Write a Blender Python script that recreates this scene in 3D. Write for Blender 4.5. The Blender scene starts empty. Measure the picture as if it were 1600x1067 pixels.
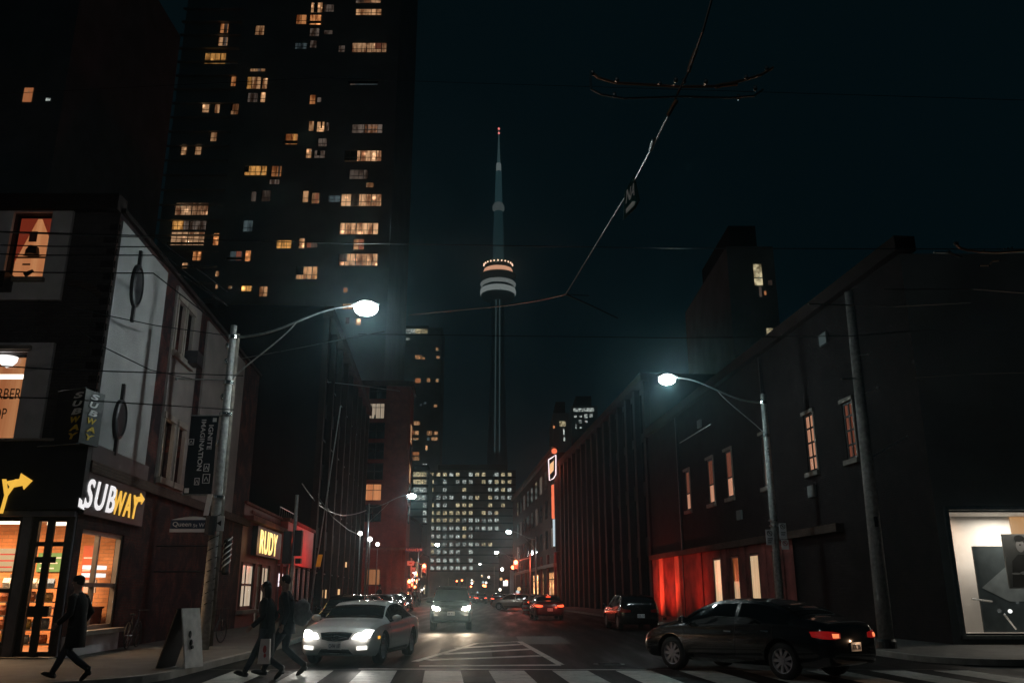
import bpy, bmesh, math, random
from mathutils import Vector, Matrix
from mathutils.bvhtree import BVHTree
random.seed(7)
R = math.radians
S = bpy.context.scene
COL = S.collection

# ---------------------------------------------------------------- camera
PITCH = R(16.4); FPX = 1333.0; CH = 1.55
cs, sn = math.cos(PITCH), math.sin(PITCH)
cd = bpy.data.cameras.new("camera"); cam = bpy.data.objects.new("camera", cd); COL.objects.link(cam)
cam.location = (0, 0, CH); cam.rotation_euler = (R(90) + PITCH, 0, 0)
cd.sensor_width = 36; cd.lens = FPX / 1600 * 36; cd.clip_end = 4000; cd.clip_start = .05
S.camera = cam
# ---------------------------------------------------------------- world and exposure
W = bpy.data.worlds.new("World"); S.world = W; W.use_nodes = True
bg = W.node_tree.nodes["Background"]; bg.inputs[0].default_value = (.17, .66, .86, 1); bg.inputs[1].default_value = .0074
S.view_settings.view_transform = 'Standard'; S.view_settings.look = 'None'
S.view_settings.exposure = -.2; S.view_settings.gamma = 1
C = S.cycles
C.use_denoising = True; C.max_bounces = 5; C.diffuse_bounces = 2; C.glossy_bounces = 3
C.transmission_bounces = 3; C.volume_bounces = 0; C.transparent_max_bounces = 12
C.sample_clamp_indirect = 4; C.sample_clamp_direct = 0; C.caustics_reflective = False; C.caustics_refractive = False
C.use_light_tree = True

def ray(px, py):
    u = (px - 800) / FPX; v = (533.5 - py) / FPX
    return Vector((u, cs - v * sn, sn + v * cs))
def at(px, py, Y):
    d = ray(px, py); return Vector((0, 0, CH)) + d * (Y / d.y)
def gnd(px, py, z=0.0):
    d = ray(px, py); return Vector((0, 0, CH)) + d * ((z - CH) / d.z)

# ---------------------------------------------------------------- lamps of the place and added lights
def point_lamp(loc, power, color, radius=.12, parent=None):
    l = bpy.data.lights.new("bulb", 'POINT'); l.energy = power; l.color = color; l.shadow_soft_size = radius
    o = bpy.data.objects.new("bulb", l); COL.objects.link(o); o.location = loc
    if parent is not None: o.parent = parent
    return o
def spot_lamp(loc, direction, power, color, angle=60, blend=.6, radius=.06, parent=None):
    l = bpy.data.lights.new("beam", 'SPOT'); l.energy = power; l.color = color; l.shadow_soft_size = radius
    l.spot_size = R(angle); l.spot_blend = blend
    o = bpy.data.objects.new("beam", l); COL.objects.link(o); o.location = loc
    o.rotation_euler = Vector(direction).to_track_quat('-Z', 'Y').to_euler()
    if parent is not None: o.parent = parent
    return o

# ---------------------------------------------------------------- materials
MATS = {}
def new_mat(name):
    m = bpy.data.materials.new(name); m.use_nodes = True; MATS[name] = m
    nt = m.node_tree; return m, nt, nt.nodes, nt.links, nt.nodes["Principled BSDF"]
def _n(nodes, t, **kw):
    n = nodes.new(t)
    for k, v in kw.items():
        if k.startswith('i_'): n.inputs[k[2:].replace('_', ' ')].default_value = v
        else: setattr(n, k, v)
    return n
def surf(name, col, rough=.7, metal=0, var=.25, scale=3.0, bump=.0, bscale=30, coat=0, spec=.5, dirt=None):
    """a plain material with uneven tone and fine relief"""
    m, nt, N, L, P = new_mat(name)
    tc = _n(N, 'ShaderNodeTexCoord')
    n1 = _n(N, 'ShaderNodeTexNoise', i_Scale=scale, i_Detail=6.0); L.new(tc.outputs['Object'], n1.inputs['Vector'])
    rp = _n(N, 'ShaderNodeMapRange'); rp.inputs['From Min'].default_value = .3; rp.inputs['From Max'].default_value = .7
    rp.inputs['To Min'].default_value = 1 - var; rp.inputs['To Max'].default_value = 1 + var
    L.new(n1.outputs['Fac'], rp.inputs['Value'])
    mx = _n(N, 'ShaderNodeVectorMath', operation='SCALE'); mx.inputs[0].default_value = col[:3]
    L.new(rp.outputs[0], mx.inputs['Scale']); L.new(mx.outputs[0], P.inputs['Base Color'])
    P.inputs['Roughness'].default_value = rough; P.inputs['Metallic'].default_value = metal
    P.inputs['Coat Weight'].default_value = coat; P.inputs['Coat Roughness'].default_value = .05
    P.inputs['Specular IOR Level'].default_value = spec
    if bump:
        n2 = _n(N, 'ShaderNodeTexNoise', i_Scale=bscale, i_Detail=5.0); L.new(tc.outputs['Object'], n2.inputs['Vector'])
        b = _n(N, 'ShaderNodeBump', i_Strength=bump, i_Distance=.02); L.new(n2.outputs['Fac'], b.inputs['Height']); L.new(b.outputs[0], P.inputs['Normal'])
    return m
def brick(name, c1, c2, mortar, bw=.22, bh=.075, rough=.85, mural=None, spec=.4):
    SP_ = spec
    m, nt, N, L, P = new_mat(name)
    tc = _n(N, 'ShaderNodeTexCoord')
    b = _n(N, 'ShaderNodeTexBrick'); b.inputs['Scale'].default_value = 1; b.inputs['Brick Width'].default_value = bw
    b.inputs['Row Height'].default_value = bh; b.inputs['Mortar Size'].default_value = .009; b.inputs['Mortar Smooth'].default_value = .3
    b.inputs['Color1'].default_value = (*c1, 1); b.inputs['Color2'].default_value = (*c2, 1); b.inputs['Mortar'].default_value = (*mortar, 1)
    b.inputs['Bias'].default_value = -.2
    L.new(tc.outputs['UV'], b.inputs['Vector'])
    n = _n(N, 'ShaderNodeTexNoise', i_Scale=.9, i_Detail=8.0, i_Roughness=.65); L.new(tc.outputs['UV'], n.inputs['Vector'])
    rp = _n(N, 'ShaderNodeMapRange'); rp.inputs['From Min'].default_value = .3; rp.inputs['From Max'].default_value = .7
    rp.inputs['To Min'].default_value = .55; rp.inputs['To Max'].default_value = 1.25; L.new(n.outputs['Fac'], rp.inputs['Value'])
    mx = _n(N, 'ShaderNodeVectorMath', operation='SCALE'); L.new(b.outputs['Color'], mx.inputs[0]); L.new(rp.outputs[0], mx.inputs['Scale'])
    out = mx.outputs[0]
    if mural:
        w = _n(N, 'ShaderNodeTexNoise', i_Scale=1.3, i_Detail=7.0, i_Distortion=.5, i_Roughness=.65)
        L.new(tc.outputs['UV'], w.inputs['Vector'])
        cr = _n(N, 'ShaderNodeValToRGB'); cr.color_ramp.elements[0].position = .36; cr.color_ramp.elements[1].position = .56
        L.new(w.outputs['Fac'], cr.inputs[0])
        mm = _n(N, 'ShaderNodeMix', data_type='RGBA'); L.new(cr.outputs[0], mm.inputs[0]); L.new(out, mm.inputs[6]); mm.inputs[7].default_value = (*mural, 1)
        out = mm.outputs[2]
    L.new(out, P.inputs['Base Color'])
    P.inputs['Roughness'].default_value = rough; P.inputs['Specular IOR Level'].default_value = SP_
    bp = _n(N, 'ShaderNodeBump', i_Strength=.7, i_Distance=.012, invert=True); L.new(b.outputs['Fac'], bp.inputs['Height']); L.new(bp.outputs[0], P.inputs['Normal'])
    return m
def glow(name, col, strength, sample=False):
    m, nt, N, L, P = new_mat(name)
    P.inputs['Base Color'].default_value = (.02, .02, .02, 1); P.inputs['Roughness'].default_value = .4
    P.inputs['Emission Color'].default_value = (*col, 1); P.inputs['Emission Strength'].default_value = strength
    if not sample: m.cycles.emission_sampling = 'NONE'
    return m
def litroom(name, ca, cb, strength, sx=1.2, sz=.25, lo=.25, lamps=True):
    """a room seen lit behind its window: uneven curtains and lamp spots, different in every window"""
    m, nt, N, L, P = new_mat(name)
    tc = _n(N, 'ShaderNodeTexCoord'); oi = _n(N, 'ShaderNodeObjectInfo')
    ofs = _n(N, 'ShaderNodeVectorMath', operation='SCALE'); ofs.inputs[0].default_value = (173.0, 91.0, 37.0); L.new(oi.outputs['Random'], ofs.inputs['Scale'])
    ad = _n(N, 'ShaderNodeVectorMath', operation='ADD'); L.new(tc.outputs['UV'], ad.inputs[0]); L.new(ofs.outputs[0], ad.inputs[1])
    mp = _n(N, 'ShaderNodeMapping'); mp.inputs['Scale'].default_value = (sx, sz, 1); L.new(ad.outputs[0], mp.inputs['Vector'])
    n = _n(N, 'ShaderNodeTexNoise', i_Scale=1.0, i_Detail=4.0, i_Roughness=.6); L.new(mp.outputs[0], n.inputs['Vector'])
    cr = _n(N, 'ShaderNodeValToRGB'); cr.color_ramp.elements[0].position = .40; cr.color_ramp.elements[1].position = .60
    cr.color_ramp.elements[0].color = (*[c * lo for c in cb], 1); cr.color_ramp.elements[1].color = (*ca, 1)
    L.new(n.outputs['Fac'], cr.inputs[0])
    st = _n(N, 'ShaderNodeMapRange'); st.inputs['To Min'].default_value = strength * .55; st.inputs['To Max'].default_value = strength * 1.3
    L.new(oi.outputs['Random'], st.inputs['Value'])
    stv = st.outputs[0]
    if lamps:
        v = _n(N, 'ShaderNodeTexVoronoi', i_Scale=.6); L.new(ad.outputs[0], v.inputs['Vector'])
        r2 = _n(N, 'ShaderNodeMapRange'); r2.inputs['From Min'].default_value = .0; r2.inputs['From Max'].default_value = .30
        r2.inputs['To Min'].default_value = 4.5; r2.inputs['To Max'].default_value = .85; L.new(v.outputs['Distance'], r2.inputs['Value'])
        ml = _n(N, 'ShaderNodeMath', operation='MULTIPLY'); L.new(stv, ml.inputs[0]); L.new(r2.outputs[0], ml.inputs[1]); stv = ml.outputs[0]
    L.new(cr.outputs[0], P.inputs['Emission Color']); L.new(stv, P.inputs['Emission Strength'])
    P.inputs['Base Color'].default_value = (.02, .02, .02, 1); P.inputs['Roughness'].default_value = .15
    m.cycles.emission_sampling = 'NONE'
    return m
def clear_glass(name, tint=(.9, .95, .95), refl=.08):
    m, nt, N, L, P = new_mat(name)
    N.remove(P); out = N['Material Output']
    t = _n(N, 'ShaderNodeBsdfTransparent'); t.inputs[0].default_value = (*tint, 1)
    g = _n(N, 'ShaderNodeBsdfGlossy'); g.inputs['Roughness'].default_value = .03
    f = _n(N, 'ShaderNodeFresnel'); f.inputs['IOR'].default_value = 1.45
    mx = _n(N, 'ShaderNodeMixShader'); L.new(f.outputs[0], mx.inputs[0]); L.new(t.outputs[0], mx.inputs[1]); L.new(g.outputs[0], mx.inputs[2]); L.new(mx.outputs[0], out.inputs['Surface'])
    return m

surf('asphalt_base', (.045, .046, .048))
def asphalt():
    m, nt, N, L, P = new_mat('asphalt')
    tc = _n(N, 'ShaderNodeTexCoord')
    n1 = _n(N, 'ShaderNodeTexNoise', i_Scale=.35, i_Detail=8.0, i_Roughness=.7); L.new(tc.outputs['Object'], n1.inputs['Vector'])
    n2 = _n(N, 'ShaderNodeTexNoise', i_Scale=60.0, i_Detail=4.0); L.new(tc.outputs['Object'], n2.inputs['Vector'])
    ms = _n(N, 'ShaderNodeMapping'); ms.inputs['Scale'].default_value = (1.6, .12, 1); L.new(tc.outputs['Object'], ms.inputs['Vector'])
    n3 = _n(N, 'ShaderNodeTexNoise', i_Scale=1.0, i_Detail=5.0); L.new(ms.outputs[0], n3.inputs['Vector'])
    cr = _n(N, 'ShaderNodeValToRGB'); cr.color_ramp.elements[0].position = .3; cr.color_ramp.elements[0].color = (.004, .0045, .0055, 1)
    cr.color_ramp.elements[1].position = .75; cr.color_ramp.elements[1].color = (.018, .0185, .019, 1)
    mixf = _n(N, 'ShaderNodeMath', operation='ADD'); mixf.use_clamp = True
    a = _n(N, 'ShaderNodeMath', operation='MULTIPLY'); a.inputs[1].default_value = .45; L.new(n1.outputs['Fac'], a.inputs[0])
    b = _n(N, 'ShaderNodeMath', operation='MULTIPLY'); b.inputs[1].default_value = .3; L.new(n2.outputs['Fac'], b.inputs[0])
    c = _n(N, 'ShaderNodeMath', operation='MULTIPLY'); c.inputs[1].default_value = .3; L.new(n3.outputs['Fac'], c.inputs[0])
    L.new(a.outputs[0], mixf.inputs[0]); L.new(b.outputs[0], mixf.inputs[1])
    m2 = _n(N, 'ShaderNodeMath', operation='ADD'); L.new(mixf.outputs[0], m2.inputs[0]); L.new(c.outputs[0], m2.inputs[1])
    # cracks sealed with tar
    v = _n(N, 'ShaderNodeTexVoronoi', feature='DISTANCE_TO_EDGE', i_Scale=.22); 
    dn = _n(N, 'ShaderNodeTexNoise', i_Scale=1.3, i_Detail=4.0); L.new(tc.outputs['Object'], dn.inputs['Vector'])
    dv = _n(N, 'ShaderNodeVectorMath', operation='ADD'); L.new(tc.outputs['Object'], dv.inputs[0]); L.new(dn.outputs['Color'], dv.inputs[1]); L.new(dv.outputs[0], v.inputs['Vector'])
    lt = _n(N, 'ShaderNodeMath', operation='GREATER_THAN'); lt.inputs[1].default_value = .006; L.new(v.outputs['Distance'], lt.inputs[0])
    L.new(m2.outputs[0], cr.inputs[0])
    mm = _n(N, 'ShaderNodeMix', data_type='RGBA'); L.new(lt.outputs[0], mm.inputs[0]); mm.inputs[6].default_value = (.012, .012, .013, 1); L.new(cr.outputs[0], mm.inputs[7])
    L.new(mm.outputs[2], P.inputs['Base Color'])
    rr = _n(N, 'ShaderNodeMapRange'); rr.inputs['From Min'].default_value = .35; rr.inputs['From Max'].default_value = .65
    rr.inputs['To Min'].default_value = .48; rr.inputs['To Max'].default_value = .75; P.inputs['Specular IOR Level'].default_value = .16; P.inputs['IOR'].default_value = 1.22; L.new(n3.outputs['Fac'], rr.inputs['Value']); L.new(rr.outputs[0], P.inputs['Roughness'])
    bp = _n(N, 'ShaderNodeBump', i_Strength=.5, i_Distance=.006); L.new(n2.outputs['Fac'], bp.inputs['Height']); L.new(bp.outputs[0], P.inputs['Normal'])
    return m
asphalt()
def roadpaint():
    m, nt, N, L, P = new_mat('road_paint')
    tc = _n(N, 'ShaderNodeTexCoord')
    n = _n(N, 'ShaderNodeTexNoise', i_Scale=7.0, i_Detail=9.0, i_Roughness=.75); L.new(tc.outputs['Object'], n.inputs['Vector'])
    ms = _n(N, 'ShaderNodeMapping'); ms.inputs['Scale'].default_value = (1.2, 7, 1); L.new(tc.outputs['Object'], ms.inputs['Vector'])
    n2 = _n(N, 'ShaderNodeTexNoise', i_Scale=1.3, i_Detail=4.0); L.new(ms.outputs[0], n2.inputs['Vector'])
    ad = _n(N, 'ShaderNodeMath', operation='ADD'); L.new(n.outputs['Fac'], ad.inputs[0]); L.new(n2.outputs['Fac'], ad.inputs[1])
    cr = _n(N, 'ShaderNodeValToRGB'); cr.color_ramp.elements[0].position = .34; cr.color_ramp.elements[0].color = (.05, .05, .05, 1)
    cr.color_ramp.elements[1].position = .52; cr.color_ramp.elements[1].color = (.50, .48, .44, 1)
    hf = _n(N, 'ShaderNodeMath', operation='MULTIPLY'); hf.inputs[1].default_value = .5; L.new(ad.outputs[0], hf.inputs[0])
    L.new(hf.outputs[0], cr.inputs[0]); L.new(cr.outputs[0], P.inputs['Base Color']); P.inputs['Roughness'].default_value = .6
    return m
roadpaint()
def pavement():
    m, nt, N, L, P = new_mat('pavement')
    tc = _n(N, 'ShaderNodeTexCoord')
    b = _n(N, 'ShaderNodeTexBrick'); b.offset = 0; b.inputs['Scale'].default_value = 1; b.inputs['Brick Width'].default_value = 1.5; b.inputs['Row Height'].default_value = 1.5
    b.inputs['Mortar Size'].default_value = .012; b.inputs['Color1'].default_value = (.10, .097, .09, 1); b.inputs['Color2'].default_value = (.07, .067, .062, 1); b.inputs['Mortar'].default_value = (.05, .05, .05, 1)
    L.new(tc.outputs['UV'], b.inputs['Vector'])
    n = _n(N, 'ShaderNodeTexNoise', i_Scale=1.4, i_Detail=9.0, i_Roughness=.7); L.new(tc.outputs['UV'], n.inputs['Vector'])
    rp = _n(N, 'ShaderNodeMapRange'); rp.inputs['From Min'].default_value = .3; rp.inputs['From Max'].default_value = .7; rp.inputs['To Min'].default_value = .55; rp.inputs['To Max'].default_value = 1.3
    L.new(n.outputs['Fac'], rp.inputs['Value'])
    mx = _n(N, 'ShaderNodeVectorMath', operation='SCALE'); L.new(b.outputs['Color'], mx.inputs[0]); L.new(rp.outputs[0], mx.inputs['Scale'])
    L.new(mx.outputs[0], P.inputs['Base Color']); P.inputs['Roughness'].default_value = .75
    return m
pavement()
surf('kerb_stone', (.2, .2, .19), .8, bump=.3)
surf('dark_ground', (.04, .04, .04), .9)
brick('brick_red', (.20, .045, .032), (.13, .03, .024), (.12, .10, .09))
brick('brick_mural', (.095, .022, .017), (.06, .016, .013), (.07, .05, .045), mural=(.014, .010, .012), spec=.15)
brick('brick_dark', (.022, .014, .013), (.016, .011, .011), (.02, .019, .018), spec=.12)
brick('brick_front', (.06, .05, .05), (.045, .04, .04), (.05, .048, .048), spec=.15)
brick('brick_black', (.016, .013, .013), (.012, .010, .011), (.017, .016, .016), spec=.1)
brick('brick_brown', (.07, .045, .035), (.05, .032, .027), (.06, .055, .05), spec=.15)
brick('brick_maroon', (.045, .018, .015), (.03, .014, .012), (.035, .03, .028), spec=.12)
surf('stucco_pale', (.27, .27, .27), .9, var=.12, scale=1.2, bump=.9, bscale=45)
surf('stucco_tan', (.17, .15, .14), .9, var=.18, scale=1.2, bump=.9, bscale=45)
surf('panel_grey', (.48, .45, .46), .85, var=.15, scale=2, bump=.5, bscale=50)
surf('stone_trim', (.20, .17, .145), .8, var=.2, bump=.3)
surf('dark_trim', (.014, .013, .015), .5, var=.2)
surf('black_metal', (.015, .016, .018), .45, var=.2)
surf('galvanised', (.32, .34, .34), .38, .85, var=.2, scale=9)
surf('concrete_pole', (.30, .30, .29), .8, var=.3, scale=9, bump=.7, bscale=60)
surf('wood_pole', (.14, .12, .10), .85, var=.35, scale=6, bump=.6, bscale=40)
surf('steel', (.5, .52, .52), .25, 1, var=.15)
surf('wire', (.16, .16, .16), .35, .9, var=.3, scale=.4)
surf('wire_dark', (.008, .008, .008), .95, spec=.03)
surf('copper_wire', (.45, .27, .18), .3, .9, var=.3, scale=1)
surf('facade_pale', (.30, .32, .32), .85, var=.15, scale=.2, spec=.2)
surf('facade_mid', (.16, .17, .17), .85, var=.2, scale=.4, spec=.2)
surf('facade_black', (.010, .011, .013), .8, spec=.1, var=.3, scale=.2)
surf('facade_dark', (.016, .015, .017), .8, spec=.15, var=.3, scale=.3)
surf('concrete_tower', (.32, .33, .33), .8, var=.12, scale=.05)
surf('dark_glass', (.012, .016, .018), .06, var=.1, spec=.7)
surf('white_paint', (.62, .62, .60), .6, var=.1, bump=.2)
surf('board_white', (.58, .55, .52), .6, var=.18, scale=6)
surf('red_awning', (.42, .035, .03), .6, var=.2, scale=1.5)
surf('red_wood', (.11, .024, .018), .6, var=.3)
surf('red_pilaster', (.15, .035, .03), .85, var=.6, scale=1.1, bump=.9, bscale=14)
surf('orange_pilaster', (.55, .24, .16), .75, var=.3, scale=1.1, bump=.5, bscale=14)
surf('sign_white', (.75, .75, .75), .5, var=.05)
surf('sign_blue', (.012, .03, .07), .4, var=.05)
surf('sign_teal', (.02, .06, .06), .4, var=.1)
surf('sign_yellow', (.75, .50, .03), .5, var=.08)
surf('sign_black', (.01, .01, .01), .5)
surf('sign_red', (.4, .02, .02), .5)
surf('banner_cloth', (.012, .022, .03), .8, var=.2)
surf('banner_text', (.8, .8, .8), .8, var=.05)
surf('skin', (.28, .16, .12), .6, var=.08)
surf('hair_dark', (.015, .012, .01), .6)
surf('cloth_black', (.010, .010, .012), .9, var=.3, bump=.3)
surf('cloth_navy', (.012, .014, .022), .9, var=.3, bump=.3)
surf('denim_dark', (.02, .024, .034), .9, var=.3, bump=.3)
surf('backpack_grey', (.16, .16, .165), .8, var=.25, scale=12)
surf('leather_black', (.012, .012, .012), .35)
surf('bag_white', (.6, .5, .47), .7, var=.1, scale=9)
surf('rubber', (.012, .012, .012), .75)
surf('rim_silver', (.34, .33, .35), .45, .35)
surf('chrome', (.7, .7, .7), .12, 1, var=.02)
surf('plastic_black', (.012, .012, .013), .4)
surf('interior_black', (.02, .02, .02), .9)
surf('bike_paint', (.03, .03, .035), .25, coat=.6)
surf('foliage', (.05, .08, .03), .8)
def paint(name, col, rough=.28, metal=.3):
    m = surf(name, col, rough, metal, var=.03, coat=1.0); return m
paint('paint_silver', (.82, .80, .78), .34, .10)
paint('paint_black', (.006, .006, .007), .25, .0)
paint('paint_charcoal', (.03, .034, .036), .3, .3)
paint('paint_darkred', (.05, .008, .008), .3, .2)
paint('paint_tan', (.35, .30, .26), .3, .4)
paint('paint_blue', (.02, .03, .05), .3, .3)
surf('car_glass', (.006, .008, .009), .03, var=.02, spec=.8)
glow('headlamp_on', (1, .97, .9), 9)
glow('headlamp_glare', (1, .97, .9), 90)
glow('foglamp_on', (1, .95, .86), 2.5)
glow('headlamp_far', (1, .93, .8), 14)
glow('indicator_on', (1, .45, .05), 1.2)
glow('brake_on', (1, .09, .03), 2.6)
glow('tail_dim', (1, .02, .02), .16)
glow('tail_core', (1, .22, .08), 1.6)
glow('tail_far', (1, .10, .05), 3.0)
surf('tail_off', (.22, .01, .01), .2)
surf('lamp_off', (.35, .36, .37), .12, .4)
glow('bulb_white', (.94, 1, .99), 120)
glow('bulb_warm', (1, .92, .82), 14)
glow('signal_red', (1, .14, .04), 14)
glow('signal_red_far', (1, .13, .04), 22)
surf('signal_off', (.03, .02, .01), .3)
glow('sign_face_white', (1, .97, .98), 1.0)
glow('sign_face_yellow', (1, .55, .07), 1.0)
glow('neon_yellow', (1, .72, .22), 1.7)
glow('neon_white', (1, .82, .85), 1.6)
glow('neon_orange', (1, .20, .09), 1.1)
glow('neon_amber', (1, .60, .28), .95)
glow('neon_cool', (.75, .92, 1), .8)
glow('tube_light', (1, .88, .68), 3.0)
glow('heart_lamp', (1, .97, .93), 1.6)
glow('spark', (1, .9, .75), 3)
glow('pod_warm', (1, .50, .30), 2.8)
glow('pod_dots', (1, .62, .42), 8)
glow('pod_white', (.62, .70, .68), 1.1)
glow('unused_wash', (.10, .30, .34), .05)
glow('tower_wash_bright', (.35, .55, .55), .16)
glow('beacon_red', (1, .25, .22), 5)
litroom('room_orange', (1, .40, .14), (.95, .26, .07), 0.714)
litroom('room_warm', (1, .54, .26), (.9, .34, .13), 0.680)
litroom('room_bright', (1, .57, .30), (.9, .36, .17), 0.850, sx=.9)
litroom('room_yellow', (1, .48, .13), (.9, .36, .08), 0.750)
litroom('room_dim', (.55, .42, .34), (.4, .22, .15), 0.208, lamps=False)
litroom('room_cool', (.55, .75, .8), (.3, .42, .5), .13, lamps=False)
litroom('office_cool', (.85, .95, .88), (.45, .55, .55), 0.688, sx=1.5, sz=1.5, lo=.15, lamps=False)
litroom('office_warm', (1, .86, .52), (.8, .6, .3), 0.750, sx=1.5, sz=1.5, lo=.2, lamps=False)
litroom('blind_peach', (1, .42, .17), (.95, .32, .12), 0.540, sx=3, sz=.05, lo=.8, lamps=False)
litroom('blind_salmon', (1, .52, .32), (.95, .42, .25), .55, sx=3, sz=.05, lo=.8, lamps=False)
litroom('blind_cream', (1, .72, .42), (.95, .62, .33), 0.650, sx=3, sz=.08, lo=.85, lamps=False)
litroom('blind_pale', (1, .83, .62), (.95, .72, .50), .55, sx=5, sz=.05, lo=.8, lamps=False)
litroom('blind_rust', (.62, .20, .12), (.5, .15, .08), 0.360, sx=3, sz=.08, lo=.8, lamps=False)
litroom('room_shop', (1, .50, .2), (.8, .25, .08), 2.2, sx=2.2, sz=2.0, lo=.3)
glow('studio_white', (1, .93, .80), .75)
glow('studio_warm', (1, .50, .20), .55)
clear_glass('pane_clear')

# ---------------------------------------------------------------- mesh building
def root_matrix(p):
    m = Matrix.Identity(4)
    while p is not None:
        m = p.matrix_basis @ m; p = p.parent
    return m
def meta(o, label=None, cat=None, group=None, kind=None):
    if label: o['label'] = label
    if cat: o['category'] = cat
    if group: o['group'] = group
    if kind: o['kind'] = kind
    return o
def thing(name, label, cat, loc=(0, 0, 0), rz=0.0, group=None):
    o = bpy.data.objects.new(name, None); COL.objects.link(o); o.empty_display_size = .2
    o.location = loc; o.rotation_euler = (0, 0, rz)
    o.matrix_basis = Matrix.Translation(Vector(loc)) @ Matrix.Rotation(rz, 4, 'Z')
    return meta(o, label, cat, group)
class MB:
    def __init__(s): s.v = []; s.f = []; s.M = Matrix.Identity(4)
    def add(s, vs, fs):
        k = len(s.v); s.v += [s.M @ Vector(v) for v in vs]; s.f += [tuple(i + k for i in f) for f in fs]; return s
    def quad(s, a, b, c, d): return s.add([a, b, c, d], [(0, 1, 2, 3)])
    def hexa(s, p):  # 8 points: bottom 4 ccw, top 4 ccw
        return s.add(p, [(3, 2, 1, 0), (4, 5, 6, 7), (0, 1, 5, 4), (1, 2, 6, 5), (2, 3, 7, 6), (3, 0, 4, 7)])
    def box(s, a, b):
        x0, y0, z0 = [min(a[i], b[i]) for i in range(3)]; x1, y1, z1 = [max(a[i], b[i]) for i in range(3)]
        return s.hexa([(x0, y0, z0), (x1, y0, z0), (x1, y1, z0), (x0, y1, z0), (x0, y0, z1), (x1, y0, z1), (x1, y1, z1), (x0, y1, z1)])
    def ring_loft(s, rings, caps=True, closed=True):
        n = len(rings[0]); k = len(s.v); fs = []
        vs = [v for r in rings for v in r]
        for i in range(len(rings) - 1):
            for j in range(n if closed else n - 1):
                a = i * n + j; b = i * n + (j + 1) % n
                fs.append((a, b, b + n, a + n))
        if caps: fs.append(tuple(range(n))[::-1]); fs.append(tuple((len(rings) - 1) * n + j for j in range(n)))
        return s.add(vs, fs)
    def tube(s, path, r, n=8, caps=True):
        path = [Vector(p) for p in path]; rings = []
        rs = r if isinstance(r, (list, tuple)) else [r] * len(path)
        up = None
        for i, p in enumerate(path):
            t = (path[min(i + 1, len(path) - 1)] - path[max(i - 1, 0)]).normalized()
            if up is None:
                up = Vector((0, 0, 1)) if abs(t.z) < .9 else Vector((1, 0, 0))
            x = t.cross(up).normalized(); up2 = x.cross(t).normalized(); up = up2
            rings.append([p + (x * math.cos(2 * math.pi * j / n) + up2 * math.sin(2 * math.pi * j / n)) * rs[i] for j in range(n)])
        return s.ring_loft(rings, caps)
    def lathe(s, prof, c=(0, 0, 0), n=24, axis='z', caps=True):
        c = Vector(c); rings = []
        for r, h in prof:
            ring = []
            for j in range(n):
                a = 2 * math.pi * j / n
                if axis == 'z': q = Vector((r * math.cos(a), r * math.sin(a), h))
                elif axis == 'x': q = Vector((h, r * math.cos(a), r * math.sin(a)))
                else: q = Vector((r * math.cos(a), h, r * math.sin(a)))
                ring.append(c + q)
            rings.append(ring)
        return s.ring_loft(rings, caps)
    def ell(s, c, rx, ry, rz, n=14, m=8):
        c = Vector(c); rings = []
        for i in range(m + 1):
            ph = -math.pi / 2 + math.pi * i / m; ph = max(-1.54, min(1.54, ph))
            rings.append([c + Vector((rx * math.cos(ph) * math.cos(2 * math.pi * j / n), ry * math.cos(ph) * math.sin(2 * math.pi * j / n), rz * math.sin(ph))) for j in range(n)])
        return s.ring_loft(rings, True)
    def build(s, name, mat, parent=None, origin=None, smooth=False, **m):
        me = bpy.data.meshes.new(name)
        if parent is not None: inv = root_matrix(parent).inverted() if getattr(s, 'world', True) else Matrix.Identity(4)
        else: inv = Matrix.Translation(-Vector(origin)) if origin is not None else Matrix.Identity(4)
        me.from_pydata([inv @ v for v in s.v], [], s.f)
        uv = me.uv_layers.new(name='UVMap'); d = uv.data
        for p in me.polygons:
            idx = p.vertices; a = s.v[idx[0]]; nrm = Vector((0, 0, 0))
            for i in range(1, len(idx) - 1): nrm += (s.v[idx[i]] - a).cross(s.v[idx[i + 1]] - a)
            if nrm.length > 0: nrm.normalize()
            if abs(nrm.z) > .8:
                for li, vi in zip(p.loop_indices, idx): q = s.v[vi]; d[li].uv = (q.x, q.y)
            else:
                t = Vector((0, 0, 1)).cross(nrm); t = t.normalized() if t.length > 1e-6 else Vector((1, 0, 0))
                for li, vi in zip(p.loop_indices, idx): q = s.v[vi]; d[li].uv = (q.dot(t), q.z)
        me.materials.append(MATS[mat] if isinstance(mat, str) else mat)
        if smooth: me.shade_smooth() if hasattr(me, 'shade_smooth') else None
        me.update()
        o = bpy.data.objects.new(name, me); COL.objects.link(o)
        if parent is not None: o.parent = parent
        elif origin is not None: o.location = origin
        return meta(o, **m)
class Lo(MB):
    """builder whose points are given in the parent's own frame"""
    world = False
def copy_tree(o, parent=None):
    c = o.copy(); COL.objects.link(c)
    if parent is not None: c.parent = parent; c.matrix_parent_inverse = o.matrix_parent_inverse
    for ch in list(o.children): copy_tree(ch, c)
    return c

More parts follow.
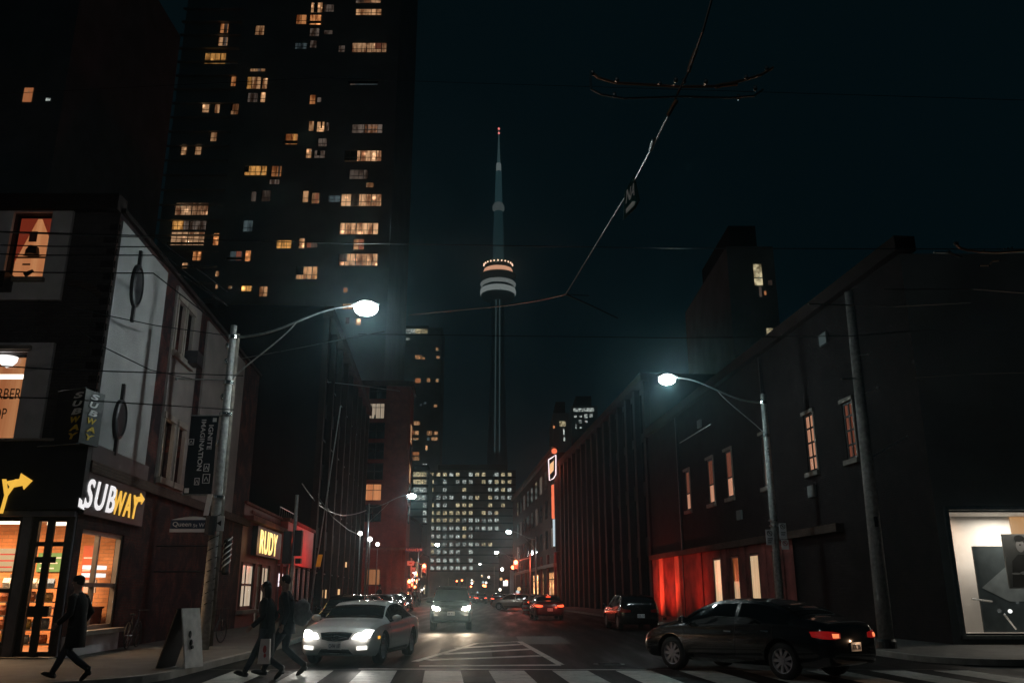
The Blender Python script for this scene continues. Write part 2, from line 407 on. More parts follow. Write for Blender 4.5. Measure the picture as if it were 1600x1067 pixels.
def text_mesh(txt, extrude=.02, bold=0.0, shear=0.0, spacing=1.0):
    cu = bpy.data.curves.new('lettering', 'FONT'); cu.body = txt; cu.size = 1; cu.extrude = extrude; cu.offset = bold; cu.shear = shear; cu.space_character = spacing
    cu.resolution_u = 4
    o = bpy.data.objects.new('lettering', cu); COL.objects.link(o)
    dg = bpy.context.evaluated_depsgraph_get(); me = bpy.data.meshes.new_from_object(o.evaluated_get(dg))
    bpy.data.objects.remove(o); bpy.data.curves.remove(cu)
    return me
def put_text(txt, p, xd, yd, w, h, mat, parent, name='lettering', extrude=.02, bold=0.0, shear=0.0, spacing=1.0):
    """fit the words in a w x h rectangle whose lower left corner is p"""
    me = text_mesh(txt, 1.0, bold, shear, spacing)
    xs = [v.co.x for v in me.vertices]; ys = [v.co.y for v in me.vertices]
    x0, x1, y0, y1 = min(xs), max(xs), min(ys), max(ys)
    xd = Vector(xd).normalized(); yd = Vector(yd).normalized(); nd = xd.cross(yd)
    b = MB(); vs = []
    for v in me.vertices:
        vs.append(Vector(p) + xd * ((v.co.x - x0) / (x1 - x0) * w) + yd * ((v.co.y - y0) / (y1 - y0) * h) + nd * (extrude * (1 if v.co.z > 0 else 0)))
    b.add(vs, [tuple(q.vertices) for q in me.polygons])
    bpy.data.meshes.remove(me)
    return b.build(name, mat, parent)

class Wall:
    """a facade plane: s runs along it, z up, d outward"""
    def __init__(s, p0, dx, dy, flip=False):
        s.p = Vector((p0[0], p0[1], 0)); s.t = Vector((dx, dy, 0)).normalized()
        s.n = Vector((s.t.y, -s.t.x, 0)) * (-1 if flip else 1)
    def pt(s, a, z, d=0.0): return s.p + s.t * a + s.n * d + Vector((0, 0, z))
    def hit(s, px, py):
        r = ray(px, py); o = Vector((0, 0, CH)); k = (s.p - o).dot(s.n) / r.dot(s.n); q = o + r * k
        return ((q - s.p).dot(s.t), q.z)
    def rect(s, x0, y0, x1, y1):
        """the wall rectangle seen between two picture corners (upper left, lower right)"""
        pts = [s.hit(x0, y0), s.hit(x1, y1)]
        a0, a1 = sorted([pts[0][0], pts[1][0]]); z0, z1 = sorted([pts[0][1], pts[1][1]]); return a0, a1, z0, z1
    def box(s, mb, a0, a1, z0, z1, d0, d1):
        return mb.hexa([s.pt(a0, z0, d1), s.pt(a1, z0, d1), s.pt(a1, z0, d0), s.pt(a0, z0, d0), s.pt(a0, z1, d1), s.pt(a1, z1, d1), s.pt(a1, z1, d0), s.pt(a0, z1, d0)])
    def holed(s, mb, a0, a1, z0, z1, holes, depth=.25, d=0.0):
        """front skin with real openings and their reveals"""
        A = sorted(set([a0, a1] + [min(max(h[i], a0), a1) for h in holes for i in (0, 1)])); Z = sorted(set([z0, z1] + [min(max(h[i], z0), z1) for h in holes for i in (2, 3)]))
        for i in range(len(A) - 1):
            for j in range(len(Z) - 1):
                ca, cz = (A[i] + A[i + 1]) / 2, (Z[j] + Z[j + 1]) / 2
                if any(h[0] < ca < h[1] and h[2] < cz < h[3] for h in holes): continue
                mb.quad(s.pt(A[i], Z[j], d), s.pt(A[i + 1], Z[j], d), s.pt(A[i + 1], Z[j + 1], d), s.pt(A[i], Z[j + 1], d))
        for (h0, h1, g0, g1) in holes:
            mb.quad(s.pt(h0, g0, d), s.pt(h0, g1, d), s.pt(h0, g1, d - depth), s.pt(h0, g0, d - depth))
            mb.quad(s.pt(h1, g1, d), s.pt(h1, g0, d), s.pt(h1, g0, d - depth), s.pt(h1, g1, d - depth))
            mb.quad(s.pt(h0, g1, d), s.pt(h1, g1, d), s.pt(h1, g1, d - depth), s.pt(h0, g1, d - depth))
            mb.quad(s.pt(h1, g0, d), s.pt(h0, g0, d), s.pt(h0, g0, d - depth), s.pt(h1, g0, d - depth))
        return mb
    def window(s, parent, r, mat, nx=2, nz=2, depth=.2, bar=.05, fmat='dark_trim', d=0.0, rows=None, framew=None):
        """a window: pane at the back of its opening, frame and glazing bars as its child"""
        a0, a1, z0, z1 = r; fw = framew or bar * 1.3
        p = MB(); p.quad(s.pt(a0, z0, d - depth), s.pt(a1, z0, d - depth), s.pt(a1, z1, d - depth), s.pt(a0, z1, d - depth))
        w = p.build('window', mat, parent)
        f = MB(); dd0, dd1 = d - depth + .01, d - depth + .05
        s.box(f, a0, a0 + fw, z0, z1, dd0, dd1); s.box(f, a1 - fw, a1, z0, z1, dd0, dd1)
        s.box(f, a0 + fw, a1 - fw, z0, z0 + fw, dd0, dd1); s.box(f, a0 + fw, a1 - fw, z1 - fw, z1, dd0, dd1)
        for i in range(1, nx): a = a0 + (a1 - a0) * i / nx; s.box(f, a - bar / 2, a + bar / 2, z0 + fw, z1 - fw, dd0, dd1 - .004)
        for j in (rows if rows is not None else [j / nz for j in range(1, nz)]):
            z = z0 + (z1 - z0) * j; s.box(f, a0 + fw, a1 - fw, z - bar / 2, z + bar / 2, dd0, dd1 - .008)
        f.build('frame', fmat, w)
        return w
# ================================================================ ground
LW = Wall((-10.3, 20.6), -.079, 1)            # left side of the side street
RW = Wall((12.7, 26.0), -.0865, 1, flip=True) # right side of the side street
QL = Wall((-10.3, 20.6), 1, 0)                # main street front, left corner
QR = Wall((12.7, 26.0), 1, 0)                 # main street front, right corner
def lk(Y): return -6.3 - .079 * (Y - 21)      # left kerb
def rk(Y): return 9.35 - .0865 * (Y - 24)     # right kerb

g = MB(); g.quad((-900, -60, -.02), (900, -60, -.02), (900, 1500, -.02), (-900, 1500, -.02))
g.build('ground', 'dark_ground', kind='structure')
g = MB()
g.quad((-60, -8, 0), (60, -8, 0), (60, 19.2, 0), (-60, 19.2, 0)); g.build('road', 'asphalt', kind='structure')
g = MB()
Ys = [19.2, 26, 40, 60, 95, 110, 150, 220, 345]
for a, b in zip(Ys[:-1], Ys[1:]): g.quad((lk(a) - .3, a, 0), (rk(a) + .3, a, 0), (rk(b) + .3, b, 0), (lk(b) - .3, b, 0))
g.quad((-60, 96.2, -.006), (lk(96) - .3, 96.2, -.006), (lk(107) - .3, 106.5, -.006), (-60, 106.5, -.006))
g.quad((rk(96) + .3, 96.2, -.006), (40, 96.2, -.006), (40, 106.5, -.006), (rk(107) + .3, 106.5, -.006))
g.build('side_road', 'asphalt', kind='structure')
def arc(cx, cy, r, a0, a1, n=10): return [(cx + r * math.cos(R(a0 + (a1 - a0) * i / n)), cy + r * math.sin(R(a0 + (a1 - a0) * i / n))) for i in range(n + 1)]
def slab(name, poly, kerb_from, kerb_to):
    b = MB(); b.add([(x, y, .13) for x, y in poly], [tuple(range(len(poly)))]); b.build(name, 'pavement', kind='structure')
    k = MB(); edge = poly[kerb_from:kerb_to]
    for i in range(len(edge) - 1):
        p, q = Vector((*edge[i], 0)), Vector((*edge[i + 1], 0)); t = (q - p).normalized(); n = Vector((-t.y, t.x, 0)) * .16
        k.hexa([p + n, q + n, q, p, p + n + Vector((0, 0, .134)), q + n + Vector((0, 0, .134)), q + Vector((0, 0, .134)), p + Vector((0, 0, .134))])
    k.build('kerb', 'kerb_stone', kind='structure')
# left: main street edge at y=17.0 left of the corner, rounded into the side street
cl = arc(-9.0, 17.3, 2.6, -78, -4, 8)
pl = [(-60, 14.5), (-10.2, 14.5)] + cl + [(lk(24), 24), (lk(60), 60), (lk(95), 95), (-60, 95)]
slab('sidewalk', pl, 0, len(pl) - 1)
cr_ = arc(rk(22) + 1.8, 21.9, 1.8, 180, 262, 8)
pr = [(rk(95), 95), (rk(60), 60), (rk(24), 24)] + cr_ + [(60, 20.0), (60, 95)]
slab('sidewalk', pr, 0, len(pr) - 1)
slab('sidewalk', [(-60, 108), (lk(108), 108), (lk(220), 220), (lk(345), 345), (-60, 345)], 0, 4)
slab('sidewalk', [(rk(345), 345), (rk(220), 220), (rk(108), 108), (60, 108), (60, 345)], 0, 4)

def paint_strip(pts, name='road_marking', z=.004):
    b = MB(); b.add([(p[0], p[1], z) for p in pts], [tuple(range(len(pts)))]); return b
m = MB()
sl = -.079
for k in range(-4, 9):
    x0 = -.49 + 1.32 * k; w = .74
    if x0 > 9.5: continue
    m.add([(x0 + sl * (15.4 - 19), 15.4, .004), (x0 + w + sl * (15.4 - 19), 15.4, .004), (x0 + w, 18.95, .004), (x0, 18.95, .004)], [(0, 1, 2, 3)])
m.build('crosswalk', 'road_paint', kind='structure')
m = MB()
def gl(p, q, w):   # painted line between two ground points of the picture
    w = w * 1.5; a, b = gnd(*p), gnd(*q); t = (b - a).normalized(); n = Vector((-t.y, t.x, 0)) * w / 2
    m.quad(a - n + Vector((0, 0, .004)), b - n + Vector((0, 0, .004)), b + n + Vector((0, 0, .004)), a + n + Vector((0, 0, .004)))
gl((560, 1044.5), (1010, 1046), .10)
gl((655, 1040), (876, 1038.5), .22)
gl((668, 1031), (846, 1024), .28)
gl((690, 1021.5), (832, 1013.5), .30)
gl((716, 1012), (818, 1006), .30)
gl((812, 1002), (876, 1038), .12)
gl((648, 1033), (745, 1004.5), .12)
gl((745, 1004.5), (812, 1002), .12)
m.build('lane_marking', 'road_paint', kind='structure')
b = MB(); b.lathe([(.33, .0), (.33, .006), (.28, .008), (.0, .008)], gnd(1075, 1047) + Vector((-4.3, -1.0, .001)), 24)
b.build('manhole_cover', 'black_metal', None, label='round iron manhole cover in the crosswalk asphalt', category=None) if False else None

o = thing('manhole_cover', 'round iron manhole cover in the asphalt right of the painted hatching', 'manhole cover', (2.2, 20.6, .0))
b = Lo(); b.lathe([(.36, .002), (.36, .008), (.31, .010), (0, .010)], n=28); b.build('cover_plate', 'black_metal', o)
b = Lo()
for k in range(-3, 4): b.box((-.25, k * .075 - .012, .010), (.25, k * .075 + .012, .014))
b.build('cover_ribs', 'plastic_black', o)
for i, (x, y, w_, h_) in enumerate(((-1.2, 24.5, 1.4, 3.2), (4.2, 23.0, 1.1, 2.4), (1.1, 31, 1.6, 5.0), (-.3, 17.1, 1.1, 1.0))):
    b = MB(); b.add([(x - w_ / 2, y - h_ / 2, .0025), (x + w_ / 2, y - h_ / 2 + .1, .0025), (x + w_ / 2 - .1, y + h_ / 2, .0025), (x - w_ / 2 - .15, y + h_ / 2, .0025)], [(0, 1, 2, 3)]); b.build('road_patch', surf('patch_asphalt%d' % i, (.018 if i % 2 else .05,) * 3, .8, bump=.5), kind='structure')
# rails of the tram along the main street are out of frame; the tar seam before the crosswalk shows
b = MB(); b.quad((-7, 19.16, .003), (9.2, 19.16, .003), (9.2, 19.24, .003), (-7, 19.24, .003)); b.build('road_seam', 'sign_black', kind='structure')

# ================================================================ corner building with the sandwich shop
cb = thing('corner_building', 'old brick corner building with pale stucco side panels over a lit sandwich shop', 'building', (-15, 28, 0))
TOP = 11.15
px = lambda w, x0, y0, x1, y1: w.rect(x0, y0, x1, y1)
def srect(w, tl, br): a = w.hit(*tl); b_ = w.hit(*br); return (min(a[0], b_[0]), max(a[0], b_[0]), min(a[1], b_[1]), max(a[1], b_[1]))
# main street front: windows upstairs
wu = srect(QL, (25, 335), (68, 435)); wu = (wu[0] + .02, wu[1], wu[2], wu[3])
wl_ = (-2.95 - .2, QL.hit(45, 552)[0], QL.hit(20, 692)[1], QL.hit(45, 552)[1]); wl_ = (wl_[1] - 1.35, wl_[1], wl_[2], wl_[3])
shopH = 3.28; z0h = .38
qa = QL.hit(0, 900)[0]
door_r = (QL.hit(40, 900)[0], QL.hit(104, 850)[0], .16, shopH)
win_r = (-7.0, QL.hit(22, 900)[0], z0h, shopH)
b = MB(); QL.holed(b, -12, 0, 0, TOP, [wu, wl_, win_r, door_r], .22); b.build('front_wall', 'brick_front', cb)
p1 = (QL.hit(120, 315)[0] - 3.2, QL.hit(118, 330)[0], QL.hit(100, 470)[1], QL.hit(120, 318)[1])
p2 = (QL.hit(85, 537)[0] - 3.2, QL.hit(75, 620)[0], QL.hit(65, 705)[1], QL.hit(85, 537)[1])
for P_, W_ in ((p1, wu), (p2, wl_)):
    b = MB(); QL.holed(b, *P_, [(W_[0] - .02, W_[1] + .02, W_[2] - .02, W_[3] + .02)], .10, d=.10)
    for e in ((P_[0], P_[0], 0), (P_[1], P_[1], 0)): b.quad(QL.pt(e[0], P_[2], 0), QL.pt(e[0], P_[2], .1), QL.pt(e[0], P_[3], .1), QL.pt(e[0], P_[3], 0))
    b.quad(QL.pt(P_[0], P_[2], 0), QL.pt(P_[1], P_[2], 0), QL.pt(P_[1], P_[2], .1), QL.pt(P_[0], P_[2], .1))
    b.quad(QL.pt(P_[0], P_[3], 0), QL.pt(P_[1], P_[3], 0), QL.pt(P_[1], P_[3], .1), QL.pt(P_[0], P_[3], .1))
    b.build('wall_panel', 'panel_grey', cb)
    t = MB(); QL.box(t, W_[0] - .25, W_[1] + .12, W_[3] + .06, W_[3] + .16, .1, .2); t.build('window_header', 'stone_trim', cb); t = MB(); QL.box(t, W_[0] - .15, W_[1] + .1, W_[2] - .14, W_[2] - .03, .1, .22); t.build('window_sill', 'stone_trim', cb)
# upper lit window: pane, drawn red curtains, hat on the sill
w = QL.window(cb, wu, 'blind_peach', 1, 1, .20, .04, rows=[.36])
a0, a1, z0, z1 = wu; H_ = z1 - z0; WW = a1 - a0
c = MB(); d_ = -.165
for side in (0, 1):
    e = a0 if side == 0 else a1; s_ = 1 if side == 0 else -1
    drop = .72 if side == 0 else .40
    c.add([QL.pt(e, z1, d_), QL.pt(e + s_ * WW * (.52 if side == 0 else .42), z1, d_), QL.pt(e + s_ * WW * .06, z1 - H_ * drop, d_), QL.pt(e, z1 - H_ * drop, d_)], [(0, 1, 2, 3)])
c.build('curtain', glow('curtain_red', (.55, .07, .03), .28), w)
c = MB(); hx = a0 + WW * .55; hz = z0 + H_ * .36
c.ell(QL.pt(hx, hz + .03, -.1), .26, .05, .03); c.tube([QL.pt(hx - .02, hz + .03, -.1), QL.pt(hx - .02, hz + .14, -.1), QL.pt(hx, hz + .27, -.1)], [.17, .165, .12], 12); c.build('hat', 'sign_black', w)
c = MB(); c.box(QL.pt(hx - .19, z0 + H_ * .60, -.13), QL.pt(hx + .01, z0 + H_ * .76, -.15)); c.build('picture', 'red_wood', w)
c = MB(); c.tube([QL.pt(a0 + WW * .42, z0 + .14, -.12), QL.pt(a0 + WW * .62, z0 + .26, -.12)], [.07, .04], 10); c.box(QL.pt(a0 + WW * .3, z0 + .42, -.13), QL.pt(a0 + WW * .5, z0 + .46, -.15)); c.build('ornament', 'sign_black', w)
# window air conditioner below it
ac = MB(); QL.box(ac, wu[0] - .55, wu[0] + .28, wu[2] - .42, wu[2] + .02, .1, .5); QL.box(ac, wu[0] - .5, wu[0] + .24, wu[2] - .36, wu[2] - .04, .5, .515)
ac.build('air_conditioner', 'dark_trim', cb)
w = QL.window(cb, wl_, 'blind_peach', 1, 1, .20, .05, rows=[])
a0, a1, z0, z1 = wl_
c = MB(); c.quad(QL.pt(a0, z1 - .62, -.17), QL.pt(a1 - .03, z1 - .62, -.17), QL.pt(a1 - .03, z1 - .50, -.17), QL.pt(a0, z1 - .50, -.17)); c.build('ceiling_tube', 'tube_light', w)
c = MB(); c.lathe([(.0, -.16), (.12, -.1), (.22, .0), (.24, .12), (0, .12)], QL.pt(a1 - .58, z1 - .18, -.14), 16); c.build('pendant_lamp', 'heart_lamp', w)
c = MB(); c.ell(QL.pt(a1 - .50, z0 + 1.02, -.15), .16, .02, .07); c.build('reflection_lamp', 'heart_lamp', w) if False else None
put_text('BARBER', QL.pt(a1 - 1.02, z0 + 1.12, -.13), (1, 0, 0), (0, 0, 1), .92, .27, 'sign_black', w, extrude=.005)
put_text('SHOP', QL.pt(a1 - 1.0, z0 + .62, -.13), (1, 0, 0), (0, 0, 1), .62, .27, 'sign_black', w, extrude=.005)
# shop window and door on the main street
def shop_window(wall, r, bars, rows, parent=cb, fm='dark_trim', name='shop_window', t=.09):
    a0, a1, z0, z1 = r
    p = MB(); p.quad(wall.pt(a0, z0, -.12), wall.pt(a1, z0, -.12), wall.pt(a1, z1, -.12), wall.pt(a0, z1, -.12)); o = p.build(name, 'pane_clear', parent)
    f = MB()
    for q in ((a0, a0 + t, z0, z1), (a1 - t, a1, z0, z1), (a0 + t, a1 - t, z0, z0 + t), (a0 + t, a1 - t, z1 - t, z1)): wall.box(f, *q, -.17, -.05)
    for q in bars: wall.box(f, a0 + q * (a1 - a0) - t / 2, a0 + q * (a1 - a0) + t / 2, z0 + t, z1 - t, -.165, -.055)
    for q in rows: wall.box(f, a0 + t, a1 - t, z0 + q * (z1 - z0) - t / 2, z0 + q * (z1 - z0) + t / 2, -.16, -.06)
    f.build('frame', fm, o); return o
shop_window(QL, win_r, [.33, .66], [.42])
dr = shop_window(QL, door_r, [], [.80], name='door', t=.10)
mid = (door_r[0] + door_r[1]) / 2
f = MB(); QL.box(f, mid - .085, mid + .085, .16, shopH - .1, -.04, .02); f.build('door_stile', 'dark_trim', dr)
f = MB(); QL.box(f, mid - .24, mid + .24, 1.02, 1.26, .02, .06); f.build('door_handle', 'black_metal', dr); f = MB(); QL.box(f, mid - .24, mid + .24, 2.22, 2.36, .02, .06); f.build('door_closer', 'black_metal', dr)
f = MB(); QL.box(f, -7.2, -.05, 0.0, .16, .0, .34); f.build('step', 'stone_trim', cb)
f = MB(); QL.box(f, QL.hit(24, 900)[0], QL.hit(38, 900)[0], .16, shopH + .1, .0, .07); QL.box(f, QL.hit(106, 900)[0], -.02, .16, shopH + .1, .0, .05); QL.box(f, -7.1, -.02, shopH + .0, shopH + .12, .05, .14); f.build('pilaster', surf('pilaster_grey', (.10, .095, .115), .6), cb)
# fascia
fz0, fz1 = 3.45, 5.05
f = MB(); QL.box(f, -12, .12, fz0, fz1, .0, .22); LW.box(f, .0, LW.hit(218, 780)[0] + .1, fz0 - .1, fz1, .0, .12)
f.build('fascia', 'dark_trim', cb)
f = MB(); QL.box(f, -2.3, -.15, fz1 + .0, fz1 + .06, .05, .3); f.build('sign_light_bar', 'stone_trim', cb)
# side wall with its stucco panels and windows
S_END = LW.hit(383, 850)[0]
wB1 = srect(LW, (272, 470), (300, 560)); 
def vrect(w, xa, xb, ya, yb):
    """upright wall rectangle from picture columns measured at the middle of its height"""
    ym = (ya + yb) / 2; a = w.hit(xa, ym)[0]; b_ = w.hit(xb, ym)[0]; xm = (xa + xb) / 2
    return (min(a, b_), max(a, b_), w.hit(xm, yb)[1], w.hit(xm, ya)[1])
win_side = vrect(LW, 119, 186, 829, 982)
wb = [vrect(LW, 272, 282, 470, 556), vrect(LW, 287, 297, 482, 556), vrect(LW, 249, 264, 655, 749), vrect(LW, 272, 282, 660, 742)]
# keep storeys level
zt_u, zb_u = wb[0][3], wb[0][2]; zt_l, zb_l = wb[2][3], wb[2][2]
wb[1] = (wb[1][0], wb[1][1], zb_u, zt_u); wb[3] = (wb[3][0], wb[3][1], zb_l, zt_l)
b = MB(); LW.holed(b, 0, S_END, 0, TOP, [win_side] + wb, .22); b.build('side_wall', 'brick_mural', cb)
ztop = min(LW.hit(200, 358)[1], TOP - .03); zbot = LW.hit(175, 725)[1]
def s_at(x, y): return LW.hit(x, y)[0]
pA = (s_at(163, 530), s_at(243, 560), zbot, ztop)
pB = (s_at(258, 600), s_at(305, 560), zbot - .1, ztop)
pC = (s_at(318, 560), s_at(378, 600), zbot - .1, ztop)
def panel(P_, holes, mat, d=.07):
    b = MB(); LW.holed(b, *P_, holes, d, d=d)
    for e in (P_[0], P_[1]): b.quad(LW.pt(e, P_[2], 0), LW.pt(e, P_[2], d), LW.pt(e, P_[3], d), LW.pt(e, P_[3], 0))
    for e in (P_[2], P_[3]): b.quad(LW.pt(P_[0], e, 0), LW.pt(P_[1], e, 0), LW.pt(P_[1], e, d), LW.pt(P_[0], e, d))
    return b.build('stucco_panel', mat, cb)
panel(pA, [], 'stucco_pale'); panel(pB, wb, 'stucco_tan'); panel(pC, [], 'stucco_tan')
for i, (r, mt, rows) in enumerate(zip(wb, ['blind_rust', 'room_dim', 'blind_cream', 'blind_peach'], [[.5]] * 4)):
    o = LW.window(cb, r, mt, 1, 1, .18, .06, rows=rows)
    c = MB(); LW.box(c, r[0] - .16, r[1] + .16, r[3] + .02, r[3] + .2, .07, .13); LW.box(c, r[0] - .2, r[1] + .2, r[2] - .2, r[2] - .02, .07, .2)
    LW.box(c, r[0] - .14, r[0] - .01, r[2], r[3], .07, .11); LW.box(c, r[1] + .01, r[1] + .14, r[2], r[3], .07, .11); c.build('window_surround', 'stone_trim', o)
ac = MB(); LW.box(ac, wb[1][0] + .1, wb[1][1] + .1, zb_u - .1, zb_u + .32, .08, .5); ac.build('air_conditioner', 'dark_trim', cb)
for (x, y, rx, rz) in ((207, 447, 9, 37), (180, 655, 9.5, 33)):
    a, z = LW.hit(x, y); zr = (LW.hit(x, y - rz)[1] - LW.hit(x, y + rz)[1]) / 2; ar = abs(LW.hit(x + rx, y)[0] - a) * .92
    c = MB(); rings = []
    for rr, dd in ((1, .07), (1, .16), (.86, .19), (.8, .15), (0.02, .15)):
        rings.append([LW.pt(a + ar * rr * math.cos(t * math.pi / 14), z + zr * rr * math.sin(t * math.pi / 14), dd) for t in range(28)])
    c.ring_loft(rings); LW.box(c, a - .05, a + .05, z + zr, z + zr + .42, .07, .15); LW.box(c, a - .05, a + .05, z - zr - .42, z - zr, .07, .15)
    c.build('oval_ornament', 'dark_trim', cb)
shop_window(LW, win_side, [.45], [.45], fm=surf('frame_bronze', (.16, .13, .11), .5), t=.10)
f = MB(); LW.box(f, win_side[0] - .1, win_side[1] + .15, win_side[2] - .1, win_side[2], 0, .28); f.build('window_sill', 'stone_trim', cb)
f = MB(); LW.box(f, .05, win_side[1] + .2, .13, win_side[2] - .1, .0, .10); f.build('stall_riser', 'panel_grey', cb)
# cornice bands, quoins and roof edge
f = MB(); LW.box(f, 0, S_END, zbot - .42, zbot - .14, .0, .16); f.build('string_course', 'brick_brown', cb)
f = MB(); QL.box(f, -12, .0, TOP, TOP + .45, -.3, .22); LW.box(f, .02, S_END, TOP, TOP + .12, -.3, .12); f.build('parapet', 'brick_dark', cb)
f = MB()
for i in range(17):
    z = 5.2 + i * .34; LW.box(f, .0, .22 if i % 2 else .34, z, z + .17, .0, .03); QL.box(f, -.34 if i % 2 else -.22, .0, z, z + .17, .0, .028)
f.build('quoin', 'brick_dark', cb)
# dim arch over the alley part of the front
f = MB()
for i in range(9):
    t0, t1 = math.pi * (.12 + .04 * i), math.pi * (.12 + .04 * (i + 1))
    QL.box(f, -1.15 + 1.0 * math.cos(t1), -1.15 + 1.0 * math.cos(t0) + .02, 8.55 + .55 * math.sin(t0), 8.72 + .55 * math.sin(t0), 0, .04)
f.build('arch_course', 'brick_brown', cb)
# solid mass behind the skins, kept clear of the shop room
f = MB()
def prism(mb, pts, z0, z1):
    n = len(pts); mb.ring_loft([[Vector((x, y, z0)) for x, y in pts], [Vector((x, y, z1)) for x, y in pts]])
ex, ey = LW.pt(S_END, 0).x, LW.pt(S_END, 0).y
prism(f, [(-22, 20.9), (-10.62, 20.9), (ex - .32, ey), (-22, ey)], 3.6, TOP); prism(f, [(-22, 24.4), (-10.95, 24.4), (ex - .32, ey - .01), (-22, ey - .01)], 0, 3.6)
f.build('wall_core', 'brick_dark', cb)
# the shop room: walls, ceiling tubes, menu boards, snack rack
rm = MB(); rx0, rx1, ry0, ry1 = -18.5, -10.9, 20.88, 24.2
rm.quad((rx0, ry1, .16), (rx1, ry1, .16), (rx1, ry1, 3.4), (rx0, ry1, 3.4)); rm.quad((rx0, ry0, .16), (rx0, ry1, .16), (rx0, ry1, 3.4), (rx0, ry0, 3.4))
rm.build('shop_interior', brick('shop_wall', (.72, .30, .12), (.62, .24, .09), (.5, .25, .12), .3, .1), cb)
rm = MB(); rm.quad((rx0, ry0, .165), (rx1 + .5, ry0, .165), (rx1 + .1, ry1, .165), (rx0, ry1, .165)); rm.build('shop_floor', surf('floor_tile', (.35, .2, .12), .4), cb)
rm = MB(); rm.quad((rx0, ry0, 3.38), (rx1 + .5, ry0, 3.38), (rx1 + .1, ry1, 3.38), (rx0, ry1, 3.38)); rm.build('shop_ceiling', surf('ceiling_cream', (.7, .52, .34), .8), cb)
for i, (x, y, z, l) in enumerate(((-17.0, 21.9, 3.3, 1.5), (-14.9, 21.7, 3.3, 1.3), (-13.0, 22.4, 3.3, 1.3), (-11.9, 21.6, 3.3, .8), (-11.8, 22.9, 3.3, .8))):
    t = MB(); t.box((x - l / 2, y - .07, z - .05), (x + l / 2, y + .07, z + .03)); t.build('ceiling_light', 'tube_light', cb)
for i, (x, z, w_, h_, col) in enumerate(((-16.5, 2.45, 1.6, .55, (.9, .75, .45)), (-14.75, 2.42, .8, .6, (.95, .8, .6)), (-13.75, 2.42, .75, .6, (.95, .6, .3)), (-12.6, 2.35, .8, .5, (.12, .3, .12)), (-14.3, 1.5, .7, .6, (.5, .45, .42)), (-16.2, 1.3, .9, .7, (.8, .3, .1)), (-11.6, 2.2, .35, 1.2, (.6, .12, .05)))):
    t = MB(); t.box((x - w_ / 2, ry1 - .08, z - h_ / 2), (x + w_ / 2, ry1 - .02, z + h_ / 2)); o = t.build('menu_board', (glow('board%d' % i, col, .75) if i in (0, 1, 2, 4) else surf('board%d' % i, col, .6, var=.1)), cb)
    for k in range(3):
        l = MB(); l.box((x - w_ * .4, ry1 - .088, z - h_ * .35 + k * h_ * .28), (x + w_ * (.1 + .1 * k), ry1 - .081, z - h_ * .35 + k * h_ * .28 + .035)); l.build('menu_line', 'sign_white' if i in (3, 6) else 'sign_red', o)
l = bpy.data.lights.new('shop_light', 'AREA'); l.shape = 'RECTANGLE'; l.size = 5.5; l.size_y = 1.2; l.energy = 520; l.color = (1, .56, .28)
lo = bpy.data.objects.new('shop_light', l); COL.objects.link(lo); lo.location = (-13.8, 21.9, 3.22)
l = bpy.data.lights.new('shop_light', 'AREA'); l.shape = 'RECTANGLE'; l.size = 5; l.size_y = .3; l.energy = 130; l.color = (1, .66, .4)
lo = bpy.data.objects.new('shop_light', l); COL.objects.link(lo); lo.location = (-13.4, 21.05, 3.1); lo.rotation_euler = Vector((0, .55, -1)).to_track_quat('-Z', 'Y').to_euler()  # added area light by the window to brighten the rack front
rack = thing('snack_rack', 'wire rack of bright snack bags inside the sandwich shop door', 'rack', (-12.45, 21.7, .165))
f = MB()
for z in (.35, .68, 1.0, 1.32, 1.64): f.box((-13.1, 21.55, z), (-11.75, 21.95, z + .03))
for x in (-13.1, -11.78): f.box((x, 21.93, .165), (x + .03, 21.96, 2.0))
f.build('shelf', 'stone_trim', rack)
cols = [(.8, .2, .05), (.85, .65, .15), (.3, .45, .15), (.75, .05, .05), (.25, .35, .5), (.8, .45, .12), (.85, .8, .7)]
for zi, z in enumerate((.38, .71, 1.03, 1.35, 1.67)):
    for k in range(6):
        x = -13.0 + k * .215; f = MB(); hh = .2 + .06 * random.random()
        f.ring_loft([[Vector((x + sx * .09, 21.68 + sy * .015, z)) for sx, sy in ((-1, -1), (1, -1), (1, 1), (-1, 1))], [Vector((x + sx * .085, 21.68 + sy * .055, z + hh * .5)) for sx, sy in ((-1, -1), (1, -1), (1, 1), (-1, 1))], [Vector((x + sx * .09, 21.68 + sy * .006, z + hh)) for sx, sy in ((-1, -1), (1, -1), (1, 1), (-1, 1))]])
        c_ = random.choice(cols); nm = 'snack_%d' % cols.index(c_)
        if nm not in MATS: surf(nm, c_, .35, var=.5, scale=30)
        f.build('snack_bag', nm, rack)
rack.location.x += .65
# counter seen through the side window
f = MB(); f.box((-11.9, 23.2, .17), (-10.95, 23.9, 1.15)); f.box((-12.0, 23.1, 1.15), (-10.93, 23.95, 1.2)); f.build('counter', 'red_wood', cb)
for z in (1.95, 2.15):
    f = MB(); f.box((-11.35, 23.3, z), (-10.98, 23.9, z + .1)); f.build('shelf_light', 'heart_lamp', cb)
f = MB(); f.box((-11.3, 23.4, 1.55), (-10.98, 23.45, 1.88)); f.build('shelf_box', 'bag_white', cb)

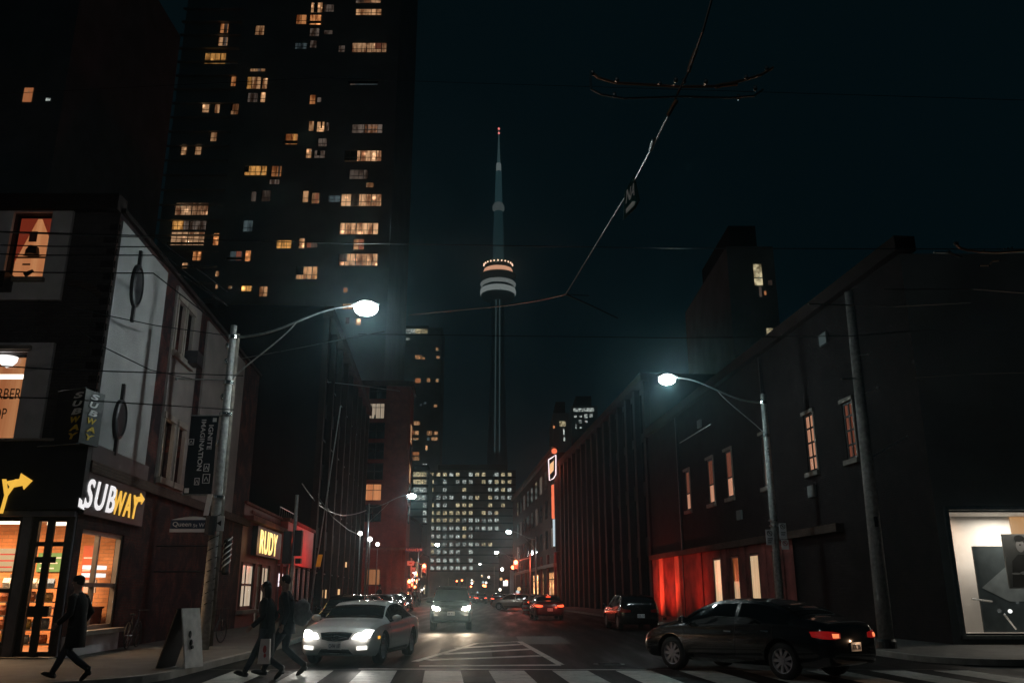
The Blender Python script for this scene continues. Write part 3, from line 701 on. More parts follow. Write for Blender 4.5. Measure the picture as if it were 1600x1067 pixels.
# ---------------------------------------------------------------- big lettering signs
def arrow(mb, wall, P, w_, h_, right, d):
    pass
def sub_sign(wall, a0, a1, z0, z1, d, parent, only=None):
    """white then yellow slanted letters, an arrow leaving the first letter's foot and the last letter's head"""
    W_, H_ = a1 - a0, z1 - z0; xd = wall.t; 
    if xd.cross(Vector((0, 0, 1))).dot(wall.n) < 0: xd = -xd
    org = lambda s_: wall.pt(s_, z0, d)
    o = None
    put_text('SUB', org(a0 + W_ * .05), xd, (0, 0, 1), W_ * .45, H_ * .92, 'sign_face_white', parent, bold=.014, shear=.22, extrude=.02, spacing=1.22)
    put_text('WAY', org(a0 + W_ * .49), xd, (0, 0, 1), W_ * .44, H_ * .84, 'sign_face_yellow', parent, bold=.018, shear=.22, extrude=.02, spacing=1.18)
    for (pts, mt) in ((((.02, .06), (.10, .16), (.13, .10), (.05, -.02), (.06, -.08), (-.02, -.02), (-.02, .24), (.015, .18)), 'sign_face_white'),
                      (((.84, .78), (.93, .84), (.935, .98), (1.02, .80), (.97, .58), (.96, .68), (.88, .62)), 'sign_face_yellow')):
        b = MB(); fr = [wall.pt(a0 + W_ * x, z0 + H_ * y, d + .02) for x, y in pts]; bk = [wall.pt(a0 + W_ * x, z0 + H_ * y, d) for x, y in pts]
        b.ring_loft([bk, fr]); b.build('arrow', mt, parent)
sg = thing('shop_sign', 'glowing white and yellow SUBWAY letters with arrows on the side wall', 'sign', LW.pt(1.5, 3.5, .12))
s0 = s_at(118, 772); s1 = s_at(216, 782)
sub_sign(LW, s0, s1, LW.hit(160, 801)[1], LW.hit(160, 752)[1], .13, sg)
sg = thing('shop_sign', 'large glowing SUBWAY letters over the front door, ending in a yellow arrow', 'sign', QL.pt(-2.5, 3.5, .22))
b0 = QL.hit(0, 805)[1]; b1 = QL.hit(30, 740)[1]; r1 = QL.hit(55, 750)[0]
sub_sign(QL, r1 - 3.5, r1, b0 + .02, b1, .23, sg)
# vertical two-faced sign on the corner
vs = thing('blade_sign', 'dark two sided vertical SUBWAY sign hung on the building corner', 'sign', QL.pt(0, 5.6, .3))
zA, zB = LW.hit(140, 703)[1] + .05, LW.hit(145, 618)[1] + .05
fl0 = lambda v: Vector((v.x, v.y, 0)); pL = fl0(at(84, 660, 20.35)); pM = fl0(at(127, 660, 19.9)); pR = fl0(at(152, 660, 20.5)) + Vector((.05, .1, 0))
b = MB(); b.ring_loft([[p + Vector((0, 0, zA)) for p in (pL, pM, pR)], [p + Vector((0, 0, zB)) for p in (pL, pM, pR)]]); b.build('cabinet', 'sign_black', vs)
def stack(p, q, n_out, x0f, wf, word, bright):
    xd = (q - p).normalized(); L_ = (q - p).length; hh = (zB - zA) / 6.6
    for i, ch in enumerate(word):
        put_text(ch, p + xd * L_ * x0f + n_out * .012 + Vector((0, 0, zB - hh * (i + 1.1))), xd, (0, 0, 1), L_ * wf, hh * .72, ('sign_white' if i < 3 else 'sign_yellow'), vs, name='letter', bold=.03, shear=.2, extrude=.01)
nL = (pM - pL).cross(Vector((0, 0, 1))).normalized(); nR = (pR - pM).cross(Vector((0, 0, 1))).normalized()
stack(pL, pM, nL, .62, .34, 'SUBWAY', True); stack(pM, pR, nR, .25, .45, 'SUBWAY', False)
b = MB(); b.tube([pL + Vector((0, 0, zB + .02)), pM + Vector((0, 0, zB + .02))], .02); b.tube([pL + Vector((-.3, 0, zA - .03)), pM + Vector((0, 0, zA - .03))], .02); b.build('bracket', 'steel', vs)

# ================================================================ the burger shop row
def hw(x, y): return LW.hit(x, y)
rb = thing('burger_restaurant', 'low red burger restaurant with a glowing yellow RUDY sign', 'building', LW.pt(20, 0, -3))
s0, s1 = hw(372, 900)[0], hw(433, 880)[0]
zt = hw(412, 800)[1]; zc = hw(412, 822)[1]
w1 = vrect(LW, 373, 396, 878, 951); w2 = vrect(LW, 408, 420, 880, 945); dd = vrect(LW, 399, 406, 878, 975)
w2 = (w2[0], w2[1], w1[2], w1[3]); dd = (dd[0], dd[1], .15, w1[3])
b = MB(); LW.holed(b, s0, s1, 0, zt, [w1, w2, dd], .2, d=.02); b.build('wall', 'red_wood', rb)
f = MB(); prism(f, [(LW.pt(s0, 0).x - 8, LW.pt(s0, 0).y), (LW.pt(s0, 0).x - .3, LW.pt(s0, 0).y), (LW.pt(s1, 0).x - .3, LW.pt(s1, 0).y), (LW.pt(s1, 0).x - 8, LW.pt(s1, 0).y)], 0, zt - .02); f.build('wall_core', 'brick_dark', rb)
f = MB(); LW.box(f, s0, s1, zc - .05, zc + .15, .02, .45); LW.box(f, s0, s1, zt, zt + .12, -.3, .12); f.build('cornice', 'red_pilaster', rb)
f = MB(); LW.box(f, hw(392, 805)[0], s1 - .2, zc + .35, zt - .15, .02, .08); f.build('upper_panel', 'red_pilaster', rb)
o = LW.window(rb, w1, 'blind_pale', 2, 1, .12, .1, rows=[.52], fmat='dark_trim', d=.02); o = LW.window(rb, w2, 'blind_pale', 2, 1, .12, .1, rows=[.52], d=.02)
o = LW.window(rb, dd, 'room_dim', 1, 1, .15, .1, rows=[.6], fmat='stone_trim', d=.02); o.name = 'door'
f = MB(); LW.box(f, w1[0] - .2, w1[1] + .2, w1[2] - .18, w1[2] - .03, .02, .3); LW.box(f, w2[0] - .2, w2[1] + .2, w2[2] - .18, w2[2] - .03, .02, .3); f.build('window_sill', 'stone_trim', rb)
sg = thing('restaurant_sign', 'dark box sign with glowing yellow RUDY letters over the restaurant', 'sign', LW.pt(hw(410, 850)[0], 3.5, .3))
q = vrect(LW, 392, 431, 825, 869); f = MB(); LW.box(f, q[0], q[1], q[2] - .05, q[3] - .05, .03, .28); f.build('cabinet', 'sign_black', sg)
q = vrect(LW, 396, 424, 831, 867)
put_text('RUDY', LW.pt(q[0], q[2] - .0, .285), LW.t, (0, 0, 1), q[1] - q[0], q[3] - q[2], 'neon_yellow', sg, bold=.02, spacing=1.08)
point_lamp(LW.pt((q[0] + q[1]) / 2, (q[2] + q[3]) / 2, 1.0), 26, (1, .6, .25), .3, None)
# red boxed shop
rs = thing('red_shop', 'small shop with a bright red boxed upper storey past the burger restaurant', 'building', LW.pt(30, 0, -3))
s2, s3 = hw(437, 860)[0], hw(480, 860)[0]; za, zb_ = hw(458, 884)[1], hw(458, 822)[1]
f = MB(); LW.box(f, s2, s3, za, zb_, -6, .35); f.build('upper_storey', 'red_awning', rs)
f = MB(); LW.box(f, s2 - .1, s3 + .1, zb_, zb_ + .18, -6, .45); f.build('cornice', 'red_pilaster', rs)
f = MB(); LW.box(f, s2, s3, 0, za, -6, -.6); f.build('wall', 'facade_dark', rs)
for i in range(6):
    a = s2 + (s3 - s2) * i / 5; f = MB(); LW.box(f, a, a + .12, .13, za, .1, .22); f.build('post', 'red_awning' if i == 0 else 'galvanised', rs)
for k in (.36, .44): f = MB(); a = s2 + (s3 - s2) * k; LW.box(f, a, a + .16, 1.9, 2.6, -.58, -.5); f.build('lantern', 'neon_white', rs)
f = MB(); f.tube([LW.pt(s2 + 2.5, zb_ + 1.0, -.6), LW.pt(s3 - 1, zb_ + 1.0, -.6)], .03)
for i in range(10): a = s2 + 2.5 + (s3 - s2 - 3.5) * i / 9; f.tube([LW.pt(a, zb_ + .18, -.6), LW.pt(a, zb_ + 1.0, -.6)], .018, 5)
f.build('roof_railing', 'galvanised', rs)
f = MB(); f.tube([LW.pt(s2 + 4, za - .05, .4), LW.pt(s2 + 4, za - .3, 1.1), LW.pt(s2 + 4, za - .1, 1.5)], .025); f.lathe([(.1, -.06), (.13, 0), (.05, .1), (0, .1)], LW.pt(s2 + 4, za - .1, 1.5), 12); f.build('added_gooseneck', 'black_metal', rs)  # made-up fitting to go with the added red spot
spot_lamp(LW.pt(s2 + 5, za - .3, 4.2), (-.8, -.02, .34), 800, (1, .07, .05), 120, .9, .1)  # added red spot out over the street to redden the upper storey

# ================================================================ pilastered hall on the left
ph = thing('pilastered_hall', 'tall dark building with narrow brick pilasters on the left side of the street', 'building', LW.pt(50, 0, -5))
a0, a1 = hw(487, 900)[0], hw(563, 900)[0]
f = MB(); LW.box(f, a0, a1, 0, 21.5, -14, -.25); f.build('wall', 'facade_dark', ph)
n = 9
for i in range(n):
    a = a0 + (a1 - a0) * i / (n - 1); f = MB(); LW.box(f, a - .35, a + .35, 0, 20.6, -.25, .15); f.build('pilaster', 'brick_maroon', ph)
    if i < n - 1:
        am, bm = a + .6, a + (a1 - a0) / (n - 1) - .6
        for z in (1.2, 6.0, 10.5, 15): 
            p = MB(); LW.box(p, am, bm, z, z + 3.4, -.25, -.2); o = p.build('window', 'dark_glass', ph)
            p = MB(); LW.box(p, (am + bm) / 2 - .05, (am + bm) / 2 + .05, z, z + 3.4, -.2, -.16); LW.box(p, am, bm, z + 1.65, z + 1.75, -.2, -.165); p.build('frame', 'dark_trim', o)
f = MB(); LW.box(f, a0 - .4, a1 + .4, 20.6, 21.4, -.3, .4); f.build('cornice', 'brick_brown', ph)
for (x, y0, y1, x2) in ((541, 878, 886, 543.5), (529.5, 920, 930, 532.5), (510, 921, 934, 513)):
    r = vrect(LW, x, x2, y0, y1); f = MB(); LW.box(f, *r, -.1, -.04); f.build('wall_lantern', 'neon_amber', ph)
# dark infill behind the low row so the street wall is continuous
nb = thing('warehouse', 'unlit plain dark block rising behind the red shop row', 'building', (-24, 45, 0))
f = MB(); f.box((-34, 40, 0), (-19.5, 58, 13)); f.build('wall', 'facade_black', nb)
f = MB(); f.box((-34.2, 39.8, 13), (-19.3, 58.2, 13.5)); f.build('parapet', 'facade_dark', nb)

# ================================================================ brick loft building beyond the cross street, left
BF = Wall((at(565, 900, 108).x, 108), 1, 0)
lb = thing('brick_loft', 'red brick loft building with two lit upper windows beyond the cross street', 'building', (-16, 110, 0))
bx1 = at(632, 900, 108).x - BF.p.x; ztl = at(600, 603, 108).z
lw = [vrect(BF, 573, 601, 629, 654), vrect(BF, 569, 596, 755, 782), vrect(BF, 570, 594, 888, 914)]
fl = (lw[0][2] - lw[1][2]) / 4.0
holes = list(lw)
extra = []
for k in range(-1, 6):
    z = lw[1][2] + fl * k; r = (lw[1][0], lw[1][1] + .1, z, z + (lw[1][3] - lw[1][2]))
    if all(abs(r[2] - q[2]) > 1.2 for q in lw) and z > 4: extra.append(r)
    
b = MB(); BF.holed(b, -.5, bx1, 0, ztl, lw + extra, .3); b.build('front_wall', 'brick_red', lb)
SF = Wall((BF.p.x + bx1, 108), -.052, 1)
b = MB(); SF.box(b, 0.0, .7, 0, ztl, -.3, 0); SF.box(b, .7, 7, 0, ztl, -14, 0); b.build('side_wall', 'brick_red', lb)
for r, mt, nx, rows in ((lw[0], 'blind_pale', 4, [.72]), (lw[1], 'blind_peach', 2, [.62]), (lw[2], 'blind_peach', 1, [])): BF.window(lb, r, mt, nx, 1, .25, .07, rows=rows)
f = MB(); r = lw[0]; f.ell(BF.pt(r[0] + 1.05, r[2] + .22, -.18), .12, .08, .2, 8, 6); f.ell(BF.pt(r[0] + 1.05, r[2] + .48, -.18), .07, .07, .09, 8, 6); f.build('potted_plant', 'sign_black', lb)
for r in extra: BF.window(lb, r, 'dark_glass', 2, 2, .25, .08)
f = MB(); BF.box(f, -.6, bx1 + .3, ztl, ztl + .6, -.5, .35); SF.box(f, -.3, 7, ztl, ztl + .6, -14, .3); f.build('cornice', 'brick_brown', lb)
f = MB(); BF.box(f, -.5, bx1, 6.6, 6.9, 0, .2); SF.box(f, .2, 7, 6.6, 6.9, 0, .2); f.build('string_course', 'stone_trim', lb)
for k in range(5):
    z = lw[1][2] + fl * (k - 1)
    for j in range(1):
        p = MB(); SF.box(p, 2 + j * 5, 4.6 + j * 5, z, z + 2.3, 0, .03); o = p.build('window', 'room_warm' if (k, j) in ((2, 0), (3, 1), (1, 3), (4, 0)) else 'dark_glass', lb)
for i in range(2):
    a = BF.hit(607 + i * 16, 900)[0]; f = MB(); BF.box(f, a - .28, a + .28, 0, 6.6, 0, .25); f.build('pilaster', 'brick_red', lb)

# ================================================================ right: brick building along the side street
rbk = thing('brick_building', 'long dark brick building on the right with tall lit upper windows', 'building', (18, 40, 0))
SR = RW.hit(1022, 900)[0]
up = [vrect(RW, x0, x1, y0, y1) for x0, x1, y0, y1 in ((1071, 1079, 733, 796), (1106, 1116, 713, 787), (1134, 1145, 700, 777), (1190, 1200, 676, 762), (1259, 1275, 645, 738), (1320, 1337, 636, 718))]
zu0 = sum(r[2] for r in up) / 6; zu1 = sum(r[3] for r in up) / 6
up = [(r[0], r[1], r[2] * .5 + zu0 * .5, r[3] * .5 + zu1 * .5) for r in up]
dn = [vrect(RW, x0, x1, y0, y1) for x0, x1, y0, y1 in ((1118, 1130, 872, 938), (1147, 1158, 867, 935), (1175, 1190, 866, 936), (1211, 1218, 862, 936))]
zd1 = sum(r[3] for r in dn) / 4; dn = [(r[0], r[1], .9, zd1) for r in dn]
HR = 12.2
b = MB(); RW.holed(b, 0, SR, 0, HR, up + dn, .25); b.build('side_wall', 'brick_black', rbk)
zl = RW.hit(1100, 857)[1]
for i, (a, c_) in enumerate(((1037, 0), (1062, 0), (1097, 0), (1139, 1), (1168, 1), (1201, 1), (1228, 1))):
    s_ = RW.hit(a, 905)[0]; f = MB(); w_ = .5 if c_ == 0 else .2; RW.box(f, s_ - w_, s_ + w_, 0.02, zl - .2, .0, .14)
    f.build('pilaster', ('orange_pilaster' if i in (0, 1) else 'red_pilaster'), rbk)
f = MB(); RW.box(f, RW.hit(1232, 905)[0], SR, .0, zl - .02, .0, .06) if False else RW.box(f, 6, SR, zl - .2, zl + .1, .0, .3); f.build('string_course', 'brick_brown', rbk)
seg = sorted([(r[0], r[1]) for r in dn]); s_b = RW.hit(1246, 905)[0]
b = MB(); RW.holed(b, s_b, SR, .02, zl - .2, [(r[0] - .05, r[1] + .05, r[2] - .05, r[3] + .05) for r in dn], .08, d=.08); b.build('plinth_wall', 'red_pilaster', rbk)
for r, mt, rows, nx in zip(up, ['blind_salmon', 'blind_salmon', 'blind_salmon', 'room_dim', 'blind_salmon', 'blind_rust'], [[.42], [.42], [.42], [.5], [.25, .5, .75], [.25, .5, .75]], [1, 1, 1, 1, 2, 2]):
    o = RW.window(rbk, r, mt, nx, 1, .08, .07, rows=rows)
    if rows == [.42]:
        p = MB(); p.quad(RW.pt(r[0], r[2] + (r[3] - r[2]) * .42, -.065), RW.pt(r[1], r[2] + (r[3] - r[2]) * .42, -.065), RW.pt(r[1], r[3], -.065), RW.pt(r[0], r[3], -.065)); p.build('blind', 'blind_rust' if mt != 'blind_cream' else 'panel_grey', o)
    f = MB(); RW.box(f, r[0] - .12, r[1] + .12, r[2] - .2, r[2] - .02, 0, .14); RW.box(f, r[0] - .1, r[0], r[2], r[3], 0, .05); RW.box(f, r[0] - .1, r[1] + .1, r[3], r[3] + .14, 0, .08); f.build('window_surround', 'stone_trim', o)
for r, mt in zip(dn, ['blind_cream'] * 4):
    o = RW.window(rbk, r, mt, 1, 1, .05, .06, rows=[], d=.08)
    if r is dn[1]:
        p = MB(); zz = r[2] + (r[3] - r[2]) * .5; p.quad(RW.pt(r[0], zz, .036), RW.pt(r[1], zz, .036), RW.pt(r[1], r[3], .036), RW.pt(r[0], r[3], .036)); p.build('blind', 'room_orange', o)
f = MB(); RW.box(f, -.3, SR, HR, HR + .5, -.4, .3); f.build('parapet', 'brick_dark', rbk)
for s_ in (3.4, 12.5, 27): f = MB(); RW.box(f, s_, s_ + .12, .2, HR - .1, .0, .12); f.build('downpipe', 'dark_trim', rbk)
for s_, z in ((8, 5.2), (16.5, 5.0), (22, 10.6), (5.6, 10.8)): f = MB(); RW.box(f, s_, s_ + .6, z, z + .45, 0, .1); f.build('wall_vent', 'facade_mid', rbk)
# its front on the main street with the lit display window
disp = (QR.hit(1480, 800)[0], QR.hit(1480, 800)[0] + 6.0, QR.hit(1560, 992)[1], QR.hit(1520, 797)[1])
b = MB(); QR.holed(b, 0, 26, 0, HR, [disp], .15); b.build('front_wall', 'facade_mid', rbk)
pc = RW.pt
f = MB(); prism(f, [(13.0, 29.4), (40, 29.4), (40, 62), (pc(SR, 0).x + .35, 61.0), (pc(1, 0).x + .35 - .25, 29.4)], 0, HR - .05); prism(f, [(13.1, 26.3), (40, 26.3), (40, 29.38), (13.0 - .1, 29.38)], 4.2, HR - .05); f.build('wall_core', 'facade_black', rbk)
f = MB(); dx0, dx1 = QR.p.x + disp[0], QR.p.x + disp[1]
f.quad((dx0 - .02, 28.2, disp[2]), (dx1, 28.2, disp[2]), (dx1, 28.2, disp[3]), (dx0 - .02, 28.2, disp[3])); f.quad((dx0 - .02, 26.15, disp[2]), (dx0 - .02, 28.2, disp[2]), (dx0 - .02, 28.2, disp[3]), (dx0 - .02, 26.15, disp[3]))
f.quad((dx1, 26.15, disp[2]), (dx1, 28.2, disp[2]), (dx1, 28.2, disp[3]), (dx1, 26.15, disp[3]))
f.quad((dx0, 26.15, disp[3]), (dx1, 26.15, disp[3]), (dx1, 28.2, disp[3]), (dx0, 28.2, disp[3])); f.quad((dx0, 26.15, disp[2]), (dx1, 26.15, disp[2]), (dx1, 28.2, disp[2]), (dx0, 28.2, disp[2]))
f.build('display_room', surf('room_paint', (.62, .60, .58), .8, var=.04), rbk)
o = shop_window(QR, disp, [.5], [], parent=rbk, name='display_window', t=.05)
f = MB(); QR.box(f, disp[0] - .12, disp[1], disp[3], disp[3] + .1, 0, .12); QR.box(f, disp[0] - .12, disp[0], disp[2] - .1, disp[3], 0, .1); QR.box(f, disp[0] - .12, disp[1], disp[2] - .1, disp[2], 0, .14); f.build('display_frame', 'galvanised', rbk)
d0, d1 = at(1526, 900, 27.4).x, at(1592, 900, 27.4).x
zz0, zz1 = disp[2] + .02, at(1545, 853, 27.4).z
f = MB(); f.box((d0, 27.4, zz0), (d1 + .3, 27.46, zz1)); f.build('dark_screen', surf('screen_dark', (.035, .045, .05), .12, var=.2), rbk)
f = MB(); f.add([(d0 + .1, 27.39, zz0 + 1.3), (d0 + .9, 27.39, zz0 + .9), (d1 + .3, 27.39, zz0 + .9), (d1 + .3, 27.39, zz1 - .1), (d0 + 1.3, 27.39, zz1 - .35)], [(0, 1, 2, 3, 4)]); f.build('screen_panel', surf('screen_grey', (.10, .12, .13), .5), rbk)
f = MB(); f.tube([(d0 + .55, 27.2, zz0 + .55), (d0 + .85, 27.2, zz0 + .1)], .03); f.tube([(d0 - .35, 27.2, zz0 + .98), (d0 + .25, 27.2, zz0 + .9)], .035); f.build('easel_leg', 'steel', rbk)
f = MB(); f.ell((d0 + .7, 27.1, zz0 + .62), .06, .06, .06); f.ell((d0 + 1.3, 27.1, zz0 + .9), .05, .05, .07); f.build('spot_bulb', 'heart_lamp', rbk)
px0 = at(1579, 815, 28.1).x; f = MB(); f.box((px0, 28.1, at(1585, 836, 28.1).z), (dx1, 28.15, disp[3] - .02)); f.build('warm_panel', 'studio_warm', rbk)
po = thing('portrait_poster', 'black and white portrait poster hanging in the lit display window', 'poster', (px0 + .4, 26.6, 2.4))
p0x = at(1571, 875, 26.6).x; pz0, pz1 = at(1580, 919, 26.6).z, at(1580, 834, 26.6).z
f = MB(); f.box((p0x, 26.6, pz0), (p0x + 1.15, 26.65, pz1)); f.build('sheet', surf('poster_grey', (.22, .23, .23), .5, var=.3, scale=1.2), po)
cx = p0x + .46; hz = pz0 + (pz1 - pz0)
def flat(parts, name, mt, yy):
    f = MB()
    for pts in parts: f.add([(x, yy, z) for x, z in pts], [tuple(range(len(pts)))])
    return f.build(name, mt, po)
def ov(x, z, rx, rz, n=16): return [(x + rx * math.cos(2 * math.pi * i / n), z + rz * math.sin(2 * math.pi * i / n)) for i in range(n)]
h_ = pz1 - pz0
flat([[(cx - .36, pz0 + .05), (cx + .45, pz0 + .05), (cx + .45, pz0 + h_ * .52), (cx + .16, pz0 + h_ * .62), (cx - .06, pz0 + h_ * .62), (cx - .26, pz0 + h_ * .50)]], 'printed_coat', 'sign_black', 26.596)
flat([ov(cx + .05, pz0 + h_ * .78, .13, .19)], 'printed_head', 'sign_white', 26.593)
flat([ov(cx + .05, pz0 + h_ * .92, .16, .09), ov(cx + .05, pz0 + h_ * .80, .03, .02)], 'printed_hair', 'sign_black', 26.590)
flat([ov(cx + .12, pz0 + h_ * .28, .2, .06), ov(cx - .2, pz0 + h_ * .27, .14, .03)], 'printed_hands', 'sign_white', 26.590)
l = bpy.data.lights.new('display_light', 'AREA'); l.size = 1.2; l.energy = 170; l.color = (1, .86, .72)
lo = bpy.data.objects.new('display_light', l); COL.objects.link(lo); lo.location = (dx0 + 2.6, 27.0, disp[3] - .08)
l = bpy.data.lights.new('display_spot', 'SPOT'); l.energy = 60; l.color = (1, .6, .38); l.spot_size = R(80); l.spot_blend = 1
lo = bpy.data.objects.new('display_spot', l); COL.objects.link(lo); lo.location = (dx0 + 1.2, 27.0, disp[3] - .1); lo.rotation_euler = Vector((-.15, 1, -.7)).to_track_quat('-Z', 'Y').to_euler()
# added red washers and spots to redden the far end of the plinth
for i, x in enumerate((1033, 1052, 1072, 1098)):
    a, _ = RW.hit(x, 905); f = MB(); RW.box(f, a - .12, a + .12, .14, .28, 2.2, 2.4)
    o = f.build('added_washer', 'plastic_black', rbk); spot_lamp(RW.pt(a, .35, 2.3), RW.n * -1.0 + Vector((0, 0, .85)), (900, 900, 150, 450)[i], (1, .09, .045), 100, 1, .1)

# dark pilastered block further along
pb = thing('pilastered_block', 'tall unlit block with close set pilasters on the right side of the street', 'building', (12, 80, 0))
SE = RW.hit(878, 900)[0]
f = MB(); RW.box(f, SR + .05, SE, 0, 17, -16, -.3); f.build('wall', 'facade_dark', pb)
n = 15
for i in range(n):
    a = SR + .5 + (SE - SR - 1) * i / (n - 1); f = MB(); RW.box(f, a - .35, a + .35, 0, 16.4, -.3, .12); f.build('pilaster', 'facade_dark', pb)
    if i < n - 1:
        step = (SE - SR - 1) / (n - 1)
        for z in (1.2, 5.4, 9.4, 13):
            p = MB(); RW.box(p, a + .6, a + step - .6, z, z + 2.9, -.3, -.26); p.build('window', 'room_dim' if (i, z) in ((12, 5.4), (7, 5.4), (9, 5.4)) else 'dark_glass', pb)
f = MB(); RW.box(f, SR, SE + .1, 16.4, 17, -.35, .35); f.build('cornice', 'facade_dark', pb)
# restaurant corner with neon
rr = thing('corner_restaurant', 'red lit corner restaurant with tall bright windows beyond the cross street on the right', 'building', (8, 120, 0))
CR = Wall((RW.pt(0, 0).x - .0865 * 83, 109.3), -.0865, 1, flip=True)
f = MB(); 
ww = [vrect(CR, 832, 841, 897, 935), vrect(CR, 845, 849, 897, 935), vrect(CR, 854, 868, 893, 933)]
ww = [(r[0], r[1], 1.0, ww[0][3]) for r in ww]
b = MB(); CR.holed(b, 0, 62, 0, 19, ww, .2); b.build('side_wall', 'brick_brown', rr)
f = MB(); CR.box(f, 0, 62, 0, 18.9, -14, -.3); f.build('wall_core', 'brick_brown', rr)
for r in ww: CR.window(rr, r, 'room_shop', 2, 1, .15, .1, rows=[.7])
f = MB(); CR.box(f, -.2, 62, ww[0][3] + .5, ww[0][3] + .9, 0, .4); CR.box(f, -.2, 62, 18.9, 19.6, -.3, .4); f.build('cornice', 'stone_trim', rr)
for k in range(3):
    for j in range(9):
        z = 7.2 + k * 4; p = MB(); CR.box(p, 2 + j * 6, 4.6 + j * 6, z, z + 2.4, 0, .03); p.build('window', 'room_dim' if (k + j) % 4 == 0 else 'dark_glass', rr)
for j in range(7): f = MB(); CR.box(f, -.05 + j * 7.2, .75 + j * 7.2, 0, 6.4, .0, .25); f.build('pilaster', 'red_pilaster', rr)
ns = thing('neon_sign', 'tall vertical red neon sign topped by an outlined mug shape on the restaurant corner', 'sign', at(863, 860, 107.5))
Y = 107.5
def nb_(name, mt, pts, th=.1):
    f = MB(); f.ring_loft([[at(x, y, Y) + Vector((0, th, 0)) for x, y in pts], [at(x, y, Y) for x, y in pts]]); return f.build(name, mt, ns)
nb_('neon_column', 'neon_orange', [(862.2, 810), (866.6, 810), (865.5, 756), (861.5, 758)])
nb_('lit_plaque', 'neon_cool', [(864.4, 853), (867.4, 853), (867, 811), (863.6, 811)])
nb_('sign_panel', 'neon_amber', [(859, 741), (865, 735), (865.5, 719), (859, 725)])
fr = MB()
pts = [(857, 718), (862, 715), (868.5, 710.5), (868.5, 741), (865, 747), (858.5, 750.5), (857, 718)]
fr.tube([at(x, y, Y - .08) for x, y in pts], .07, 6); fr.build('neon_outline', 'neon_white', ns)
f = MB(); f.ell(at(866, 704.5, Y), .36, .2, .36); f.build('neon_ball', 'neon_orange', ns)
f = MB(); f.box(at(869.5, 855, Y + .1) + Vector((-.08, 0, -.5)), at(869.5, 700, Y + .4) + Vector((.16, 0, 0))); f.build('sign_spine', 'black_metal', ns)
point_lamp(at(858, 735, 105.8), 260, (1, .15, .07), .3)

# ================================================================ residential tower, left
CW = Wall((at(262, 430, 140).x, 140), 1, 0)
ct = thing('apartment_tower', 'huge dark apartment tower with scattered lit windows filling the upper left', 'building', (CW.p.x + 18, 150, 0))
cw1 = at(607, 430, 140).x - CW.p.x
f = MB(); CW.box(f, -2.5, cw1, 0, 165, -26, 0); f.build('wall', 'facade_pale', ct)
FH = 2.95
f = MB()
for k in range(10, 52): CW.box(f, -3.0, 8.5, k * FH + .2, k * FH + .36, .0, .7)
f.build('balcony_slabs', 'facade_pale', ct)
WIN = """486 504 5 20 w;506 522 8 19 d;463 479 24 38 o;484 502 24 39 o;484 499 45 57 d;506 520 48 54 d;556 595 -6 5 b;556 596 15 24 w;344 357 38 52 o;341 356 59 72 w;320 353 84 100 y;
399 413 41 55 w;461 480 68 77 c;484 495 64 75 d;550 604 68 82 b;529 539 72 82 d;361 369 120 135 o;386 408 121 139 w;410 418 123 139 w;391 415 108 112 w;387 403 146 160 d;407 415 145 160 w;316 327 164 176 w;336 343 164 177 w;361 373 163 179 w;
329 339 207 221 w;283 292 226 242 w;305 315 226 242 w;484 493 149 163 o;496 502 153 160 d;483 490 190 205 w;495 507 191 206 w;510 514 192 205 d;446 465 210 226 o;550 598 195 208 d;570 590 195 208 o;478 487 233 247 w;491 508 236 247 d;497 511 217 229 d;539 596 236 252 b;
382 417 260 274 y;424 440 260 276 o;421 437 281 288 d;393 400 300 315 d;409 423 298 315 d;473 482 299 316 w;487 499 302 318 w;514 532 306 316 c;533 596 304 322 b;546 575 266 280 d;572 584 286 293 w;274 326 318 336 b;269 323 343 359 d;267 320 363 383 b;333 342 365 383 o;301 315 392 407 o;383 392 392 408 o;
359 379 393 407 c;285 293 411 419 w;337 342 424 432 w;337 340 445 451 w;357 362 447 451 w;377 393 447 455 y;405 418 448 463 w;432 456 376 388 y;467 476 373 388 w;479 496 380 387 d;463 496 417 436 w;531 591 349 366 b;552 569 374 390 w;530 590 397 415 b;535 551 475 483 w;537 543 450 457 w;540 546 496 506 d;556 564 498 508 w;380 395 345 362 c;547 590 131 133 c"""
kinds = dict(w='room_warm', o='room_orange', b='room_bright', y='room_yellow', d='room_dim', c='room_cool')
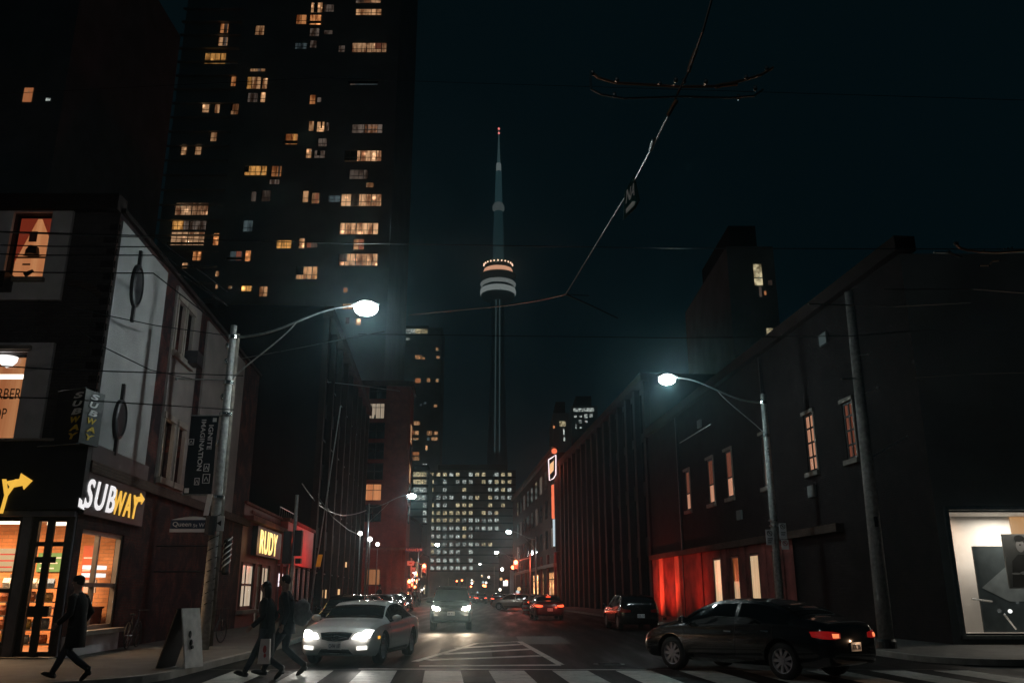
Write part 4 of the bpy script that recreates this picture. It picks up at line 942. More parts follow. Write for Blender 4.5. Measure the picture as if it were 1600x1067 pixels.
def facade_windows(parent, wall, spec, depth=-.03, bars=True, barw=.10):
    for q in spec.replace('\n', '').split(';'):
        t = q.split(); 
        if len(t) != 5: continue
        x0, x1, y0, y1 = map(float, t[:4]); r = vrect(wall, x0, x1, y0, y1); wd = r[1] - r[0]
        p = MB(); p.quad(wall.pt(r[0], r[2], .04), wall.pt(r[1], r[2], .04), wall.pt(r[1], r[3], .04), wall.pt(r[0], r[3], .04)); o = p.build('window', kinds[t[4]], parent)
        if bars and wd > .9:
            f = MB(); n = max(1, round(wd / .95)); hgt = r[3] - r[2]
            for i in range(0, n + 1): a = r[0] + wd * i / n; w_ = barw * (1.6 if i % 3 == 0 else .7); wall.box(f, a - w_ / 2, a + w_ / 2, r[2], r[3], .05, .12)
            if hgt > 1.2: wall.box(f, r[0], r[1], r[2] + hgt * .34 - barw * .4, r[2] + hgt * .34 + barw * .4, .05, .11)
            if t[4] in 'bw' and wd > 3: wall.box(f, r[0], r[1], r[2] - .05, r[2] + .22 * hgt, .6, .63) if False else None
            f.build('frame', 'dark_trim', o)
            rq = random.Random(int(x0 * 7 + y0)); 
            if rq.random() < .45 and wd > 1.3:
                u0 = rq.choice((0, .25, .5, .66)); u1 = min(1, u0 + rq.choice((.2, .34, .4))); zb0 = r[2] + hgt * rq.choice((0, 0, .35)); c2 = MB(); c2.quad(wall.pt(r[0] + wd * u0, zb0, .045), wall.pt(r[0] + wd * u1, zb0, .045), wall.pt(r[0] + wd * u1, r[3], .045), wall.pt(r[0] + wd * u0, r[3], .045)); c2.build('curtain', rq.choice(('room_dim', 'blind_rust', 'room_yellow', 'dark_glass')), o)
            if rq.random() < .15 and wd > 2: c2 = MB(); c2.box(wall.pt(r[0] - .2, r[2] - .1, .5), wall.pt(r[1] + .2, r[2] + .0, .9)); wall.box(c2, r[0] - .2, r[1] + .2, r[2] - .1, r[2] + .2, .88, .90); c2.build('balcony_rail', 'dark_glass', o)
facade_windows(ct, CW, WIN)
# second tower
TW = Wall((at(597, 600, 420).x, 420), 1, 0)
t2 = thing('condominium_tower', 'slimmer distant tower with a bright top floor band beside the brick loft', 'building', (TW.p.x + 8, 240, 0))
tw1 = at(689, 600, 420).x - TW.p.x
f = MB(); TW.box(f, 0, tw1, 0, at(640, 512, 420).z, -18, 0); f.build('wall', 'facade_pale', t2)
f = MB(); TW.box(f, tw1 * .2, tw1 * .75, at(640, 512, 420).z, at(640, 507, 420).z, -14, -2); f.build('roof_plant', 'facade_dark', t2)
kinds['O'] = 'office_cool'; kinds['W'] = 'office_warm'; kinds['Q'] = 'blind_peach'
facade_windows(t2, TW, """601 612 514 521 O;613 624 514 521 O;625 636 514 521 O;637 648 514 521 O;649 658 514 521 W;659 668 514 521 W;631 640 528 531 O;603 608 556 559 c;609 619 555 562 Q;620 630 555 562 Q;611 618 563 568 Q;649 659 555 561 w;660 664 558 562 w;
681 685 543 548 w;682 687 556 560 w;649 657 591 598 Q;667 672 591 597 w;681 685 592 597 w;628 632 628 636 w;656 659 631 634 c;678 683 632 636 w;636 646 658 664 Q;647 656 658 664 w;633 636 672 680 Q;639 646 672 679 Q;648 654 673 679 w;667 675 673 680 w;678 684 674 679 w;637 639 683 688 w;645 654 684 687 w;
667 672 683 688 c;674 684 683 688 w;665 668 696 703 w;645 655 706 711 Q;645 655 713 719 w;636 641 712 716 w;637 641 721 725 w;660 667 724 733 O;643 648 740 748 W;662 666 628 631 c""", bars=False)
# lower wing and the office block closing the street
def office(name, label, x0, x1, ytop, Y, colx, rowy, cw, ch, pick, depth=22, lim=100):
    w_ = Wall((at(x0, 850, Y).x, Y), 1, 0); o = thing(name, label, 'building', (w_.p.x + 10, Y + 5, 0)); wd = at(x1, 850, Y).x - w_.p.x; zt_ = at((x0 + x1) / 2, ytop, Y).z
    f = MB(); w_.box(f, 0, wd, 0, zt_, -depth, 0); f.build('wall', 'facade_mid', o)
    lit = []
    for ri, y in enumerate(rowy):
        for ci, x in enumerate(colx):
            mt = pick(ri, ci, x, y)
            if mt: lit.append((x, y, mt))
    rest = MB(); 
    for i, (x, y, mt) in enumerate(lit):
        r = vrect(w_, x, x + cw, y - ch / 2, y + ch / 2)
        if i < lim:
            p = MB(); p.quad(w_.pt(r[0], r[2], .05), w_.pt(r[1], r[2], .05), w_.pt(r[1], r[3], .05), w_.pt(r[0], r[3], .05)); q = p.build('window', mt, o)
            if i % 2 == 0: f = MB(); c_ = (r[0] + r[1]) / 2; w_.box(f, c_ - .06, c_ + .06, r[2], r[3], .06, .12); f.build('frame', 'dark_trim', q)
        else: rest.quad(w_.pt(r[0], r[2], .05), w_.pt(r[1], r[2], .05), w_.pt(r[1], r[3], .05), w_.pt(r[0], r[3], .05))
    if rest.v: rest.build('windows', 'office_cool', o, kind='stuff')
    f = MB()
    for y in rowy: z = at(x0, y + ch * .85, Y).z; w_.box(f, 0, wd, z - .25, z + .25, 0, .2)
    f.build('floor_bands', 'facade_dark', o)
    f = MB(); w_.box(f, wd * .1, wd * .9, zt_, zt_ + 2.5, -depth * .8, -2); f.build('roof_plant', 'facade_dark', o)
rnd = random.Random(3)
rows = [741, 752.5, 765, 777, 789, 801, 812.5, 825, 837.5, 850, 862, 875, 887]
cols_ = [672 + 10.1 * i for i in range(13)]
def pick(ri, ci, x, y):
    if ri >= 5 and x > 776 - (ri - 5) * 1.5: return None
    if ri >= 8 and x > 768: return None
    if ri >= 10 and x > 735: return None
    if ri < 5 and ri not in (4,) or ri == 5: p = .86 if ri != 2 else .72
    elif ri == 4: p = .62
    elif ri in (6, 7): p = 1
    elif ri == 8: p = .75
    else: p = .9
    if ri == 5: p = .7
    if rnd.random() > p: return None
    if ri in (6,) and x < 720: return 'office_warm'
    if ri in (0, 1, 2) : return 'office_warm' if rnd.random() < .65 else 'office_cool'
    if ri in (4, 5): return 'office_warm' if rnd.random() < .8 else 'office_cool'
    return 'office_cool' if rnd.random() < .88 else 'office_warm'
office('office_block', 'wide office block with rows of lit square windows closing off the street', 667, 806, 734, 350, cols_, rows, 5.8, 5.4, pick)
office('office_wing', 'narrow lower office wing with bright ribbon windows left of the office block', 638, 667, 735, 320, [641, 646, 651, 656, 661], rows[:7], 5.2, 7.0, lambda ri, ci, x, y: (None if (ri > 3 and x < 659) or (ri < 4 and x < 645) else ('office_warm' if ri < 2 else 'office_cool')), depth=16)
# towers seen beyond the right hand roofs
def fartower(name, label, Y, x0, x1, ytop, spec, bars=False, depth=20):
    w_ = Wall((at(x0, 650, Y).x, Y), 1, 0); o = thing(name, label, 'building', (w_.p.x + 5, Y + 5, 0)); f = MB(); w_.box(f, 0, at(x1, 650, Y).x - w_.p.x, 0, at((x0 + x1) / 2, ytop, Y).z, -depth, 0)
    f.build('wall', 'facade_mid' if Y < 100 else 'facade_pale', o); f = MB(); zt_ = at((x0 + x1) / 2, ytop, Y).z; wd = at(x1, 650, Y).x - w_.p.x; w_.box(f, wd * .2, wd * .8, zt_, zt_ + 3, -depth * .7, -2); f.build('roof_plant', 'facade_dark', o); facade_windows(o, w_, spec, bars=bars); return w_, o
fartower('hotel_tower', 'distant tower with a lit crown seen over the dark pilastered block', 210, 893, 934, 634, "896 911 638 643 O;912 928 637 643 O;897 901 649 652 O;905 909 649 652 O;913 918 647 653 O;921 926 646 652 O;904 909 656 661 O;914 918 657 660 O;899 901 663 669 O;906 909 667 669 O")
fartower('stair_tower', 'thin dark tower with a column of small lights left of the lit crown tower', 190, 864, 889, 645, "874 884 658 666 W;880 882 669 679 O;880.5 883 683 689 O;864 867 665 669 Q")
rw_, ro = fartower('loft_tower', 'dark tower with two small lit windows high above the right brick building', 75, 1155, 1232, 385, "1176 1191 413 446 W;1198 1208 513 530 W;1204 1217 520 545 W;1194 1197 455 461 Q;1186 1190 448 464 d;1200 1206 438 446 d", bars=True)
fartower('corner_tower', 'dark building at far upper left with one small lit attic window', 62, -200, 15, -160, "37 51 138 160 Q;72 79 154 158 O")
facade_only = None

# ================================================================ broadcast tower
tb = thing('broadcast_tower', 'very tall floodlit concrete broadcast tower with a ringed observation pod and mast', 'tower', (at(778, 500, 946).x, 946, 0))
TX = at(778, 500, 946).x
def zpx(y): return at(778, y, 946).z
b = MB(); b.lathe([(33, 0), (18, 60), (11, 150), (8.2, 250), (7.6, zpx(470))], (TX, 946, 0), 18)
b.build('shaft', 'concrete_tower', tb, smooth=True)
for s_ in (-1, 1):
    f = MB(); f.ring_loft([[Vector((TX + s_ * q[0] + e, 946 - q[1], q[2])) for q, e in ((q_, e_) for q_ in [(q0, q1, z_)] for e_ in (-.55, .55))] + [Vector((TX + s_ * q0 + .55, 946 - q1 + 1, z_)), Vector((TX + s_ * q0 - .55, 946 - q1 + 1, z_))] for q0, q1, z_ in ((2.6, 12, 150), (2.4, 8.9, 250), (2.1, 8.2, zpx(470)))])
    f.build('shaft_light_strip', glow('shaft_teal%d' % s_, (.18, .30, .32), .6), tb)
def ring(name, prof, mt, n=40): b = MB(); b.lathe([(r, zpx(y)) for r, y in prof], (TX, 946, 0), n); return b.build(name, mt, tb, smooth=True)
ring('pod_waist', [(16, 452), (17.5, 449.5), (18.5, 448.5), (17, 447.5)], 'facade_dark')
ring('pod_underside', [(7, 471), (13, 470), (19, 466), (20.5, 459), (19.5, 453), (16, 450)], 'concrete_tower')
ring('radome_ring', [(18.5, 463), (20.8, 460.5), (21.2, 457), (20.5, 453), (18, 451.5)], 'pod_white')  # light on the radome is put into its own glow
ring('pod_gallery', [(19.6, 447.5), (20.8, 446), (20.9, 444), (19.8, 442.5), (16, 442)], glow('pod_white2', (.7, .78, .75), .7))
ring('pod_body', [(16, 441), (17, 436), (21, 434), (21.5, 431), (16, 429.5)], 'facade_dark')
ring('pod_lit_ring', [(20.5, 431), (18, 427.5), (16.5, 422)], 'pod_warm')
ring('pod_roof', [(16, 421), (16.4, 414), (12, 411), (6, 408)], 'facade_dark')
for i in range(24):
    a = 2 * math.pi * i / 24
    if math.sin(a) > .2: continue
    f = MB(); f.ell((TX + 17 * math.cos(a), 946 + 17 * math.sin(a), zpx(415.5) + .5), .9, .9, 1.1, 8, 5); f.build('pod_light', 'pod_dots', tb)
ring('upper_shaft', [(6.6, 409), (6.2, 372), (5.2, 336), (5, 330)], glow('shaft_upper', (.10, .26, .30), .30))  # floodlight on upper shaft and mast is put into glowing colours
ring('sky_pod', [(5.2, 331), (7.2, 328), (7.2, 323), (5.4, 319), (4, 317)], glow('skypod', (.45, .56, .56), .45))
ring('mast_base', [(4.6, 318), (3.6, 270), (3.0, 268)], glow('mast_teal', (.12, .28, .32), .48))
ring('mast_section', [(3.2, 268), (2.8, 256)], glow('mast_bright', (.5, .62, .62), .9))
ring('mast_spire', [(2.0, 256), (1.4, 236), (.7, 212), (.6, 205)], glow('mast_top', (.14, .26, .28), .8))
for y in (201.5, 208.5): f = MB(); f.ell((TX, 946, zpx(y)), 1.3, 1.3, 1.6, 8, 6); f.build('beacon', 'beacon_red', tb)

for nm in ('pod_warm', 'pod_dots', 'pod_white', 'beacon_red', 'shaft_teal-1', 'shaft_teal1', 'pod_white2', 'shaft_upper', 'skypod', 'mast_teal', 'mast_bright', 'mast_top'):
    MATS[nm].node_tree.nodes['Principled BSDF'].inputs['Emission Strength'].default_value *= .38
# ================================================================ street lamps
def bez(p0, p1, p2, p3, n=14):
    p0, p1, p2, p3 = map(Vector, (p0, p1, p2, p3)); out = []
    for i in range(n + 1):
        t = i / n; out.append(p0 * (1 - t) ** 3 + p1 * 3 * t * (1 - t) ** 2 + p2 * 3 * t * t * (1 - t) + p3 * t ** 3)
    return out
def street_lamp(label, base, head, attach_z, power, color, group='street lamps on bracket arms', poler=(.15, .09), polemat='concrete_pole', mt='bulb_white', pole_top=None, near=True, n=14):
    base = Vector(base); head = Vector(head); pt_ = pole_top or attach_z + .35
    o = thing('street_lamp', label, 'lamp', base, group=group)
    f = MB(); f.tube([base, base + Vector((0, 0, pt_ * .5)), base + Vector((0, 0, pt_))], [poler[0], (poler[0] + poler[1]) / 2, poler[1]], n); f.build('pole', polemat, o, smooth=True)
    A = base + Vector((0, 0, attach_z)); d = Vector((head.x - A.x, head.y - A.y, 0))
    P = bez(A, A + d * .42 + Vector((0, 0, .02)), A + d * .55 + Vector((0, 0, (head.z - A.z) * 1.05)), head + Vector((0, 0, .10)) - d * .06)
    f = MB(); f.tube(P, [.04 - .014 * i / len(P) for i in range(len(P))], 8); f.build('arm', 'galvanised', o, smooth=True)
    f = MB(); B = A - Vector((0, 0, 1.35)); f.tube(bez(B, B + d * .12 + Vector((0, 0, .6)), P[6] - Vector((0, 0, .5)) - d * .05, P[7], 8), .02, 6); f.build('brace', 'galvanised', o)
    dn = d.normalized(); h = MB()
    rings = []
    for t, w_, hh in ((-.16, .05, .05), (-.05, .09, .07), (.15, .14, .10), (.42, .16, .10), (.6, .10, .06), (.66, .03, .02)):
        c = head + dn * (t - .25) + Vector((0, 0, .12)); sd = Vector((-dn.y, dn.x, 0))
        rings.append([c + sd * w_ * math.cos(k * math.pi / 5) + Vector((0, 0, hh * (math.sin(k * math.pi / 5) if k < 5 else .35 * math.sin(k * math.pi / 5)))) for k in range(10)])
    h.ring_loft(rings); h.build('luminaire', 'galvanised', o, smooth=True)
    h = MB(); h.ell(head + dn * .02 + Vector((0, 0, .0)), .34, .31, .21, 18, 10); h.build('lens', mt, o, smooth=True)  # lens made oversized, the lamp's glare put into its shape
    if near:
        for z in (attach_z, attach_z - 1.35): f = MB(); f.lathe([(poler[1] + .03, z - .06), (poler[1] + .045, z - .05), (poler[1] + .045, z + .05), (poler[1] + .03, z + .06)], base, 14); f.build('clamp', 'steel', o)
    if power: point_lamp(head + Vector((0, 0, -.33)), power, color, .10)
    return o
b1 = gnd(318, 1006, .13); T1 = at(366, 522, b1.y); h1 = at(571, 481, b1.y - .1)
LB = Vector((at(318, 990, 23.6).x, 23.6, .13)); LB2 = at(362, 560, 23.6)
base1 = Vector((LB.x * .5 + LB2.x * .5, 23.6, .13))
lampL = street_lamp('concrete street lamp carrying the dark vertical banner near the sandwich shop', base1, at(571, 482, 23.6), at(366, 527, 23.6).z - .13, 430, (.82, 1, 1))
# a second utility pole stands right behind it, guyed
lampR = street_lamp('street lamp with three parking signs on its pole, right side of the street', Vector((at(1222, 930, 34).x * .5 + at(1194, 680, 34).x * .5, 34, .13)), at(1043, 593, 34), at(1190, 629, 34).z - .13, 330, (.66, 1, 1.02), poler=(.15, .11))
def far_lamp(label, Y, hx, hy, pxl, power, mt='bulb_white', col=(.9, 1, .96)):
    H = at(hx, hy, Y); bse = Vector((at(pxl, 930, Y).x, Y, .13)); return street_lamp(label, bse, H, H.z - 1.1, power, col, mt=mt, near=False, polemat='galvanised', n=8, poler=(.12, .08))
far_lamp('far street lamp in front of the brick loft, arm curving right over the road', 75, 643, 775, 570, 330)
far_lamp('small far street lamp left of the office block beside the red signals', 150, 683, 851, 652, 300)
far_lamp('far right street lamp highest of the row ending by the red restaurant', 119, 795, 831, 838, 420)
far_lamp('far right street lamp in the middle of the receding row', 165, 776, 863, 806, 260)
far_lamp('tiny warm street lamp nearest the end of the street', 240, 750, 881, 772, 260, 'bulb_warm', (1, .9, .75))
for lab, x, y, Y in (('leftmost globe lamp glowing before the dark pilastered hall', 563, 833, 70), ('globe lamp on a slim post before the brick loft', 578, 842, 66), ('small double globe lamp beside the brick loft wall', 590, 850, 84)):
    p = at(x, y, Y); o = thing('post_lamp', lab, 'lamp', (p.x, Y, .13), group='globe lamps on posts')
    f = MB(); f.tube([(p.x, Y, .13), (p.x, Y, p.z - .2)], [.07, .045], 8); f.build('post', 'galvanised', o)
    f = MB(); f.ell(p, .17, .17, .17, 12, 8); f.build('globe', 'bulb_warm', o, smooth=True)
    if x < 585: point_lamp(p + Vector((0, -.35, -.1)), 90, (1, .95, .88), .1)
# the lamp on our own side of the main street, out of the frame above and left
lampN = street_lamp('street lamp on the near side of the main street, above the viewpoint', (-9.5, 1.5, .13), (-5.6, 3.2, 9.4), 8.4, 300, (1, .95, .88))
# banner
bn = thing('street_banner', 'dark vertical banner reading IGNITE IMAGINATION on the left lamp pole', 'banner', base1 + Vector((0, 0, 4)))
Yb = 23.45; TL, TR_, BL, BR = at(290, 650, Yb), at(333, 650, Yb), at(283, 775, Yb), at(324, 768, Yb)
xr = base1.x - .13; xl = xr - (TR_.x - TL.x); zt_, zb_2 = (TL.z + TR_.z) / 2, (BL.z + BR.z) / 2
f = MB(); nn = 8
for i in range(nn):
    for j in range(4):
        def bp(i_, j_):
            u = j_ / 4; v = i_ / nn; return Vector((xl + (xr - xl) * u, Yb + .03 * math.sin(v * 7 + u * 2), zt_ + (zb_2 - zt_) * v))
        f.quad(bp(i + 1, j), bp(i + 1, j + 1), bp(i, j + 1), bp(i, j))
f.build('cloth', 'banner_cloth', bn)
f = MB()
for z in (zt_ + .02, zb_2 - .02): f.tube([(base1.x, Yb + .1, z), (xl - .03, Yb + .02, z)], .022)
f.build('bracket', 'galvanised', bn)
f = MB(); f.lathe([(.16, zt_ + .05), (.17, zt_ + .05), (.17, zt_ + .12), (.16, zt_ + .12)], (base1.x, base1.y, 0), 14); f.lathe([(.165, zb_2 - .1), (.175, zb_2 - .1), (.175, zb_2 - .03), (.165, zb_2 - .03)], (base1.x, base1.y, 0), 14); f.build('clamp', 'steel', bn)
bw = xr - xl; bh = zt_ - zb_2
put_text('IGNITE', (xl + bw * .70, Yb - .05, zt_ - bh * .12), (0, 0, -1), (1, 0, 0), bh * .32, bw * .17, 'banner_text', bn, bold=.02, extrude=.004)
put_text('IMAGINATION', (xl + bw * .42, Yb - .05, zt_ - bh * .05), (0, 0, -1), (1, 0, 0), bh * .66, bw * .17, 'banner_text', bn, bold=.02, extrude=.004)
def sq(x0, y0, w_, h_, inner=True):
    f = MB(); X = xl + bw * x0; Z = zt_ - bh * y0; W_ = bw * w_; H_ = bh * h_; t = .02
    for q in (((X, Z), (X + W_, Z - t)), ((X, Z - H_ + t), (X + W_, Z - H_)), ((X, Z), (X + t, Z - H_)), ((X + W_ - t, Z), (X + W_, Z - H_))) if inner else (((X, Z), (X + W_, Z - H_)),):
        f.box((q[0][0], Yb - .055, q[0][1]), (q[1][0], Yb - .05, q[1][1]))
    if inner: f.tube([(X + W_ * .25, Yb - .055, Z - H_ * .75), (X + W_ * .5, Yb - .055, Z - H_ * .3), (X + W_ * .75, Yb - .055, Z - H_ * .75)], .012, 5)
    f.build('printed_emblem', 'banner_text', bn)
sq(.66, .62, .20, .10); sq(.66, .75, .26, .12); sq(.38, .80, .18, .09); sq(.02, .30, .20, .08); sq(.82, .03, .14, .05, False); sq(.06, .93, .16, .06, False)
# street name sign and the other plates on the lamp pole
ss = thing('street_sign', 'blue and white street name sign reading Queen St W on the left lamp pole', 'sign', (base1.x, 23.3, 3.3))
Ys_ = 23.25; a, c_ = at(265, 832, Ys_), at(319, 812, Ys_)
x0, x1 = a.x, base1.x + .12; zb3, zt3 = at(290, 831, Ys_).z, at(290, 812, Ys_).z
f = MB(); f.box((x0, Ys_, zb3 + (zt3 - zb3) * .28), (x1, Ys_ + .03, zt3)); f.build('name_plate', 'sign_blue', ss)
f = MB(); f.box((x0 - .01, Ys_, zb3), (x1, Ys_ + .03, zb3 + (zt3 - zb3) * .27)); f.build('lower_plate', 'sign_white', ss)
f = MB(); f.add([(x0 + (x1 - x0) * i / 10, Ys_, zt3 + .001 + .09 * math.sin(math.pi * i / 10)) for i in range(11)] + [(x1, Ys_, zt3 + .002), (x0, Ys_, zt3 + .002)], [tuple(range(13))]); f.build('crest_plate', 'sign_white', ss)
hh_ = (zt3 - zb3) * .72
put_text('Queen', (x0 + .06, Ys_ - .006, zb3 + (zt3 - zb3) * .40), (1, 0, 0), (0, 0, 1), (x1 - x0) * .42, hh_ * .62, 'sign_white', ss, extrude=.004, bold=.01)
put_text('St', (x0 + (x1 - x0) * .51, Ys_ - .006, zb3 + (zt3 - zb3) * .42), (1, 0, 0), (0, 0, 1), (x1 - x0) * .10, hh_ * .36, 'sign_white', ss, extrude=.004)
put_text('W', (x0 + (x1 - x0) * .64, Ys_ - .006, zb3 + (zt3 - zb3) * .42), (1, 0, 0), (0, 0, 1), (x1 - x0) * .13, hh_ * .44, 'sign_white', ss, extrude=.004)
f = MB(); f.tube([(base1.x, 23.3, zb3 - .08), (base1.x, 23.3, zt3 + .1)], .155, 12); f.build('strap', 'black_metal', ss)
o = thing('arrow_sign', 'small square white sign with a dark arrow right of the Queen St W sign', 'sign', (base1.x + .3, 23.4, 3.4))
a, c_ = at(336, 829, 23.3), at(349, 806, 23.3); f = MB(); f.box((base1.x + .10, 23.3, a.z), (base1.x + .34, 23.32, c_.z)); f.build('plate', 'sign_white', o)
f = MB(); f.add([(base1.x + .15, 23.29, a.z + .2), (base1.x + .27, 23.29, a.z + .12), (base1.x + .27, 23.29, a.z + .28)], [(0, 1, 2)]); f.build('printed_arrow', 'sign_black', o)
o = thing('folded_sign', 'pale narrow plate seen edge on, above the Queen St W sign', 'sign', (base1.x - .1, 23.3, 4.0))
a = at(318, 805, 23.2); c_ = at(326, 772, 23.2); f = MB(); f.ring_loft([[Vector((base1.x - .20, 23.2, a.z)), Vector((base1.x - .06, 23.18, a.z)), Vector((base1.x - .06, 23.2, a.z)), Vector((base1.x - .20, 23.22, a.z))], [Vector((base1.x - .14, 23.2, c_.z)), Vector((base1.x + .0, 23.18, c_.z)), Vector((base1.x + .0, 23.2, c_.z)), Vector((base1.x - .14, 23.22, c_.z))]]); f.build('plate', 'sign_white', o)
# posters wrapped round the lamp pole
f = MB()
for k in range(9): z = 1.2 + k * .28; f.tube([(base1.x - .155, base1.y - .03, z), (base1.x, base1.y - .16, z + .07), (base1.x + .155, base1.y - .02, z + .16)], .012, 5)
f.build('tape', 'wire_dark', lampL)
# barber pole
bp_ = thing('barber_pole', 'dark barber pole with slanted white stripes on the shop wall', 'barber pole', at(352, 870, 26.5))
c0 = at(352, 898, 26.5); c1 = at(352, 842, 26.5); wx = c0.x
f = MB(); f.lathe([(.0, c0.z), (.1, c0.z), (.13, c0.z + .08), (.11, c0.z + .12), (.11, c1.z - .14), (.14, c1.z - .1), (.12, c1.z), (.0, c1.z + .05)], (wx, 26.5, 0), 18); f.build('cylinder', 'plastic_black', bp_, smooth=True)
f = MB()
for k in range(5):
    z0 = c0.z + .15 + k * .17; pts = [Vector((wx + .115 * math.cos(t), 26.5 + .115 * math.sin(t), z0 + .09 * (t + math.pi))) for t in [-math.pi * (1 - i / 8) for i in range(9)]]
    f.tube(pts, .02, 5)
f.build('stripe', 'sign_white', bp_)
f = MB(); a_ = LW.hit(352, 870); f.tube([(wx, 26.5, c1.z - .2), (-11.0, 26.6, c1.z - .2)], .025); f.tube([(wx, 26.5, c0.z + .1), (-11.0, 26.6, c0.z + .1)], .025); f.build('bracket', 'black_metal', bp_)
# utility pole beside the lamp with cross cables, round lamp
up_ = thing('utility_pole', 'tall wooden utility pole close behind the left lamp pole', 'pole', (at(350, 900, 25.2).x, 25.2, .13))
xx = at(352, 700, 25.2).x; f = MB(); f.tube([(xx, 25.2, .13), (xx, 25.2, 9.2)], [.17, .12], 12); f.build('shaft', 'wood_pole', up_, smooth=True)
f = MB(); zz_ = at(300, 593, 25).z; f.tube([(xx, 25.05, zz_), (at(276, 593, 25).x, 25.0, zz_ + .02)], .02); f.ell((at(276, 593, 25).x, 25, zz_ + .02), .05, .05, .05); f.build('bracket_arm', 'galvanised', up_)
for k, z in enumerate((8.8, 8.3, 7.2, 5.8)): f = MB(); f.ell((xx - .2, 25.1, z), .06, .06, .10); f.build('insulator', 'steel', up_)
# traffic signal on the near left corner, facing up the side street
def signal_head(name_parent, c, faceY, w_=.34, h_=1.0, lit=None, hood=True, far=False, mat='black_metal', yaw=0):
    o = name_parent; c = Vector(c); f = MB(); s_ = -1 if faceY < 0 else 1
    f.box((c.x - w_ / 2, c.y - .1, c.z - h_ / 2), (c.x + w_ / 2, c.y + .1, c.z + h_ / 2)); hd = f.build('housing', mat, o)
    for k in range(3):
        z = c.z + h_ * (.32 - .32 * k); f = MB(); f.lathe([(.0, s_ * .14), (w_ * .28, s_ * .13), (w_ * .40, s_ * .10)], (c.x, c.y, z), 14, 'y'); f.build('lens', (('signal_red_far' if far else 'signal_red') if lit == k else 'signal_off'), hd)
        if hood: f = MB(); f.ring_loft([[Vector((c.x + w_ * .36 * math.cos(t), c.y + s_ * y_, z + w_ * .36 * math.sin(t))) for t in [math.pi * i / 8 for i in range(9)]] for y_ in (.1, .3)], caps=False, closed=False); f.build('hood', mat, hd)
    return hd
tp = thing('traffic_signal', 'cluster of dark traffic signals seen from behind in front of the red shop', 'traffic light', (at(462, 930, 28).x, 28, .13))
sx_ = at(459, 850, 28).x
f = MB(); f.tube([(sx_, 28, .13), (sx_, 28, 4.6)], .055, 10); f.build('post', 'galvanised', tp)
signal_head(tp, (at(450, 855, 28).x, 27.9, at(450, 855, 28).z), 1, w_=.24, h_=1.0); signal_head(tp, (at(465, 848, 28).x, 28.05, at(465, 848, 28).z), 1, w_=.26, h_=.80)
f = MB(); f.box((at(462, 880, 28).x, 27.9, at(452, 880, 28).z), (at(471, 872, 28).x, 28.1, at(452, 872, 28).z)); f.build('pedestrian_head', 'black_metal', tp)
point_lamp((at(458, 850, 28).x + .1, 28.75, at(450, 842, 28).z), 35, (1, .08, .04), .1)
# leaning guy wire with its yellow guard
gw = thing('guy_wire', 'slanting guy wire with a yellow guard panel left of the parked dark car', 'guy wire', gnd(484, 962, .13))
A_, B_ = at(484, 950, 31), at(519, 720, 31); f = MB(); f.tube([A_, B_, B_ + (B_ - A_) * .4], .022, 6); f.build('cable', 'galvanised', gw)
f = MB(); q = [at(493, 885, 30.9), at(500, 885, 30.9), at(504, 866, 30.9), at(497, 866, 30.9)]; f.ring_loft([[p + Vector((0, .04, 0)) for p in q], q]); f.build('guard', 'sign_yellow', gw)
# folding sign board on the pavement
sb = thing('sandwich_board', 'white folding sidewalk sign board standing by the left lamp pole', 'sign board', gnd(290, 1043, .13))
Y0 = gnd(290, 1043, .13).y
tpz = at(290, 950, Y0).z; xt = at(290, 950, Y0).x; xf = at(305, 1045, Y0).x; xb = at(248, 1045, Y0).x
def leaf(xa, xb_, ya, yb, mt, name, printed=False):
    f = MB(); w_ = .34
    f.hexa([(xb_ - .01, yb - .25, .13), (xb_ + .15, yb + .30, .13), (xb_ + .12, yb + .32, .13), (xb_ - .04, yb - .23, .13), (xa - .01, ya - .25, tpz), (xa + .15, ya + .30, tpz), (xa + .12, ya + .32, tpz), (xa - .04, ya - .23, tpz)]); return f.build(name, mt, sb)
leaf(xt - .02, xf - .15, Y0 + .15, Y0 + .15, 'board_white', 'front_board'); leaf(xt - .10, xb, Y0 + .15, Y0 + .15, 'dark_trim', 'rear_board')
for k, (u, v) in enumerate(((.3, .45), (.42, .58), (.5, .66))):
    z = tpz + (.13 - tpz) * v; x = (xt - .02) + (xf - .15 - xt + .02) * v
    f = MB(); f.ell((x + .045 + .015 * k, Y0 + .10, z), .03, .05, .08 - .02 * k, 8, 5); f.build('printed_mark', 'sign_black', sb)
